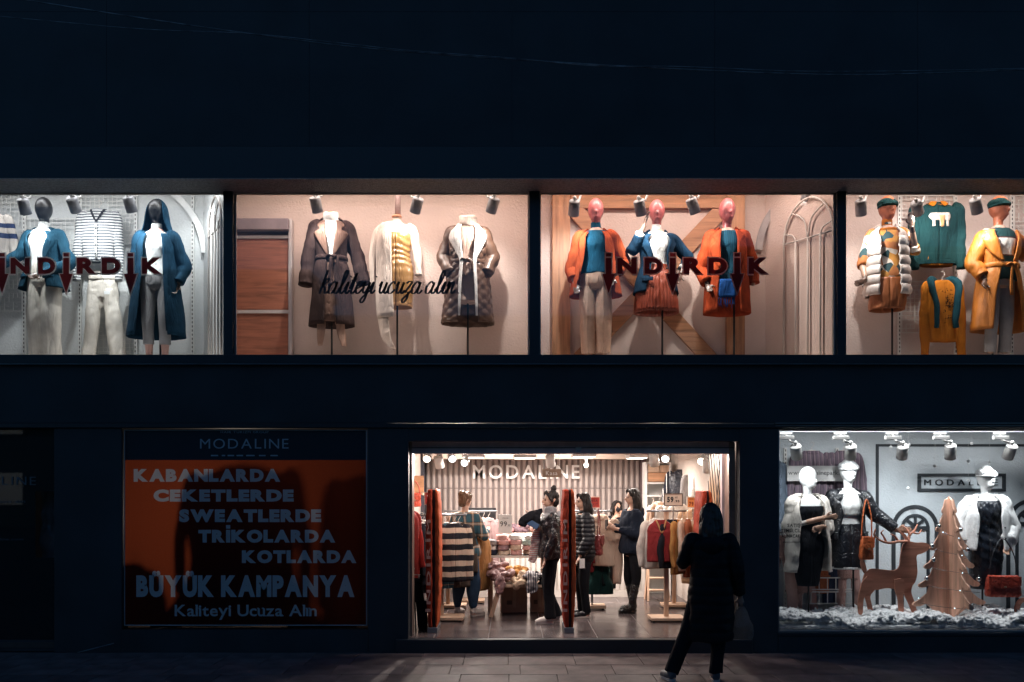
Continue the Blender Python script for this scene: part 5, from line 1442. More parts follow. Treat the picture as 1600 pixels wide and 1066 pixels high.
# wall fittings and stock on the wall, left part
for px, lab in ((1227, 'slotted upright at the edge of the snowy window'), (1308, 'slotted upright behind the black leather jacket')): upright(px, 700, 975, RB - .03, lab)
for py, lab in ((903, 'upper white shelf grid below the fur coat'), (925, 'lower white shelf grid just above the cotton snow')):
    a, b = at(1228, py, .95), at(1332, py, .95); t = thing('shelf_grid', lab, 'shelf', (a.x, .95, a.z), 0, 'white wire shelf grids')
    fr = MB(); w = b.x - a.x
    for dz in (0, -.14): fr.bar((0, 0, dz), (w, 0, dz), .014); 
    fr.build('shelf_bar', M_wire, t)
    for i in range(9): MB().bar((w * i / 8, 0, -.004), (w * i / 8, 0, -.136), .010).build('grid_wire', M_wire, t)
sg = thing('web_address_sign', 'grey sign with web address behind the white mannequin heads', 'sign', at(1230, 752, .88), 0)
MB().box2((0, 0, 0), (100 * ppm(.88), .02, 24 * ppm(.88))).build('board', mat('sign_grey', (.45, .43, .42), .6), sg)
lettering('www.modalinepark.com', sg, M_black_metal, .012, .075, 97 * ppm(.88), 7 * ppm(.88), -.004, .003, gap=.09)
M_plaid2 = stripes('plum_check', [(.5, (.14, .10, .13)), (.7, (.25, .18, .2)), (1, (.10, .08, .1))], .05, axis='X'); M_rose = fabric('rose_trouser', (.46, .28, .25)); M_orst = fabric('orange_stock', (.42, .13, .05)); M_navst = fabric('navy_stock', (.03, .04, .08))
hung('hanging_blouse', 'plum checked blouse hanging behind the web address sign', 'blouse', at(1268, 690, 1.02), 0, M_plaid2, w=.23, L=.62, d=.05, sleeves=.5, seed=41)
hung('hanging_blouse', 'plum checked blouse behind the white cap', 'blouse', at(1318, 690, 1.02), 0, M_plaid2, w=.20, L=.62, d=.05, sleeves=.5, seed=42)
hung('hanging_blouse', 'grey blue dress hanging at the very edge of the snowy window', 'dress', at(1212, 705, .9), R(40), fabric('blue_grey_dress', (.16, .20, .26)), w=.20, L=.85, d=.05, sleeves=.4, seed=43)
hung_trousers('rose trousers hanging at the edge of the snowy window', 1221, 838, .80, M_rose, RF + .02, seed=44, w=.14, splay=.05)
hung_trousers('rose trousers hanging below the cream fur coat', 1258, 892, .99, M_rose, RF + .02, seed=45, w=.10, legw=.06)
hung_trousers('rose trousers hanging below the black leather skirt', 1326, 870, .99, M_rose, RF + .02, seed=46, w=.11, legw=.065)
hung('hanging_skirt', 'orange skirt hanging behind the fur coat', 'skirt', at(1286, 872, 1.0), 0, M_orst, w=.11, L=.30, d=.04, sleeves=0, seed=47, neck=None)
hung('hanging_skirt', 'navy skirt hanging beside the orange skirt', 'skirt', at(1300, 872, 1.0), 0, M_navst, w=.11, L=.42, d=.04, sleeves=0, seed=48, neck=None)

# black line decoration on the wall
M_line = mat('black_tape', (.02, .024, .03), .6, var=.1)
def line(t, p, q, w, name='line', y=RB - .012):
    p, q = Vector((p[0], 0, p[1])), Vector((q[0], 0, q[1])); d = (q - p).normalized(); n = Vector((-d.z, 0, d.x)) * w / 2
    MB().prism([(c.x, c.z) for c in (p + n, q + n, q - n, p - n)], y, RB - .001).build(name, M_line, t)
def w2(px, py): v = at(px, py, RB - .012); return (v.x, v.z)
la = thing('wall_line_frame', 'tall black line frame on the wall behind the deer', 'wall decoration', (0, 0, 0))
line(la, w2(1371, 694), w2(1371, 985), .035); line(la, w2(1373.5, 696), w2(1700, 696), .030); 
def arch_lines(px0, px1, top, label):
    t = thing('wall_arch', label, 'wall decoration', (0, 0, 0), 0, 'black arches on the wall')
    s = ppm(RB - .012); xm = (at(px0, 0, RB).x + at(px1, 0, RB).x) / 2
    for k, (ins, wd) in enumerate(((0, .045), (.11, .035))):
        r = (px1 - px0) / 2 * s - ins; zc = at(0, top, RB).z - (px1 - px0) / 2 * s
        y0 = RB - .014 - .002 * k
        n = 20; V = []
        for i in range(n + 1):
            th = PI * i / n
            for q in (r, r - wd):
                for yy in (y0, RB - .001): V.append((xm + q * math.cos(th), yy, zc + q * math.sin(th)))
        F = []
        for i in range(n):
            a = 4 * i; F += [(a, a + 4, a + 5, a + 1), (a + 2, a + 3, a + 7, a + 6), (a, a + 2, a + 6, a + 4), (a + 1, a + 5, a + 7, a + 3)]
        MB().add(V, F).build('arch_line', M_line, t)
        for sd_ in (-1, 1): line(t, (xm + sd_ * (r - wd / 2), zc), (xm + sd_ * (r - wd / 2), RF + .02), wd, y=y0)
        if k:
            line(t, (xm - r + wd, zc), (xm + r - wd, zc), .05, y=y0 - .002)
            for th in (45, 90, 135): line(t, (xm, zc + .026), (xm + (r - wd) * math.cos(R(th)), zc + (r - wd) * math.sin(R(th))), .030, y=y0 - .004)
arch_lines(1393, 1466, 789, 'black line arch with spokes behind the deer antlers')
arch_lines(1572, 1650, 780, 'black line arch at the edge behind the white fur jacket')
ms_ = thing('wall_name_sign', 'black framed shop name sign on the wall of the snowy window', 'sign', at(1435, 768, RB - .03), 0)
s = ppm(RB - .03); w, h = 137 * s, 28 * s
for q in ((0, 0, w, .035), (0, h - .035, w, h), (0, .035, .035, h - .035), (w - .035, .035, w, h - .035)): MB().box2((q[0], 0, q[1]), (q[2], .028, q[3])).build('sign_frame', M_line, ms_)
lettering('MODALINE', ms_, M_line, 10.5 * s, 9.5 * s, 115 * s, 9 * s, .012, .016, bold=.0, gap=.42)

# ------------------------------------------------------------------ mannequins of the snowy window
M_whead = mat('mannequin_white', (.80, .80, .79), .3, var=.04); M_fur = fabric('cream_fur', (.66, .60, .54), var=.2, bump=1.0, weave=55); M_wfur = fabric('white_fur', (.74, .74, .74), var=.12, bump=1.0, weave=60)
M_blk = fabric('black_jersey', (.012, .013, .017)); M_blksat = satin('black', (.012, .014, .02), .28); M_blkleather = leather('black', (.012, .013, .017), .30); M_armtan = mat('mannequin_arm_tan', (.45, .26, .18), .35, var=.15)
GS = 'white mannequins in the snowy window'
f = Fig('mannequin', 'white mannequin in cream fur coat over long black dress with folded arms', 'mannequin', base_for(1262, 733, .58, 1.0), R(8), GS, 1.0,
        pose(((-.22, .02, 1.12), (.10, -.21, 1.23)), ((.24, .02, 1.10), (.06, -.24, 1.13))))
f.J[('hd', -1)] = Vector((1, -.1, .1)); f.J[('hd', 1)] = Vector((-1, -.1, -.3))
f.body(M_whead, hands=False, legs=False, neck=False); f.egg_head(M_whead, .5); f.hands(M_armtan, (-1, 1), .2)
for s in (-1, 1):
    a, b = f.J['el'][s], f.J['wr'][s]; MB().tube([a.lerp(b, .3), b], [.036, .028], n=12).build('forearm', M_armtan, f.t, True)
rg = [(.44, .12, .10), (.6, .145, .115), (.8, .175, .125), (.92, .185, .13), (1.08, .15, .11), (1.2, .148, .115), (1.30, .165, .135), (1.36, .168, .125)]
f.rings = rg; f.shell(rg, M_blk, 'dress', None, 56, 50, amp=.006, freq=20, stretch=(1, 1, .5))
rg = [(.60, .255, .18), (.85, .24, .175), (1.1, .225, .165), (1.28, .225, .155), (1.38, .20, .125), (1.44, .14, .095), (1.475, .10, .08)]
f.coat(M_fur, rg, [(.60, 48), (.9, 42), (1.2, 36), (1.4, 44), (1.48, 60)], 'fur_coat', amp=.014, freq=22, thick=.02)
for s in (-1, 1): f.sleeve(s, M_fur, (.095, .09, .082, .078), .30, amp=.010)
f.collar(M_fur, .095, 1.43, .07, 50, .05); f.pole(RF - f.t.location.z + .0, .9, .03, .04)

f = Fig('mannequin', 'white capped mannequin in black leather jacket and skirt reaching out one arm', 'mannequin', base_for(1325, 721, .66, 1.04), R(-4), GS, 1.04,
        pose(((-.24, .05, 1.12), (-.20, .0, .90)), ((.285, -.02, 1.20), (.50, -.10, 1.02))))
f.J[('hd', 1)] = Vector((1, -.1, .05))
f.body(M_whead, hands=False, legs=False, neck=False); f.egg_head(M_whead, .3); cap(f, M_wfur); f.hands(M_armtan, (1,), .25)
f.top(M_white_fab, 1.17, e=.012, name='crop_top', amp=.002)
rg2 = [(.60, .19, .14), (.8, .19, .14), (1.0, .172, .128), (1.09, .146, .11)]
f.rings = rg2; f.shell(rg2, M_blkleather, 'leather_skirt', None, 60, 26, amp=.007, freq=18); f.shell([(.585, .192, .142), (.61, .193, .143)], M_white_fab, 'hem_trim', None, 48, 4, amp=.001)
blazer(f, M_blkleather, 1.0, gapt=18, gaph=40, gapw=34, frac=.93, flare=.02, sr=(.085, .08, .074, .066), amp=.012, name='leather_jacket')
f.pole((RF - f.t.location.z) / 1.04, .9, .07, .04)

f = Fig('mannequin', 'white capped mannequin in white fur jacket and black satin dress holding a red bag', 'mannequin', base_for(1540, 732, .60, 1.02), R(-8), GS, 1.02,
        pose(((-.265, .02, 1.15), (-.25, -.02, .92)), ((.29, .03, 1.12), (.19, -.12, .94))))
f.J[('hd', 1)] = Vector((-.3, -.3, -1))
f.body(M_whead, hands=False, legs=False, neck=False); f.egg_head(M_whead, .45); cap(f, M_wfur); f.hands(M_armtan, (1,), .5)
rg = [(.42, .15, .11), (.6, .165, .125), (.8, .182, .132), (.93, .188, .134), (1.08, .152, .112), (1.2, .148, .115), (1.30, .165, .135), (1.38, .165, .115), (1.42, .13, .09)]
def drape(th, z, V): return .006 * np.sin(z * 60 + 3 * np.sin(th) + th * 2) * np.clip((z - .55) * 3, 0, 1)
f.rings = rg; f.shell(rg, M_blksat, 'satin_dress', None, 64, 70, fn=drape, amp=.004)
for s in (-1, 1): f.front([(1.16, -s * .04, -s * .01), (1.28, s * .01, s * .05), (1.42, s * .07, s * .105)], M_blksat, 'wrap_front', .012, 5)
rg = [(.86, .25, .175), (1.0, .24, .17), (1.15, .23, .165), (1.28, .225, .155), (1.38, .20, .125), (1.44, .14, .095), (1.475, .10, .08)]
f.coat(M_wfur, rg, [(.86, 34), (1.1, 30), (1.25, 27), (1.4, 38), (1.48, 60)], 'fur_jacket', amp=.012, freq=20, thick=.02)
for s in (-1, 1): f.sleeve(s, M_wfur, (.10, .098, .092, .088), .85, amp=.009)
f.collar(M_wfur, .095, 1.43, .06, 50, .045); f.buttons(M_slot, [(.15, 1.12), (.155, 1.0), (-.14, 1.05)], .010); f.pole((RF - f.t.location.z) / 1.02, .8, -.02, .04)

def handbag(label, loc, w, h, d, m, quilted=True, strap=.35, rz=0, chain=True, sp=.3):
    t = thing('handbag', label, 'handbag', loc, rz)
    mb = MB(); mb.loft([(0, w / 2, d / 2), (h * .15, w / 2 + .008, d / 2 + .006), (h * .7, w / 2 - .004, d / 2), (h, w / 2 - .018, d / 3)], n=40, m=16, power=5)
    b = fuse(mb, 'bag_body', m, t, .009, 1, fn=(lambda p: .006 * np.minimum(np.abs(np.sin((p[:, 0] + p[:, 2]) * 55)), np.abs(np.sin((p[:, 0] - p[:, 2]) * 55))) ** .5) if quilted else None, amp=0 if quilted else .005, freq=40)
    MB().prism([(-w / 2 + .004, h * .98), (w / 2 - .004, h * .98), (w / 2 - .006, h * .55), (.02, h * .42), (-.02, h * .42), (-w / 2 + .006, h * .55)], -d / 2 - .018, -d / 2 - .008).build('flap', m, t, bevel=.004)
    MB().box((0, -d / 2 - .022, h * .48), (.028, .008, .02)).build('clasp', mat('bag_clasp', (.5, .42, .3), .3, metal=.9), t, bevel=.002)
    for s in (-1, 1):
        MB().tube([(s * w * .42, 0, h * .9), (s * w * .34, -.01, h + strap * .5), (s * w * .12 * sp / .3, 0, h + strap * .92), (0, 0, h + strap)], .0085 if not chain else .007, n=8, m=18).build('strap', m if not chain else M_chain, t, True)
    return t
M_chain = mat('chain_dark', (.12, .12, .13), .3, metal=.9, var=.4, scale=90); M_redbag = leather('red', (.48, .06, .03), .32); M_orbag = leather('orange', (.62, .14, .04), .35)
p = at(1567, 932, .36)
handbag('red quilted flap handbag on a chain held by the capped mannequin', p, .36, .235, .10, M_redbag, True, .42, R(-6))
p = at(1354, 875, .45)
handbag('orange soft handbag hanging from the leather jacket sleeve', p, .155, .27, .07, M_orbag, False, .42, R(10), chain=False)

# ------------------------------------------------------------------ plywood deer, tree and cotton snow
M_ply = wood('plywood', (.52, .215, .14), .6, 'x', 2.); M_ply2 = wood('plywood_tree', (.78, .44, .31), .6, 'z', 2.)
def smooth_poly(pts, m=3): 
    p = list(pts) + [pts[0]]; return [tuple(q) for q in crom(p, len(pts) * m)[:-1]]
YD = .42
def dpt(px, py): v = at(px, py, YD); return v.x, v.z
dr_o = at(1392, 958, YD)
dt = thing('plywood_deer', 'brown plywood reindeer cut-out standing in cotton snow', 'deer figure', (dr_o.x, YD, dr_o.z), 0)
def dpoly(pts, y0, y1, name, m_=3, mt=None):
    q = [(x - dr_o.x, z - dr_o.z) for x, z in (dpt(*p) for p in pts)]
    MB().prism(smooth_poly(q, m_) if m_ > 1 else q, y0, y1).build(name, mt or M_ply, dt)
dpoly([(1350, 898), (1360, 889), (1380, 890), (1398, 891), (1405, 884), (1407, 868), (1409, 856), (1413, 848), (1420, 846), (1432, 848), (1444, 848), (1452, 852), (1449, 860), (1440, 865), (1432, 868), (1432, 880), (1433, 895), (1429, 910), (1420, 918), (1404, 921), (1385, 919), (1368, 922), (1356, 918), (1348, 910)], -.012, .012, 'body')
dpoly([(1350, 896), (1346, 888), (1344, 878), (1348, 874), (1352, 882), (1354, 894)], -.011, .011, 'tail', 2)
dpoly([(1352, 900), (1362, 905), (1358, 920), (1349, 930), (1346, 942), (1345, 958), (1339, 958), (1338, 940), (1341, 922), (1345, 908)], -.055, -.034, 'leg')
dpoly([(1358, 905), (1372, 908), (1369, 922), (1362, 932), (1364, 945), (1366, 957), (1360, 957), (1356, 942), (1353, 928)], .034, .055, 'leg')
dpoly([(1395, 905), (1408, 904), (1411, 918), (1408, 932), (1409, 955), (1402, 955), (1400, 936), (1396, 922)], -.055, -.034, 'leg')
dpoly([(1414, 905), (1428, 902), (1428, 915), (1426, 926), (1432, 944), (1436, 962), (1430, 962), (1422, 944), (1415, 928)], .034, .055, 'leg')
dpoly([(1414, 846), (1410, 838), (1404, 832), (1408, 831), (1414, 836), (1419, 846)], -.03, -.012, 'ear', 2)
def antler(paths, y, tilt, name='antler'):
    mb = MB()
    for pth, r in paths:
        q = [(dpt(*p)[0] - dr_o.x, y + tilt * i, dpt(*p)[1] - dr_o.z) for i, p in enumerate(pth)]
        mb.tube(q, r, n=8, m=len(pth) * 4, flat=.8)
    mb.build(name, M_ply, dt, True)
antler([([(1416, 846), (1402, 846), (1386, 848), (1372, 844), (1362, 836), (1363, 826)], [.022, .02, .018, .016, .013, .008]), ([(1402, 846), (1396, 838), (1388, 834)], [.016, .013, .007]), ([(1384, 848), (1378, 838), (1374, 832), (1377, 828)], [.016, .013, .01, .006])], -.03, -.012)
antler([([(1421, 846), (1424, 836), (1432, 830), (1438, 820)], [.02, .018, .014, .007]), ([(1424, 838), (1420, 828), (1414, 822)], [.015, .012, .006]), ([(1430, 833), (1438, 834), (1444, 828)], [.014, .011, .006])], .03, .015)

YT = .40
tb = at(1483, 962, YT)
tt = thing('plywood_tree', 'pale plywood fir tree of crossed fins with silver baubles', 'tree figure', (tb.x, YT, tb.z), R(14))
Ht = (962 - 776) * ppm(YT)
def fin(sgn):
    out = [(0, Ht), (.02 * sgn, Ht - .02)]
    tiers = 6
    for i in range(tiers):
        f0 = (i + .9) / tiers; zt = Ht - Ht * .93 * f0 + .02; w = .45 * f0 ** .95 + .02
        out += [(sgn * w * .60, zt + .13), (sgn * (w * .80), zt + .055), (sgn * w * .97, zt + .022), (sgn * w, zt), (sgn * (w * .93), zt - .022), (sgn * w * .78, zt - .020), (sgn * w * .64, zt + .006)]
    out += [(.10 * sgn, 0.0), (0, 0.0)]
    return out
for i, a in enumerate((0, 90, 180, 270)):
    o = MB().prism(fin(1), -.008, .008).build('fin', M_ply2, tt); o.rotation_euler = (0, 0, R(a - 4)); o.scale = (1 if a % 180 == 0 else .9, 1, 1)
M_bauble = mat('bauble_silver', (.75, .77, .8), .12, metal=1., var=.05, bump=0)
M_fairy = emission('fairy_light', (.6, .85, 1.0), 4)
for px, py in ((1467, 822), (1500, 828), (1457, 853), (1512, 859), (1459, 875), (1448, 904), (1529, 905)):
    v = at(px, py, YT - .06); o = thing('bauble', 'silver bauble %s on the plywood tree' % {1467: 'high on the shaded side', 1500: 'near the top facing the fur jacket', 1457: 'by the deer nose', 1512: 'at mid height beside the fur jacket', 1459: 'below the deer nose', 1448: 'low near the deer neck', 1529: 'on the lowest branch tip near the red bag'}[px], 'bauble', v, 0, 'silver baubles on the tree')
    MB().ell((0, 0, 0), .027, 16, 12).build('ball', M_bauble, o, True); MB().tube([(0, 0, .026), (0, 0, .045)], .006, n=8).build('cap', M_trim, o, True)
rs = random.Random(3)
st = thing('fairy_light_string', 'string of tiny cool fairy lights wound on the plywood tree', 'fairy lights', (tb.x, YT, tb.z))
pts = [(math.cos(a) * (.05 + .34 * a / 30), math.sin(a) * (.04 + .22 * a / 30) - .02, Ht * .78 - Ht * .70 * a / 30) for a in np.linspace(0, 30, 90)]
MB().tube(pts, .0025, n=5).build('wire', M_chain, st, True)
for i in range(4, 90, 6): MB().ell(pts[i], .0055, 8, 6).build('bulb', M_fairy, st, True)
# cotton snow: heaps of fused tufts
sm = MB(); rs = random.Random(9)
def mound(x, y): return RF + .035 + .075 * abs(math.sin(x * 2.3 + y * 2)) + .05 * abs(math.sin(x * 5.7 - y * 4 + 1)) + .05 * (y - .14)
for i in range(1500):
    x = rs.uniform(X(1206), X(1720)); y = .15 + .62 * rs.random(); r = rs.uniform(.022, .055); sm.ell((x, y, mound(x, y) - r * .8 + rs.uniform(-.02, .025)), (r * rs.uniform(.8, 1.4), r, r * .8), 8, 6)
for i in range(500):
    x = rs.uniform(X(1206), X(1720)); y = .15 + .62 * rs.random() ** 1.3; r = rs.uniform(.007, .022); sm.ell((x, y, mound(x, y) + rs.uniform(-.035, .028)), (r * rs.uniform(.7, 1.5), r, r * rs.uniform(.6, 1.2)), 6, 5)
sm.box2((X(1206), .14, RF - .0), (X(1720), .82, RF + .03))
M_snow = mat('cotton_snow', (.88, .89, .90), .95, var=.05, scale=20, bump=.5, bscale=160, bdist=.008)
M_snow.node_tree.nodes['Principled BSDF'].inputs['Subsurface Weight'].default_value = .6; M_snow.node_tree.nodes['Principled BSDF'].inputs['Subsurface Radius'].default_value = (.06, .06, .06)
sn = fuse(sm, 'cotton_snow', M_snow, None, .0085, 4, .009, 110, (1, 1, 1), 4); tag(sn, 'white cotton wool snow covering the display floor', 'snow', kind='stuff')
for i, (px, py) in enumerate(((1420, 695), (1461, 728), (1513, 721), (1518, 693), (1513, 751), (1546, 724), (1419, 763), (1392, 699))):
    v = at(px, py, .75); t = thing('snow_pompom', 'small white pompom on a thread %s' % ('by the first grey lamp of the snowy window', 'above the arch with spokes', 'over the tip of the tree', 'high over the shop name sign', 'in front of the shop name sign', 'just over the white cap', 'near the antlers', 'high behind the deer lamp')[i], 'pompom', v, 0, 'snow pompoms on threads')
    MB().ell((0, 0, 0), .019, 12, 8).build('ball', M_wfur, t, True); MB().tube([(0, 0, .015), (0, 0, 2.58 - v.z)], .0012, n=4).build('thread', M_wire, t)
sl_ = thing('plywood_sleigh', 'curled brown plywood sleigh end below the red bag', 'sleigh figure', at(1612, 966, .36))
MB().tube([(-.14, 0, 0), (-.17, 0, .10), (-.12, 0, .20), (-.03, 0, .19), (-.02, 0, .11), (-.07, 0, .09)], [.03, .032, .03, .026, .02, .014], n=10, m=30, flat=.5, flat_dir=(0, 1, 0)).build('curl', M_ply, sl_, True)
MB().tube([(-.12, .02, 0), (.05, .02, .02), (.3, .02, .10)], [.03, .03, .03], n=10, m=12).build('runner', M_ply, sl_, True)
nt_ = thing('glass_notice', 'small black hiring notice printed on the corner of the snowy window', 'lettering', (X(1219), .04, Zp(846)))
for i, (tx, w) in enumerate((('SATIŞ', 20), ('TEMSİLCİLERİ', 40), ('ALINACAKTIR', 38), ('www.modalinepark.com', 34))):
    lettering(tx, nt_, M_black_metal, (16 - w / 2) * u + .05, (22 - i * 8.3) * u, w * u, (5.2 if i < 3 else 3.2) * u, 0, .002, bold=.02 if i < 3 else 0, joined=True, name='text_line')
# ------------------------------------------------------------------ inside the shop: shell
SF = .15
M_tile = mat('floor_tile', (.085, .066, .068), .24, var=.45, scale=2.2, bump=.15, bscale=30, spec=.6)
M_grout = mat('floor_grout', (.30, .26, .25), .8)
fl = MB().box2((-2.6, .02, .02), (2.9, 5.4, SF - .006)).build('shop_floor', M_grout); tag(fl, kind='structure')
me_t = MB().box((0, 0, 0), (.594, .594, .012)).mesh('floor_tile'); me_t.materials.append(M_tile)
bm = bmesh.new(); bm.from_mesh(me_t); bmesh.ops.bevel(bm, geom=bm.edges[:], offset=.002, segments=1, affect='EDGES'); bm.to_mesh(me_t); bm.free()
for i in range(9):
    for j in range(9):
        o = bpy.data.objects.new('floor_tile', me_t); COL.objects.link(o); o.parent = fl; o.location = (-2.36 + .6 * i, .33 + .6 * j, SF - .0065 + random.uniform(-.0006, .0006))
M_wallw = plaster('shop_wall_paint', (.62, .55, .50)); M_beige = mat('bulkhead_beige', (.60, .50, .43), .8, var=.06)
def st(name, a, b, m): return tag(MB().box2(a, b).build(name, m), kind='structure')
RW = 4.75
st('shop_ceiling', (-2.6, .2, 2.62), (2.9, 5.3, 2.68), mat('shop_ceiling_paint', (.66, .58, .52), .85, var=.05))
st('shop_wall_back', (-2.6, RW, SF), (2.9, RW + .1, 2.62), M_wallw)
st('shop_wall_side', (-1.52, .16, SF), (-1.44, RW, 2.62), M_wallw)
st('shop_wall_side', (2.52, .44, SF), (2.60, RW, 2.62), M_wallw)
st('shop_wall_bulkhead', (-1.4, 4.35, 2.24), (2.1, RW - .01, 2.62), M_beige)

# ribbed panelling behind the counter, two rows of battens
M_batten = mat('grey_batten', (.42, .36, .34), .55, var=.12, bump=.1); M_back = mat('batten_ground', (.22, .185, .18), .7)
rb = thing('ribbed_wall_panel', 'taupe ribbed wall panelling behind the cash desk', 'wall panel', (0, 0, 0))
yb = RW - .06; s = ppm(yb)
xa, xb_ = at(664, 0, yb).x, at(1001, 0, yb).x; zs = at(0, 763, yb).z; zt = 2.24
MB().box2((xa, yb + .02, SF + .4), (xb_, RW - .004, zt)).build('ground_panel', M_back, rb)
n = 38; pw = (xb_ - xa) / n
for (z0, z1) in ((SF + .5, zs - .006), (zs + .006, zt - .004)):
    mb = MB().loft([(z0, pw * .31, .026), (z1, pw * .31, .026)], n=10); me_b = mb.mesh('batten'); me_b.materials.append(M_batten)
    for i in range(n):
        o = bpy.data.objects.new('batten', me_b); COL.objects.link(o); o.parent = rb; o.location = (xa + pw * (i + .5), yb + .012, 0)
st('shop_wall_pilaster', (at(654, 0, 4.5).x, 4.4, SF), (at(663, 0, 4.5).x, RW - .01, 2.62), mat('navy_pilaster', (.05, .055, .075), .5))
st('shop_wall_pilaster', (at(1002, 0, 4.5).x, 4.4, SF), (at(1008, 0, 4.5).x, RW - .01, 2.62), mat('plum_pilaster', (.12, .085, .095), .5))
wl = thing('wall_shop_name', 'white raised shop name letters on the ribbed panelling', 'sign', at(739, 748, yb - .05), 0)
M_ltr = mat('raised_letter_white', (.78, .78, .78), .4, var=.03, bump=0)
lettering('MODALINE', wl, M_ltr, 0, 0, 166 * s, 21 * s, 0, .05, bold=.012, gap=.20)

# counter with white slatted front
M_cw = mat('counter_white', (.68, .64, .60), .45, var=.06)
yc = 3.72
ct = thing('cash_desk', 'white slatted cash desk below the ribbed panelling', 'counter', (0, yc, SF))
cx0, cx1 = at(715, 0, yc).x, at(1009, 0, yc).x; ch = at(0, 833, yc).z - SF
MB().box2((cx0, .03, .0), (cx1, .62, ch - .04)).build('carcass', M_cw, ct)
MB().box2((cx0 - .02, -.02, ch - .038), (cx1 + .02, .66, ch)).build('worktop', mat('worktop', (.55, .45, .40), .4), ct, bevel=.004)
MB().box2((cx0, -.012, .0), (cx1, .028, .09)).build('plinth', M_cw, ct)
nn = 36; pw = (cx1 - cx0) / nn
me_s = MB().box2((-pw * .32, -.004, .095), (pw * .32, .028, ch - .06)).mesh('slat'); me_s.materials.append(M_cw)
for i in range(nn):
    o = bpy.data.objects.new('slat', me_s); COL.objects.link(o); o.parent = ct; o.location = (cx0 + pw * (i + .5), 0, 0)
CT = SF + ch

# lattice panel on the entrance side wall
lp = thing('lattice_panel', 'amber wooden side panel covered by dark diamond lattice', 'wall panel', (2.47, .46, SF), 0)
MB().box2((0, 0, 0), (.03, .98, 2.3)).build('board', wood('amber_panel', (.50, .27, .12), .5, 'z'), lp)
M_lat = mat('lattice_dark', (.05, .035, .03), .5)
for k in range(-5, 9):
    for sg in (-1, 1):
        pts_ = []
        y0 = k * .14; 
        a = Vector((-.012 - .006 * (sg > 0), y0 if sg > 0 else y0 + .0, 0)); b = Vector((-.012 - .006 * (sg > 0), y0 + sg * .92, 2.3))
        # clip to board
        def clip(a, b):
            t0, t1 = 0., 1.
            d = b.y - a.y
            for lim, up in ((.01, False), (.97, True)):
                t = (lim - a.y) / d
                if (d > 0) != up: t0 = max(t0, t)
                else: t1 = min(t1, t)
            return (a.lerp(b, t0), a.lerp(b, t1)) if t1 - t0 > .02 else None
        c = clip(a, b)
        if c: MB().bar(c[0], c[1], .009).build('lattice_bar', M_lat, lp)

# ------------------------------------------------------------------ shop lamps
SHW = (1.0, .885, .80)
def pendant(px, py, y, w, d, label, power):
    p = at(px, py, y); t = thing('pendant_panel', label, 'ceiling lamp', p, 0, 'pendant light panels of the shop')
    MB().box((0, 0, .03), (w, d, .045)).build('housing', M_canw, t, bevel=.006)
    MB().box((0, 0, .004), (w - .03, d - .03, .006)).build('diffuser', emission('panel_diffuser', (1, .93, .84), 3.2), t)
    for q in (-1, 1): MB().tube([(q * w * .4, 0, .05), (q * w * .4, 0, 2.62 - p.z)], .004, n=6).build('cable', M_canw, t)
    li = bpy.data.lights.new('lamp', 'AREA'); li.shape = 'RECTANGLE'; li.size = w - .04; li.size_y = d - .04; li.energy = power; li.color = SHW
    lo = bpy.data.objects.new('lamp', li); COL.objects.link(lo); lo.parent = t; lo.location = (0, 0, -.002)
pendant(740, 716, 2.7, .30, .5, 'pendant light panel above the plaid shirt shopper', 38)
pendant(820, 717, 2.9, .32, .5, 'pendant light panel in front of the raised shop name', 38)
pendant(912, 715, 2.8, .32, .5, 'pendant light panel over the queue at the cash desk', 38)
pendant(995, 717, 2.9, .26, .5, 'pendant light panel above the woman in navy hoodie', 33)
for i, (px, py, y, lab) in enumerate(((668, 715, 2.3, 'warm lit spotlight at the entrance corner beside the plum pilaster'), (706, 715, 2.5, 'bright lit spotlight above the striped sweater rack'), (1040, 715, 2.3, 'bright lit spotlight above the price boards'), (1097, 719, 1.7, 'warm lit spotlight near the lattice panel'))):
    p = at(px, py, y)
    spotlight(p, p + Vector(((-.1, .25, -.25, -.4)[i], -1.0, -.50)), lab, (52, 130, 60, 20)[i], SHW if i in (1, 2) else WARM, 'lit spotlights inside the entrance', rail=(.12, 0), can=M_canw, lens=M_lens if i in (1, 2) else M_lensw, zc=2.62, size=120, r=.055, L=.12, radius=.015)
for px, py, y, lab in ((686, 722, 2.6, 'unlit white spotlight left of the shop name'), (860, 720, 2.4, 'unlit white spotlight above the cash desk sign'), (1022, 718, 1.8, 'unlit taupe spotlight beside the shelf unit'), (1105, 728, 1.6, 'small tilted white spotlight beside the lattice')):
    p = at(px, py, y); spotlight(p, p + Vector((.15, .5, -1)), lab, 0, WARM, 'unlit shop spotlights', rail=(.06, 0), can=M_canw, zc=2.62, lit=False, lens=M_canw)
_p = at(727, 722, 2.2)
spotlight(_p, _p + Vector((-.22, -1.0, -.34)), 'bright white spotlight over the first letters of the shop name', 90, SHW, 'lit spotlights inside the entrance', rail=(.06, 0), can=M_canw, zc=2.62, size=95, blend=.5, r=.05, L=.12, radius=.012)
fill_strip(650, 900, .255, 2.618, 'added fill lamp just inside the entrance', 26, SHW, 'added fill lamps of the shop')  # unseen lamps added here and below to light the gate fronts
fill_strip(905, 1140, .255, 2.618, 'added fill lamp above the price board rack', 24, SHW, 'added fill lamps of the shop')
fill_strip(640, 1000, 3.9, 2.618, 'added fill lamp above the cash desk', 42, SHW, 'added fill lamps of the shop')  # unseen lamp added to brighten the back of the shop

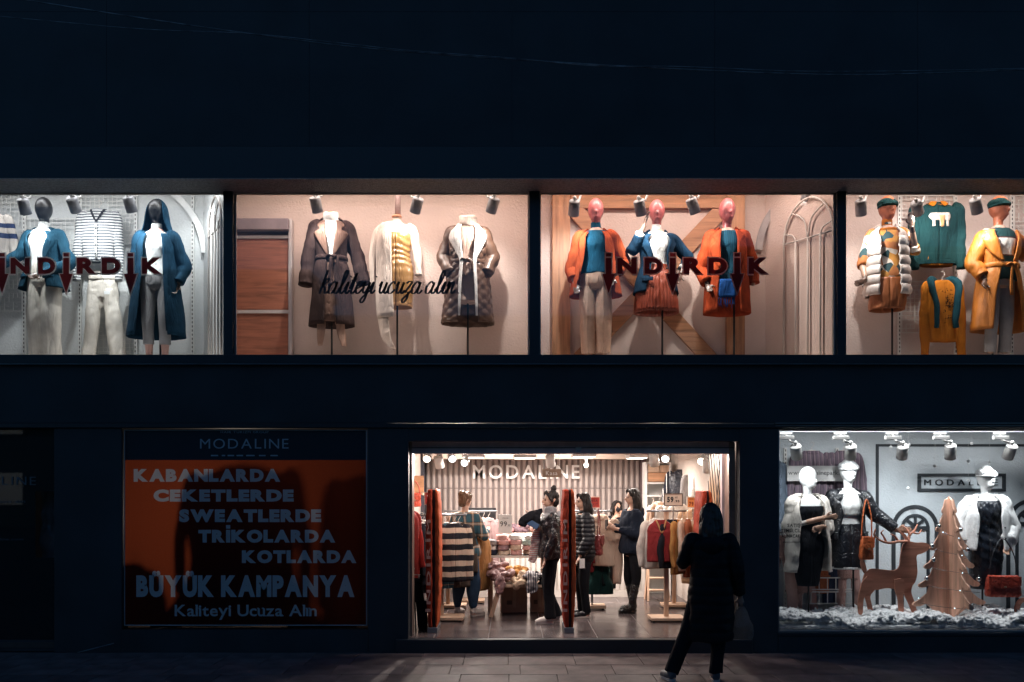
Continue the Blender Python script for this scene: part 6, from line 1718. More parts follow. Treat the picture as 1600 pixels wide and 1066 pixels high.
# hanging signs
ks = thing('cash_desk_sign', 'small tan hanging sign marking the cash desk', 'sign', at(847, 746, 2.45))
s = ppm(2.45); MB().box2((0, 0, 0), (30 * s, .02, 13 * s)).build('board', mat('tan_board', (.30, .21, .15), .5), ks, bevel=.003)
lettering('Kasa', ks, M_ltr, 6 * s, 3.4 * s, 18 * s, 6.4 * s, -.006, .005, bold=.01)
for x in (3 * s, 27 * s): MB().tube([(x, .01, 13 * s), (x, .01, 2.62 - ks.location.z)], .002, n=5).build('cord', M_canw, ks)
os_ = thing('hanging_tag', 'small white tag hanging from the entrance rail', 'tag', at(899.5, 708, .10)); s = ppm(.1)
MB().box2((0, 0, 0), (9 * s, .012, 9 * s)).build('plate', M_canw, os_, bevel=.003); lettering('oc', os_, mat('tag_blue', (.08, .30, .55), .5), 1.5 * s, 1.2 * s, 6 * s, 4 * s, -.004, .003, bold=.02)
MB().tube([(4.5 * s, .006, 9 * s), (4.5 * s, .006, 15 * s)], .003, n=6).build('loop', M_canw, os_)
dc = thing('dome_camera', 'small white dome camera under the ceiling by the shop name', 'camera', at(916, 730, 3.0))
MB().lathe([(.032, .04), (.032, .02), (.026, .0), (.014, -.015), (.004, -.018)], n=20).build('dome', M_canw, dc, True); MB().tube([(0, 0, .05), (0, 0, 2.62 - dc.location.z)], .012, n=8).build('stem', M_canw, dc)
def price_sign(label, px0, py0, px1, py1, y, col, texts, tcol, border=None, pole=None):
    a = at(px0, py1, y); s = ppm(y); w, h = (px1 - px0) * s, (py1 - py0) * s
    t = thing('price_sign', label, 'price sign', a)
    MB().box2((0, 0, 0), (w, .014, h)).build('card', mat('card_' + label[:18], col, .5, var=.05), t)
    if border:
        bm_ = mat('card_border_' + label[:10], border, .4)
        for q in ((-.008, -.008, w + .008, .004), (-.008, h - .004, w + .008, h + .008), (-.008, .004, .004, h - .004), (w - .004, .004, w + .008, h - .004)): MB().box2((q[0], -.006, q[1]), (q[2], .018, q[3])).build('border', bm_, t)
    tm = mat('print_' + label[:18], tcol, .5, bump=0)
    for tx, fx, fz, fw, fh, bo in texts: lettering(tx, t, tm, fx * w, fz * h, fw * w, fh * h, -.004, .003, bold=bo, joined=True, name='print')
    if pole: MB().tube([(w / 2, .007, -.008), (w / 2, .007, -pole)], .006, n=8).build('sign_pole', M_trim, t)
    return t
price_sign('white price sign reading 99 standing on the folded clothes table', 779, 804, 800, 834, 2.25, (.78, .78, .77), (('99', .12, .38, .5, .26, .01), ('.95', .66, .38, .2, .1, .0), ('MODALINE', .3, .78, .42, .05, 0)), (.05, .05, .06), pole=.02)
price_sign('beige price board reading 59.95 on the rack by the burgundy top', 1038, 772, 1066, 790, 1.2, (.62, .50, .40), (('59', .15, .28, .36, .48, .05), ('.95', .56, .28, .28, .2, .04), ('tl', .6, .62, .12, .18, .03)), (.03, .03, .03), (.12, .09, .07), pole=.25)
price_sign('orange price card with pale border beside the price board', 1074, 777, 1092, 793, 1.6, (.75, .27, .08), (('79', .15, .15, .38, .4, .04), ('.95', .58, .15, .28, .2, .03), ('FIYAT', .2, .72, .6, .14, .02)), (.25, .05, .02), (.74, .66, .58), pole=.2)
price_sign('red price card reading 79 above the sweater rack', 664, 770, 685, 788, 1.7, (.45, .03, .025), (('79', .15, .2, .42, .6, .03), ('.95', .64, .2, .3, .3, .02)), (.78, .72, .70), (.50, .25, .2), pole=.2)
price_sign('red notice card behind the cream jacket', 916, 777, 937, 793, 2.7, (.45, .045, .035), (('KASA', .15, .55, .7, .22, .02), ('NAKIT', .15, .2, .7, .2, .02)), (.12, .02, .02), (.62, .34, .28), pole=.25)

# ------------------------------------------------------------------ anti-theft gates in padded covers
M_gred = fabric('gate_red', (.36, .045, .022), rough=.6, fold=.9); M_gor = fabric('gate_orange', (.52, .10, .035), rough=.6, fold=.9)
def gate(px0, px1, py0, py1, y, label, text=None):
    a = at((px0 + px1) / 2, py1, y); s = ppm(y); w, h = (px1 - px0) * s, (py1 - py0) * s
    t = thing('security_gate', label, 'security gate', (a.x, y, SF), 0, 'anti theft gates at the entrance')
    k = w / .165 * .88; z0 = .05
    def blade(name, x0, x1, m, top0, top1, yd0, yd1, taper):
        nz = 60; V = []
        for j in range(nz + 1):
            f_ = j / nz; z = z0 + (h - z0) * f_
            inset = taper * 1.5 * max(0, (.35 - f_) / .35) ** 1.5 + taper * 1.1 * max(0, (f_ - .7) / .3) ** 2
            for (x, yy) in ((x0 + inset * (x0 < 0), yd0), (x1 - inset * (x1 > 0), yd0 - .004), (x1 - inset * (x1 > 0), yd1), (x0 + inset * (x0 < 0), yd1)):
                V.append((x + .0035 * math.sin(z * 38 + x0 * 90) * (.4 + random.random() * .6), yy, z + (top0 if x == x0 else top1) * f_ ** 8))
        F = [(j * 4 + a_, j * 4 + (a_ + 1) % 4, (j + 1) * 4 + (a_ + 1) % 4, (j + 1) * 4 + a_) for j in range(nz) for a_ in range(4)] + [(0, 3, 2, 1), (nz * 4, nz * 4 + 1, nz * 4 + 2, nz * 4 + 3)]
        return MB().add(V, F).build(name, m, t, True, bevel=.012)
    c1 = blade('padded_cover', -.083 * k, -.005 * k, M_gred, 0, .02, -.02, .42, .022)
    blade('padded_cover', .030 * k, .083 * k, M_gor, .03, -.01, -.015, .42, .02)
    blade('antenna_spine', -.012 * k, .036 * k, mat('gate_spine', (.03, .012, .012), .45), .02, .02, .012, .40, .0)
    MB().box((0, .2, .03), (.12 * k, .5, .06)).build('foot_plate', M_trim, t, bevel=.004)
    if text: lettering(text, t, mat('gate_letter', (.74, .42, .34), .6, bump=0), -.022 * k, .24, 1.04, .048 * k, -.040, .004, bold=.02, gap=.22, vert=True)
gate(664, 688, 769, 990, .38, 'padded red security gate beside the red coat', 'İNDİRİM')
gate(877, 901, 769, 990, .38, 'padded red security gate with sale lettering in mid entrance', 'İNDİRİM')
gate(1093, 1116, 770, 985, .55, 'dark red security gate behind the silhouetted woman', None)

# ------------------------------------------------------------------ racks, tables and stock
M_wrk = wood('rack_wood', (.55, .36, .25), .55, 'z'); M_wrkx = wood('rack_wood_cross', (.60, .42, .30), .55, 'x')
def rack(label, px, py_base, y, top_py, w=.42, d=.36, bar=.7, rz=0, m=None, post=.05):
    a = at(px, py_base, y); h = at(px, top_py, y).z - SF
    t = thing('garment_rack', label, 'clothes rack', (a.x, y, SF), rz, 'clothes racks of the shop')
    MB().box((0, 0, .035), (w, d, .035)).build('base_board', M_wrkx, t, bevel=.004)
    for sx in (-1, 1):
        for sy in (-1, 1): MB().lathe([(.018, 0), (.018, .017)], (sx * (w / 2 - .04), sy * (d / 2 - .04), 0), 10).build('caster', M_black_metal, t)
    MB().box2((-post / 2, -post / 2, .053), (post / 2, post / 2, h)).build('post', m or M_wrk, t, bevel=.003)
    MB().tube([(-bar / 2, 0, h + .012), (bar / 2, 0, h + .012)], .013, n=10).build('hanging_bar', M_trim, t, True)
    return t, h + SF
_, hz = rack('wooden pedestal rack carrying the striped sweater', 690, 970, 1.38, 806, w=.56, d=.4, bar=.62)
_, hz2 = rack('wooden pedestal rack carrying the burgundy top and price board', 1041, 970, 1.32, 800, w=.42, d=.36, bar=.5, post=.055)
_, hz3 = rack('far wooden rack behind the burgundy top', 1053, 939, 2.55, 800, w=.34, d=.3, bar=.6)
_, hz4 = rack('pale metal rack carrying the cream hooded jacket', 925, 951, 2.42, 800, w=.36, d=.30, bar=.55, m=M_trim, post=.03)
_, hz5 = rack('far wooden rack in the corner behind the striped sweater', 700, 945, 2.5, 806, w=.5, d=.3, bar=.6)
M_strip2 = stripes('black_cream_stripe', [(.52, (.018, .018, .024)), (1, (.58, .44, .34))], .135, warp=.25, offset=.1)
def hk(px, y, z): return (at(px, 0, y).x, y, z)
hung('hanging_sweater', 'black and cream broad striped sweater on the entrance rack', 'sweater', hk(709, 1.30, hz + .02), R(12), M_strip2, w=.19, L=.70, d=.09, sleeves=.62, seed=51, sl_spread=.03, sr=(.07, .055))
hung('hanging_shirt', 'blue checked shirt hanging behind the striped sweater', 'shirt', hk(697, 1.42, hz + .02), R(40), stripes('blue_check', [(.4, (.05, .12, .16)), (.55, (.4, .3, .2)), (1, (.06, .15, .2))], .06), w=.20, L=.80, d=.06, sleeves=.5, seed=52)
for i, (px, y, c, L, lab) in enumerate(((671, 1.40, (.02, .022, .03), .75, 'black knit hanging beside the first gate'), (680, 1.46, (.05, .05, .06), .8, 'charcoal jacket edge on the entrance rack'), (660, 1.34, (.03, .035, .04), .85, 'black dress edge by the red coat'), (716, 1.52, (.08, .06, .05), .8, 'brown cardigan behind the striped sweater'))):
    hung('hanging_garment', lab, 'garment', hk(px, y, hz + .02), R(70 - 12 * i), fabric('rackdark%d' % i, c), w=.20, L=L, d=.06, sleeves=.55, seed=60 + i)
hung('hanging_coat', 'long red coat hanging at the entrance jamb', 'coat', (at(634, 0, .75).x, .75, at(0, 782, .75).z), R(50), fabric('red_coat', (.40, .045, .04)), w=.20, L=.86, d=.09, sleeves=.6, seed=53, flare=.03)
t = thing('coat_stand', 'thin black stand holding the red coat', 'stand', (at(637, 0, .66).x, .66, SF))
MB().tube([(0, 0, 0), (0, 0, at(0, 780, .66).z - SF)], .010, n=8).build('pole', M_black_metal, t); MB().tube([(.10, -.06, 0), (.085, -.04, .35), (.05, 0, .55), (0, 0, .6)], .010, n=8, m=14).build('leg', M_black_metal, t, True); MB().tube([(-.10, .06, 0), (-.05, .02, .5), (0, 0, .6)], .010, n=8, m=10).build('leg', M_black_metal, t, True)
hung_trousers('black trousers hanging below the red coat', 645, 905, .60, M_blk, .48, seed=54, w=.09, legw=.05)
hung('hanging_cardigan', 'mustard brown cardigan hanging beside the plaid shirt', 'cardigan', hk(752, 1.95, at(0, 820, 1.95).z), R(75), fabric('caramel', (.33, .16, .06)), w=.20, L=.72, d=.10, sleeves=.5, seed=55)
M_creamj = fabric('cream_jacket', (.60, .46, .37), var=.12)
cj, _f = hung('hanging_jacket', 'cream hooded jacket on the pale metal rack', 'jacket', hk(940, 2.30, hz4 + .03), R(-28), M_creamj, w=.22, L=.62, d=.12, sleeves=.78, seed=56, sl_spread=.05, sr=(.085, .065), amp=.014)
mb = MB(); mb.ell((-.02, -.02, -.12), (.13, .10, .07)); fuse(mb, 'hood', M_creamj, cj, .012, 2, .012, 25)
MB().box((.02, -.135, -.32), (.05, .006, .06)).build('badge', mat('badge_blue', (.10, .12, .17), .6), cj)
hung('hanging_skirt', 'dark green skirt below the cream jacket', 'skirt', hk(936, 2.36, at(0, 865, 2.36).z), 0, fabric('pine_green', (.009, .035, .034)), w=.15, L=.42, d=.10, sleeves=0, seed=57, neck=None, flare=.05)
hung('hanging_garment', 'black knit edge behind the cream jacket', 'garment', hk(950, 2.5, hz4 + .02), R(60), M_blk, w=.2, L=.95, d=.07, sleeves=.8, seed=58)
hung('hanging_garment', 'burgundy bag strap garment edge beside the black puffer', 'garment', hk(925, 2.42, hz4 + .02), R(80), fabric('wine', (.22, .03, .035)), w=.18, L=.7, d=.06, sleeves=.5, seed=59)
hung('hanging_vest', 'burgundy sleeveless v-neck top on the price board rack', 'vest', hk(1032, 1.18, hz2 + .02), R(4), fabric('burgundy', (.23, .028, .03)), w=.165, L=.50, d=.06, sleeves=0, seed=61, neck='v', neck_m=fabric('ochre_inner', (.42, .22, .10)))
for i, (px, y, c, L, lab, rz) in enumerate(((1050, 1.25, (.015, .016, .022), .58, 'black knit behind the burgundy top', 35), (1058, 1.33, (.42, .21, .07), .66, 'ochre knit on the price board rack', 60), (1066, 1.36, (.58, .44, .34), .62, 'beige blouse on the price board rack', 70), (1024, 1.40, (.68, .62, .56), .6, 'white blouse behind the burgundy top', 20), (1074, 1.42, (.30, .10, .05), .7, 'rust knit on the price board rack', 75))):
    hung('hanging_garment', lab, 'garment', hk(px, y, hz2 + .02), R(rz), fabric('rr%d' % i, c), w=.18, L=L, d=.055, sleeves=.5, seed=70 + i)
for i, (px, y, py, c, L, lab, rz, cat_) in enumerate(((1030, 2.7, 772, (.58, .40, .30), .75, 'camel coat on the far rack', 50, 'coat'), (1046, 2.6, 775, (.76, .72, .68), .62, 'white blouse on the far rack', 25, 'blouse'), (1060, 2.5, 775, (.72, .66, .60), .70, 'ivory cardigan on the far rack', -10, 'cardigan'), (1086, 1.8, 782, (.60, .40, .26), .95, 'long beige coat between the orange card and the dark red gate', -30, 'coat'), (1020, 2.8, 778, (.64, .55, .47), .72, 'pale knit at the end of the far rack', 60, 'sweater'))):
    hung('hanging_garment', lab, cat_, (at(px, 0, y).x, y, at(0, py, y).z), R(rz), fabric('fr%d' % i, c), w=.20, L=L, d=.07, sleeves=.6, seed=80 + i)
jk, _f = hung('hanging_jacket', 'black jacket with white striped sleeves high on the shop wall', 'jacket', at(1069, 722, 3.6), 0, leather('navyblack', (.014, .018, .028), .35), w=.25, L=.60, d=.10, sleeves=.58, seed=91, sm=stripes('sleeve_white_stripe', [(.6, (.014, .016, .024)), (.8, (.6, .6, .6)), (1, (.014, .016, .024))], .05, axis='X'))
hung('hanging_jacket', 'white jacket high on the wall beside the lattice', 'jacket', at(1105, 727, 2.7), R(20), M_white_fab, w=.20, L=.5, d=.09, sleeves=.5, seed=92)
MB().box((-.03, -.12, -.24), (.05, .004, .07)).build('label_tag', M_white_fab, jk)

# shelf unit and step stool
ys = 3.9; s = ppm(ys); a = at(1010, 933, ys)
su = thing('shelf_unit', 'tall white shelf unit with wooden boxes beside the cash desk', 'shelf', (a.x, ys, SF))
W_, H_ = 37 * s, at(0, 722, ys).z - SF
for x in (0, W_): MB().box2((x - .012, 0, 0), (x + .012, .36, H_)).build('side_panel', M_white, su)
for py in (723, 755, 775, 800, 830, 870): MB().box2((.012, .0, at(0, py, ys).z - SF - .012), (W_ - .012, .36, at(0, py, ys).z - SF + .012)).build('shelf_board', M_white, su)
MB().box2((.0, .362, 0), (W_, .38, H_)).build('back_panel', M_white, su)
for i, (px0, px1, py0, py1) in enumerate(((1012, 1030, 726, 738), (1012, 1045, 738.5, 753), (1031, 1045, 727, 738))):
    p0, p1 = at(px0, py1, ys + .04), at(px1, py0, ys + .04)
    o = MB().box2((p0.x, ys + .03, p0.z), (p1.x, ys + .28, p1.z)).build('wooden_box', (M_wrkx, wood('ochre_box', (.50, .26, .14), .6, 'x'), M_wrk)[i], bevel=.004); tag(o, ('pale wooden box on the top shelf of the white unit', 'long ochre wooden box on the top shelf of the white unit', 'small wooden box at the end of the top shelf')[i], 'box', 'boxes on the shelf unit')
so = thing('step_stool', 'wooden step stool in front of the shelf unit', 'stool', (at(1027, 0, 3.3).x, 3.3, SF))
for x in (-.15, .15):
    MB().bar((x, -.12, 0), (x * .8, .06, .5), .03, .04).build('leg', M_wrk, so); MB().bar((x, .16, 0), (x * .8, .06, .5), .03, .04).build('leg', M_wrk, so)
for z, yy, w in ((.16, -.09, .26), (.33, -.03, .24), (.51, .04, .28)): MB().box((0, yy, z), (w, .14, .022)).build('step', M_wrkx, so, bevel=.003)
# left corner: small goods near the jamb
wsl = thing('corner_shelf', 'small wooden wall shelf at the entrance corner', 'shelf', at(648, 772, 3.0))
MB().box((0, 0, 0), (.26, .25, .03)).build('shelf_board', M_wrkx, wsl); MB().box((0, .1, .14), (.24, .02, .24)).build('back_board', wood('ochre_box', (.5, .26, .14)), wsl)
handbag('red pouch bag on the corner shelf', at(648, 792, 2.9), .17, .2, .09, M_redbag, False, .16, R(12), False)

# display tables with folded stock
YT0, YT1 = 2.15, 2.65
zt_ = at(0, 868, 2.2).z
tb_ = thing('display_table', 'upper display table stacked with folded sweaters', 'table', (0, 0, 0))
xa, xb_ = at(760, 0, 2.2).x, at(856, 0, 2.2).x
MB().box2((xa, YT0, zt_ - .03), (xb_, YT1, zt_)).build('table_top', M_cw, tb_, bevel=.004)
for x in (xa + .05, xb_ - .05):
    for y in (YT0 + .05, YT1 - .05): MB().box2((x - .03, y - .03, SF), (x + .03, y + .03, zt_ - .031)).build('leg', M_wrk, tb_)
zl = at(0, 912, 1.75).z
tl = thing('low_display_table', 'low wooden trestle table heaped with crumpled clothes', 'table', (0, 0, 0))
xc, xd = at(772, 0, 1.75).x, at(862, 0, 1.75).x
MB().box2((xc, 1.56, zl - .03), (xd, 2.08, zl)).build('table_top', M_wrkx, tl, bevel=.004)
for x, sx in ((xc + .08, -1), (xd - .06, 1)):
    for y in (1.60, 2.04): MB().bar((x, y, zl - .03), (x + sx * .12, y, SF), .055, .035, up=(0, 1, 0)).build('leg', M_wrk, tl, bevel=.003)
    MB().bar((x + sx * .05, 1.62, zl - .18), (x + sx * .05, 2.02, zl - .18), .03).build('stretcher', M_wrk, tl)
def folded(label, x, y, z, w, d, h, m, seed, rz=0):
    o = thing('folded_sweater', label, 'sweater', (x, y, z), rz, 'folded stock on the tables')
    mb = MB()
    for i in range(2):
        zz = h * (.25 + .5 * i); mb.loft([(zz - h * .26, w / 2 - .03, d / 2 - .02), (zz - h * .2, w / 2 - .006, d / 2 - .004), (zz, w / 2, d / 2), (zz + h * .2, w / 2 - .006, d / 2 - .004), (zz + h * .26, w / 2 - .03, d / 2 - .02)], n=26, m=9, power=4)
    fuse(mb, 'cloth', m, o, .0095, 1, .011, 26, (1, 1, 1), seed)
    MB().tube([(-w * .12, -d * .42, h * .98), (0, -d * .5, h * .9), (w * .12, -d * .42, h * .98)], .008, n=6, m=8).build('neckband', m, o, True)
cols = {'pink': (.62, .36, .34), 'white': (.74, .72, .70), 'cream': (.62, .50, .40), 'mauve': (.30, .20, .22), 'navy': (.03, .035, .06), 'grey': (.30, .29, .30), 'mint': (.40, .50, .46)}
stk = [(767, ['navy', 'white', 'grey']), (786, ['cream', 'mauve', 'pink', 'pink']), (806, ['pink', 'cream', 'pink', 'white']), (826, ['cream', 'pink', 'mint', 'white']), (846, ['navy', 'cream', 'grey'])]
for k, (px, cs) in enumerate(stk):
    z = zt_ + .002
    for j, c in enumerate(cs):
        pos = 'bottom' if j == 0 else ('top' if j == len(cs) - 1 else ('second' if j == 1 else 'third'))
        folded('%s folded sweater, %s of the %s stack on the display table' % (c, pos, ('first', 'second', 'third', 'fourth', 'last')[k]), at(px, 0, 2.38).x + random.uniform(-.01, .01), 2.36 + random.uniform(-.02, .02), z, .165, .34, .068, fabric('fold_' + c, cols[c]), 100 + k * 7 + j, random.uniform(-.12, .12)); z += .066
def crumpled(label, px, py, y, r, m, seed, hang=0, cat_='garment'):
    p = at(px, py, y); o = thing('crumpled_garment', label, cat_, p, 0, 'crumpled clothes on the low table'); rs = random.Random(seed); mb = MB()
    for i in range(9): mb.ell((rs.uniform(-r, r), rs.uniform(-.12, .12), r * .35 + rs.uniform(0, r * .5)), (r * rs.uniform(.35, .6), .10, r * rs.uniform(.22, .4)), 12, 8)
    mb.ell((0, 0, r * .2), (r * 1.1, .17, r * .28))
    if hang: mb.tube([(0, -.16, r * .4), (.0, -.225, r * .1), (-.01, -.235, -hang * .6), (.02, -.23, -hang)], [.07, .085, .08, .05], n=14, m=14, flat=.35, flat_dir=(0, 1, 0))
    fuse(mb, 'cloth', m, o, .011, 1, .026, 30, (1, 1, .7), seed)
M_mauve = satin('mauve', (.32, .19, .19), .5)
crumpled('mauve satin blouse spilling over the low table edge', 783, 907, 1.78, .13, M_mauve, 3, .14, 'blouse')
crumpled('mauve scarf heaped on the low table', 776, 893, 1.95, .12, M_mauve, 4, 0, 'scarf')
crumpled('mustard knit on the low table', 806, 898, 1.95, .11, fabric('mustard_knit', (.50, .26, .09)), 5, 0, 'sweater')
crumpled('cream ribbed knit on the low table', 811, 908, 1.76, .12, fabric('cream_rib', (.62, .48, .35)), 6, .05, 'sweater')
crumpled('grey striped shirt hanging off the low table', 832, 906, 1.74, .10, stripes('grey_stripe', [(.5, (.10, .10, .12)), (1, (.42, .40, .40))], .03, axis='X'), 7, .16, 'shirt')
crumpled('dark knit at the end of the low table', 850, 906, 1.85, .10, M_blk, 8, .05, 'sweater')
for i, (px0, px1, py0, py1, y) in enumerate(((784, 824, 912, 956, 2.0), (828, 858, 912, 955, 2.05))):
    a, b = at(px0, py1, y), at(px1, py0, y); o = thing('cardboard_box', ('large cardboard box below the cream knit', 'second cardboard box behind the leather jacket woman')[i], 'box', ((a.x + b.x) / 2, y, SF), R(4 - 9 * i)); w, h = b.x - a.x, min(b.z - SF, zl - SF - .05)
    MB().box2((-w / 2, 0, .002), (w / 2, .36, h)).build('carton', mat('cardboard', (.34, .21, .15), .85, var=.15), o, bevel=.003)
    MB().box2((-.02, -.002, h * .2), (.02, .0, h)).build('tape', mat('carton_tape', (.40, .28, .2), .4), o); MB().box2((-w * .3, -.003, h * .3), (-w * .1, -.001, h * .45)).build('print', mat('carton_print', (.12, .08, .06), .8), o)
# monitor and clutter on the desk
mo = thing('monitor', 'black computer monitor on the cash desk', 'monitor', at(752, 833, 3.95)); mo.location.z = CT + .001; s = ppm(3.95)
MB().box2((-23 * s, -.02, .05), (23 * s, .02, .05 + 33 * s)).build('screen', mat('monitor_black', (.012, .013, .016), .35), mo, bevel=.006); MB().box2((-.03, .0, 0), (.03, .05, .12)).build('neck', M_black_metal, mo); MB().box((0, .02, .008), (.22, .16, .014)).build('foot', M_black_metal, mo, bevel=.004); MB().box2((-.05, -.022, .3), (.05, -.020, .315)).build('badge', M_trim, mo)
for i, (px, c) in enumerate(((798, (.45, .2, .2)), (815, (.15, .1, .12)), (845, (.5, .3, .25)))):
    crumpled(('pink knit lying on the cash desk', 'plum knit lying on the cash desk', 'rose knit lying on the cash desk')[i], px, 0, 3.95, .12, fabric('desk%d' % i, c), 20 + i, 0, 'garment'); o = COL.objects[-1] if False else None
for o in list(COL.objects):
    if o.name.startswith('crumpled_garment') and 'cash desk' in o.get('label', ''): o.location.z = CT + .001

# more stock on the far rails
_, hz6 = rack('far rack behind the plaid shirt shopper', 735, 940, 3.05, 800, w=.4, d=.3, bar=.75)
rs = random.Random(77)
pal = [((.62, .58, .54), 'ivory'), ((.05, .05, .06), 'black'), ((.40, .08, .06), 'brick red'), ((.45, .33, .25), 'sand'), ((.10, .14, .18), 'slate blue'), ((.55, .30, .12), 'ochre'), ((.30, .20, .20), 'plum')]
for i, px in enumerate((712, 720, 728, 737, 746, 755, 763)):
    c, nm = pal[i]; hung('hanging_garment', '%s garment on the far rack behind the plaid shirt' % nm, 'garment', hk(px, 3.05 + .02 * (i % 2), hz6 + .02), R(rs.uniform(35, 75)), fabric('far%d' % i, c), w=.20, L=rs.uniform(.6, .85), d=.06, sleeves=.55, seed=120 + i)
for i, px in enumerate((677, 684, 692, 700, 708)):
    c, nm = pal[(i * 3 + 1) % 7]; hung('hanging_garment', '%s garment on the corner rack behind the striped sweater' % nm, 'garment', hk(px, 2.5 + .02 * (i % 2), hz5 + .02), R(rs.uniform(35, 75)), fabric('cor%d' % i, c), w=.20, L=rs.uniform(.6, .9), d=.06, sleeves=.55, seed=140 + i)
for i, (px, py, y, nm, c, L) in enumerate(((650, 800, 2.2, 'black', (.02, .02, .025), .8), (658, 800, 2.3, 'ivory', (.62, .56, .5), .7), (1084, 728, 3.2, 'grey', (.25, .24, .24), .55), (1098, 800, 1.55, 'ochre', (.50, .27, .12), .8), (1082, 800, 1.6, 'ivory', (.66, .6, .54), .7))):
    hung('hanging_garment', '%s garment hanging %s' % (nm, ('beside the red coat', 'deeper behind the red coat', 'high between the two wall jackets', 'next to the dark red gate', 'under the orange price card')[i]), 'garment', (at(px, 0, y).x, y, at(0, py, y).z), R(rs.uniform(20, 70)), fabric('fill%d' % i, c), w=.2, L=L, d=.07, sleeves=.55, seed=160 + i)
# ------------------------------------------------------------------ people
def plaid(name, a, b, c, d):
    m, nt, bs = nodes(name); tc = N(nt, 'TexCoord'); sp = N(nt, 'SeparateXYZ'); nt.links.new(tc.outputs['Object'], sp.inputs[0])
    def band(sock, per, cols, off):
        m1 = N(nt, 'Math', operation='MULTIPLY_ADD'); m1.inputs[1].default_value = 1 / per; m1.inputs[2].default_value = off; nt.links.new(sock, m1.inputs[0])
        fr = N(nt, 'Math', operation='FRACT'); nt.links.new(m1.outputs[0], fr.inputs[0]); cr = N(nt, 'ValToRGB'); cr.color_ramp.interpolation = 'CONSTANT'; e = cr.color_ramp.elements
        e[0].color = rgba(cols[0][1]); e[1].position = cols[1][0]; e[1].color = rgba(cols[1][1])
        for p_, c_ in cols[2:]: e.new(p_).color = rgba(c_)
        nt.links.new(fr.outputs[0], cr.inputs[0]); return cr.outputs[0]
    xy = N(nt, 'Math', operation='ADD'); nt.links.new(sp.outputs[0], xy.inputs[0]); nt.links.new(sp.outputs[1], xy.inputs[1])
    q = [(0, a), (.38, b), (.46, c), (.54, b), (.62, d), (.70, a)]
    h = band(xy.outputs[0], .16, q, .1); v = band(sp.outputs[2], .16, q, .3)
    mx = N(nt, 'Mix', data_type='RGBA'); mx.inputs[0].default_value = .5; nt.links.new(h, mx.inputs[6]); nt.links.new(v, mx.inputs[7]); nt.links.new(mx.outputs[2], bs.inputs['Base Color']); bs.inputs['Roughness'].default_value = .9
    return add_folds(m, .5)
M_plaid = plaid('plaid_flannel', (.03, .09, .12), (.50, .26, .12), (.60, .55, .48), (.02, .025, .03))
M_jean = fabric('denim', (.035, .07, .13), var=.3); M_blackpant = fabric('black_trouser', (.012, .013, .017)); M_sneaker = mat('sneaker_white', (.66, .60, .55), .5, var=.12); M_sole = mat('shoe_sole', (.55, .50, .46), .6); M_boot = leather('boot', (.012, .012, .014), .28)
M_hair_brown = mat('hair_brown', (.16, .085, .045), .5, var=.35, scale=30, bump=.7, bscale=110, stretch=(1, 1, .2)); M_hoodnavy = fabric('navy_hoodie', (.010, .015, .028)); M_greyknit = fabric('grey_knit', (.24, .23, .24)); M_blackpuff = mat('black_puffer', (.010, .011, .016), .5, spec=.3)
def person(label, px, py_feet, py_head, y, rz, J, floor=SF, top_local=1.765):
    a = at(px, py_feet, y); hgt = (py_feet - py_head) * ppm(y); k = hgt / top_local
    f = Fig('person', label, 'person', (a.x, y, floor), rz, None, k, J); return f
def shoe(f, s, m, sole=None, boot=0, w=1.0):
    h, kn, an, to = f.J['legs'][s]; d = (to - an); d.z = 0; d.normalize(); mb = MB()
    heel = Vector((an.x, an.y, 0)) - d * .045; tip = Vector((to.x, to.y, 0)) + d * .055
    pts = [heel + Vector((0, 0, .05)), heel.lerp(tip, .2) + Vector((0, 0, .062)), heel.lerp(tip, .55) + Vector((0, 0, .048)), heel.lerp(tip, .85) + Vector((0, 0, .035)), tip + Vector((0, 0, .03))]
    mb.tube(pts, [.036 * w, .046 * w, .047 * w, .043 * w, .024 * w], n=14, m=18)
    mb.tube([an + Vector((0, 0, -.03)), an + Vector((0, .0, .03))], [.044, .045], n=14)
    if boot: mb.tube([an, an.lerp(kn, .5), an.lerp(kn, boot)], [.052, .062, .066], n=16, m=10)
    fuse(mb, 'boot' if boot else 'shoe', m, f.t, .0085, 2, .003, 40)
    so_ = MB(); q = [heel.lerp(tip, t) for t in np.linspace(0, 1, 9)]; side = Vector((-d.y, d.x, 0)); wd = [.026, .038, .040, .038, .040, .045, .045, .038, .018]
    poly = [q[i] + side * wd[i] for i in range(9)] + [q[i] - side * wd[i] for i in range(8, -1, -1)]
    n = len(poly); so_.add([(p.x, p.y, .001) for p in poly] + [(p.x, p.y, .024) for p in poly], [tuple(range(n - 1, -1, -1)), tuple(range(n, 2 * n))] + [(i, (i + 1) % n, n + (i + 1) % n, n + i) for i in range(n)])
    so_.build('sole', sole or M_sole, f.t)
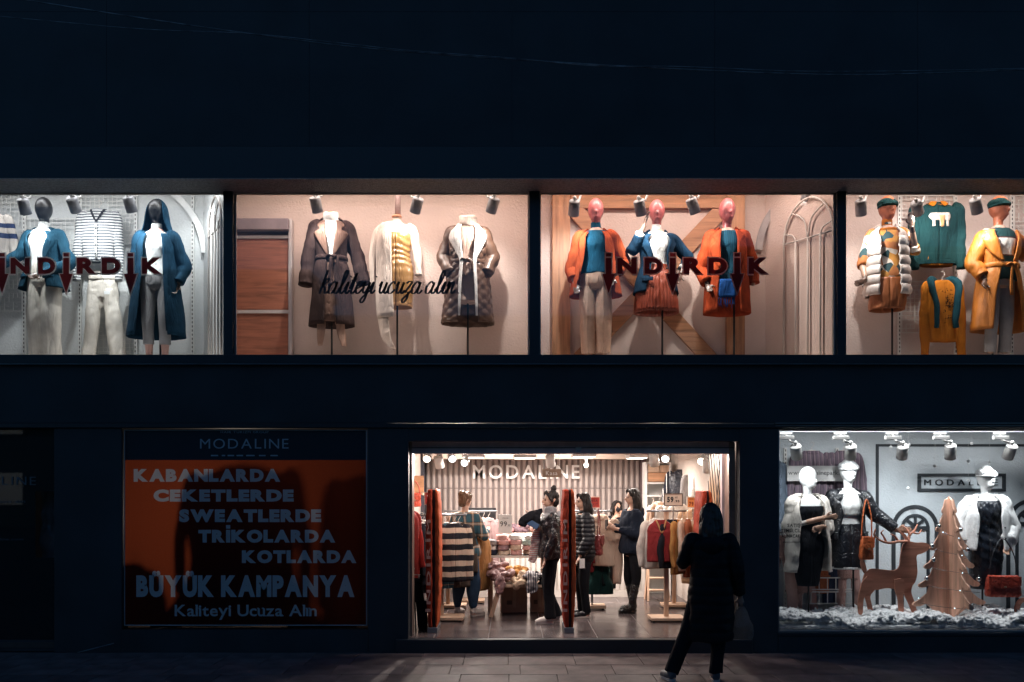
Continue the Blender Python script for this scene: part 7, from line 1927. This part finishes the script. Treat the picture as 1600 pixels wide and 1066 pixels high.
def hair(f, m, yaw=0, long=0, bun=None, width=1., fall=None, seed=0, fringe=True):
    Mx = Matrix.Rotation(yaw, 3, 'Z'); mb = MB()
    def h(p): return Mx @ Vector(p)
    mb.ell(h((0, .026, 1.690)), (.086 * width, .094, .088), M=Mx)
    mb.ell(h((0, .065, 1.63)), (.074 * width, .055, .085), M=Mx)
    if fringe:
        for q in (-1, 1): mb.tube([h((0, -.05, 1.765)), h((q * .05, -.066, 1.735)), h((q * .078, -.03, 1.68)), h((q * .084, .02, 1.62))], [.012, .018, .02, .02], n=8, m=12)
    if bun: mb.ell(h(bun[0]), bun[1])
    if long:
        for i in range(11):
            a = -PI * .08 + PI * 1.16 * i / 10; x, yy = math.cos(a) * .078 * width, .02 + math.sin(a) * .075
            mb.tube([h((x * .8, yy * .8, 1.72)), h((x, yy, 1.62)), h((x * 1.12, yy * 1.15 + .01, 1.62 - long * .5)), h((x * 1.05, yy * 1.1 + .02, 1.62 - long + .03 * math.sin(i * 2.1 + seed)))], [.03, .036, .034, .014], n=8, m=16)
    return fuse(mb, 'hair', m, f.t, .0075, 1, .007, 85, (1, 1, .12), seed)

# shopper in plaid shirt, seen from behind
f = person('shopper in plaid flannel shirt and blue jeans with hair pinned up', 727, 962, 769, 1.76, R(152),
           pose(((-.27, -.05, 1.14), (-.20, -.27, 1.20)), ((.25, -.02, 1.12), (.18, -.18, .98)), {-1: ((-.09, 0, .88), (-.12, -.02, .48), (-.15, .02, .09), (-.19, -.13, .035)), 1: ((.09, 0, .88), (.11, -.01, .48), (.12, .02, .09), (.14, -.14, .035))}))
f.J[('hn', -1)] = Vector((0, 0, 1))
f.body(M_skin, hands=True, head='person', voxel=.009, yaw=R(-15)); f.face(R(-15)); hair(f, M_hair_brown, R(-15), 0, ((0, .085, 1.735), (.048, .045, .042)), seed=2)
f.top(M_plaid, .70, e=.045, sleeves={-1: 1.9, 1: 1.9}, sr=(.082, .075, .06), amp=.010, freq=18, flare=.05, name='plaid_shirt', voxel=.011)
f.collar(M_plaid, .078, 1.43, .05, 20, .03, 'shirt_collar')
f.trousers(M_jean, .14, (.110, .105, .090, .062), 1.06, amp=.012, e=.03, cuff=.052)
for s in (-1, 1): shoe(f, s, M_sneaker)

# woman in black leather jacket holding up a garment
f = person('woman with top knot in black leather jacket holding up a black garment', 860, 973, 767, 1.12, R(-82),
           pose(((-.20, -.10, 1.18), (-.14, -.23, 1.40)), ((.235, .0, 1.12), (.21, -.11, .86)), {-1: ((-.085, 0, .88), (-.09, -.02, .48), (-.09, .10, .09), (-.10, -.04, .035)), 1: ((.085, 0, .88), (.09, -.04, .48), (.09, -.02, .09), (.10, -.17, .035))}))
f.J[('hd', -1)] = Vector((.1, -.5, .8)); f.J[('hd', 1)] = Vector((0, -.3, -1))
f.body(M_skin, hands=True, head='person', voxel=.009); f.face(); hair(f, M_hair_black, 0, 0, ((0, .045, 1.80), (.042, .042, .040)), seed=4)
f.top(M_blkleather, .86, e=.035, sleeves={-1: 1.55, 1: 1.93}, sr=(.078, .070, .056), amp=.012, freq=20, name='leather_jacket', flare=.03, voxel=.010)
f.top(M_greyknit, 1.30, 1.46, e=.04, name='grey_hood_base', amp=.006, cowl=True)
mb = MB(); mb.ell((0, .115, 1.42), (.10, .055, .075)); fuse(mb, 'grey_hood', M_greyknit, f.t, .010, 2, .008, 30)
w = f.J['el'][-1].lerp(f.J['wr'][-1], .72); MB().tube([w, f.J['wr'][-1]], [.046, .040], n=14).build('grey_cuff', M_greyknit, f.t, True)
f.trousers(M_blackpant, .07, (.098, .080, .070, .082), 1.06, amp=.006, e=.018)
for s in (-1, 1): shoe(f, s, M_sneaker)
# what she holds
hk_ = at(842, 801, 1.06)
g_ = thing('held_garment', 'black top held up by the woman in leather jacket', 'garment', hk_, R(10))
mb = MB(); mb.tube([(.05, 0, .03), (-.02, 0, .0), (-.11, .0, -.05), (-.18, .01, -.10), (-.21, .01, -.17)], [.03, .05, .07, .07, .05], n=14, m=22, flat=.5, flat_dir=(0, 1, 0)); mb.tube([(0, 0, .0), (-.03, 0, -.08), (-.02, 0, -.15)], [.03, .05, .03], n=12, m=10, flat=.5, flat_dir=(0, 1, 0)); fuse(mb, 'cloth', M_blk, g_, .010, 2, .012, 30)
g_ = thing('held_garment', 'pink and white striped sleeve top hanging beside the leather jacket', 'garment', hk_ + Vector((-.01, .14, -.12)), R(0))
mb = MB(); mb.tube([(.04, 0, 0), (.0, 0, -.16), (-.05, 0, -.36), (-.08, 0, -.50)], [.05, .075, .07, .05], n=14, m=22, flat=.5, flat_dir=(0, 1, 0)); fuse(mb, 'cloth', stripes('pink_white_stripe', [(.5, (.62, .30, .28)), (1, (.72, .66, .62))], .026), g_, .011, 2, .012, 30)
ph = thing('mobile_phone', 'mobile phone with dark blue screen beside the held black top', 'phone', hk_ + Vector((-.07, -.05, -.14)), R(10)); o = MB().box((0, 0, 0), (.075, .010, .15)).build('phone_case', M_black_metal, ph, bevel=.004); o.rotation_euler = (R(-20), R(-58), 0); o2 = MB().box((0, -.0065, 0), (.068, .002, .14)).build('screen', mat('phone_screen', (.05, .09, .17), .3, bump=0), ph); o2.rotation_euler = (R(-20), R(-58), 0)  # screen is plain dark blue, without emission

# woman in black puffer behind the gate
f = person('woman with long black hair in black puffer jacket behind the lettered gate', 911, 965, 772, 1.62, R(-75),
           pose(((-.22, -.02, 1.13), (-.20, -.15, .90)), ((.235, .0, 1.12), (.21, -.12, .88))))
f.body(M_skin, hands=True, head='person', voxel=.009); f.face(); hair(f, M_hair_black, 0, .22, None, 1.12, seed=5)
def pf(p): return .012 * np.abs(np.sin((p[:, 2] - .78) * PI / .062)) ** .6
f.top(M_blackpuff, .74, e=.05, sleeves={-1: 1.9, 1: 1.9}, sr=(.09, .08, .066), amp=.006, fn=pf, name='puffer_jacket', turtle=.05, voxel=.010)
f.trousers(M_blackpant, .07, (.095, .075, .066, .07), 1.0, amp=.006)
for s in (-1, 1): shoe(f, s, M_blkleather, M_sneaker)
bg = f.t.location + Vector((.20, .06, .78)); handbag('wine red shoulder bag on the back of the black puffer', bg, .20, .26, .09, leather('wine', (.20, .03, .03), .35), False, .33, R(75), False)
pp = thing('folded_paper', 'pale paper slip in the hand of the puffer jacket woman', 'paper', f.t.location + Vector((-.03, -.24, .70)), R(15)); MB().box((0, 0, 0), (.07, .004, .12)).build('sheet', M_white_fab, pp)

# cashier behind the desk
f = person('cashier in black top behind the desk with a hand at her face', 964, 925, 781, 4.2, R(14),
           pose(((-.24, -.10, 1.16), (-.13, -.24, 1.14)), ((.23, -.10, 1.17), (.04, -.17, 1.46))))
f.t.location.z = SF; f.J[('hd', 1)] = Vector((-.3, -.2, 1)); f.J[('hd', -1)] = Vector((1, -.3, .1))
f.body(M_skin, hands=True, head='person', voxel=.010, yaw=R(8)); f.face(R(8)); hair(f, M_hair_black, R(8), .12, None, 1.05, seed=6)
f.top(M_blk, .85, e=.03, sleeves={-1: 1.85, 1: 1.85}, sr=(.078, .066, .05), amp=.008, name='black_top'); f.trousers(M_blackpant, .06, waist=1.05)
mk = MB(); mk.ell((.0, -.085, 1.60), (.056, .042, .05)); fuse(mk, 'face_mask', fabric('mask_black', (.02, .02, .024), fold=0), f.t, .008, 2)
for s in (-1, 1): shoe(f, s, M_blkleather)

# woman in navy hoodie and tall boots
f = person('woman in navy hoodie, black trousers and tall black boots at the cash desk', 988, 957, 765, 2.08, R(-72),
           pose(((-.22, -.06, 1.14), (-.10, -.27, 1.24)), ((.235, -.05, 1.13), (.10, -.29, 1.20)), {-1: ((-.085, 0, .88), (-.09, -.01, .48), (-.10, .06, .09), (-.10, -.09, .035)), 1: ((.085, 0, .88), (.09, .02, .48), (.10, -.06, .09), (.11, -.21, .035))}))
f.body(M_skin, hands=True, head='person', voxel=.009, yaw=R(-6)); f.face(R(-6)); hair(f, M_hair_black, R(-6), .30, None, 1.08, seed=7)
f.top(M_hoodnavy, .84, e=.05, sleeves={-1: 1.88, 1: 1.88}, sr=(.09, .082, .062), amp=.012, freq=17, name='hoodie', flare=.04, voxel=.011)
mb = MB(); mb.ell((0, .10, 1.43), (.115, .075, .10)); mb.tube([(.085, -.03, 1.44), (.09, .05, 1.46), (0, .13, 1.47), (-.09, .05, 1.46), (-.085, -.03, 1.44)], .035, n=10, m=20); fuse(mb, 'hood', M_hoodnavy, f.t, .011, 2, .008, 26)
f.trousers(M_blackpant, .15, (.095, .072, .056, .05), 1.0, amp=.005)
for s in (-1, 1): shoe(f, s, M_boot, M_boot, .80, 1.1)
pn = thing('held_phone', 'small dark phone held by the woman in navy hoodie', 'phone', f.t.location + Matrix.Rotation(R(-72), 3, 'Z') @ Vector((.0, -.37, 1.16)), R(20)); MB().box((0, 0, 0), (.012, .07, .13)).build('phone_case', M_black_metal, pn, bevel=.004)

# passer-by in silhouette on the pavement
f = person('silhouetted woman in long dark puffer coat looking in from the pavement', 1110, 1065, 788, -1.5, R(176),
           pose(((-.265, .04, 1.12), (-.30, -.04, .84)), ((.265, -.10, 1.17), (.13, -.28, 1.29)), {1: ((.10, 0, .88), (.235, -.02, .46), (.385, .03, .09), (.44, -.13, .035)), -1: ((-.085, 0, .88), (-.075, -.02, .46), (-.05, .03, .09), (-.06, -.15, .035))}), floor=0.0)
M_coatdk = mat('dark_long_puffer', (.008, .009, .012), .6, spec=.2)
f.body(M_skin, hands=True, head='person', voxel=.009); f.face(); hair(f, mat('hair_dark_brown', (.035, .022, .018), .42, var=.3, scale=30, bump=.8, bscale=120, stretch=(1, 1, .1)), 0, .30, None, 1.0, seed=8)
def pf2(p): return .007 * np.abs(np.sin((p[:, 2] - .5) * PI / .09)) ** .55
mb = MB(); mb.loft([(.40, .225, .16), (.6, .23, .165), (.85, .22, .16), (1.05, .19, .145), (1.25, .185, .14), (1.36, .19, .125), (1.43, .14, .10), (1.49, .085, .08)], n=36, m=40)
for s in (-1, 1):
    J = f.J; e_, w_ = J['el'][s], J['wr'][s]; a_ = J['sh'][s] + Vector((s * .025, 0, -.01)); mb.tube([J['sh'][s] * .8 + Vector((0, 0, .28)), a_, a_.lerp(e_, .5), e_, e_.lerp(w_, .5), e_.lerp(w_, .93)], [.07, .08, .078, .072, .066, .056], n=16, m=30)
fuse(mb, 'long_puffer_coat', M_coatdk, f.t, .011, 2, .010, 16, (1, 1, .8), 3, pf2)
mb = MB(); mb.ell((0, .12, 1.36), (.13, .05, .09)); mb.tube([(.10, -.02, 1.43), (.115, .05, 1.43), (0, .12, 1.42), (-.115, .05, 1.43), (-.10, -.02, 1.43)], .034, n=10, m=22); fuse(mb, 'hood', M_coatdk, f.t, .012, 2, .008, 26)
f.trousers(M_blackpant, .08, (.10, .085, .075, .076), 1.0, amp=.008)
for s in (-1, 1): shoe(f, s, mat('shoe_slate', (.09, .10, .12), .5), M_sneaker)
hw = f.t.location + Matrix.Rotation(R(176), 3, 'Z') @ (Vector((-.315, -.05, .74)) * f.k)
bgp = thing('plastic_bag', 'translucent plastic carrier bag in the silhouetted woman\'s hand', 'carrier bag', hw)
M_plas = translucent('carrier_plastic', (.34, .37, .40), (.10, .12, .14), .2, .55)
V = []; n, m_ = 40, 26
for j in range(m_):
    f_ = j / (m_ - 1); z = -.30 * f_; rx = .025 + .075 * min(1, f_ * 1.7) ** .8; ry = .02 + .05 * min(1, f_ * 1.6) * (1 - .4 * max(0, f_ - .8) * 5)
    for i in range(n):
        th = 2 * PI * i / n; V.append((rx * math.cos(th), ry * math.sin(th), z))
V = np.array(V); rr = wrinkle(V, .012, 45, (1, 1, .5), 9); V[:, 0] += rr; V[:, 1] += wrinkle(V, .014, 40, (1, 1, .4), 10)
MB().add(V, [(j * n + i, j * n + (i + 1) % n, (j + 1) * n + (i + 1) % n, (j + 1) * n + i) for j in range(m_ - 1) for i in range(n)] + [tuple((m_ - 1) * n + i for i in range(n))]).build('bag_film', M_plas, bgp, True)
for s in (-1, 1): MB().tube([(s * .02, 0, -.02), (s * .016, 0, .03), (0, 0, .055)], .006, n=6, m=8).build('handle', M_plas, bgp, True)

# ------------------------------------------------------------------ cables across the upper front
def cable(label, pts, y, r=.006, m=None, sag=0):
    p = [at(px, py, y) for px, py in pts]
    o = MB().tube([tuple(q) for q in p], r, n=6, m=len(p) * 12).build('overhead_cable', m or M_cable, None, True); tag(o, label, 'cable', 'cables across the upper front'); return o
M_cable = mat('cable_grey', (.30, .30, .31), .4, var=.8, scale=7, metal=.3, bump=.3, bscale=12)
cable('main overhead cable sagging across the dark upper front', [(-60, -18), (60, 3), (180, 22), (300, 40), (386, 52), (540, 72), (700, 86), (850, 96), (1000, 105), (1200, 114), (1340, 117), (1460, 114), (1600, 109), (1700, 104)], -1.0, .006)
cable('thin second cable running below the main one', [(-60, 20), (100, 35), (230, 46), (386, 52.5), (520, 66), (640, 79), (800, 91), (930, 103), (1060, 104), (1240, 111), (1400, 111), (1600, 107), (1700, 103)], -1.02, .004)

bpy.data.scenes.remove(_TMP)

# ------------------------------------------------------------------ clothing details hang under their garment (thing > garment > detail)
MAIN = ['blazer', 'coat', 'open_coat', 'wool_coat', 'amber_coat', 'leather_jacket', 'fur_coat', 'fur_jacket', 'puffer_vest', 'puffer_jacket', 'hoodie', 'plaid_shirt', 'long_puffer_coat', 'garment']
SUB = {'lapel', 'collar', 'sleeve', 'belt', 'belt_knot', 'belt_tail', 'button', 'cuff', 'hood', 'front_panel', 'shearling_lapel', 'shirt_collar', 'placket', 'neckband', 'hem', 'badge', 'label_tag', 'print', 'sequins', 'draped_sleeve', 'shirt_tail', 'pocket_flap'}
PAIR = {'cap_peak': 'cap_crown', 'cap_band': 'cap_crown', 'hem_trim': 'leather_skirt', 'hem_band': 'dress', 'lens': 'lamp_can', 'fringe': 'scarf', 'bulb': 'lamp_base', 'wrap_front': 'satin_dress', 'clasp': 'flap', 'tape': 'carton'}
def stem(o): return o.name.split('.')[0]
for root in [o for o in COL.objects if o.parent is None and o.type == 'EMPTY' and o.children]:
    kids = list(root.children); main = next((k for k in kids if stem(k) in MAIN), None)
    for k in kids:
        tgt = main if (stem(k) in SUB and main is not None) else next((q for q in kids if stem(q) == PAIR.get(stem(k))), None)
        if tgt is not None and tgt is not k and k.location.length < 1e-6 and tgt.location.length < 1e-6 and not any(tgt.rotation_euler): k.parent = tgt
for o in COL.objects:
    if stem(o) in ('slots', 'wire_mesh', 'sequins', 'fringe'): o['kind'] = 'stuff'
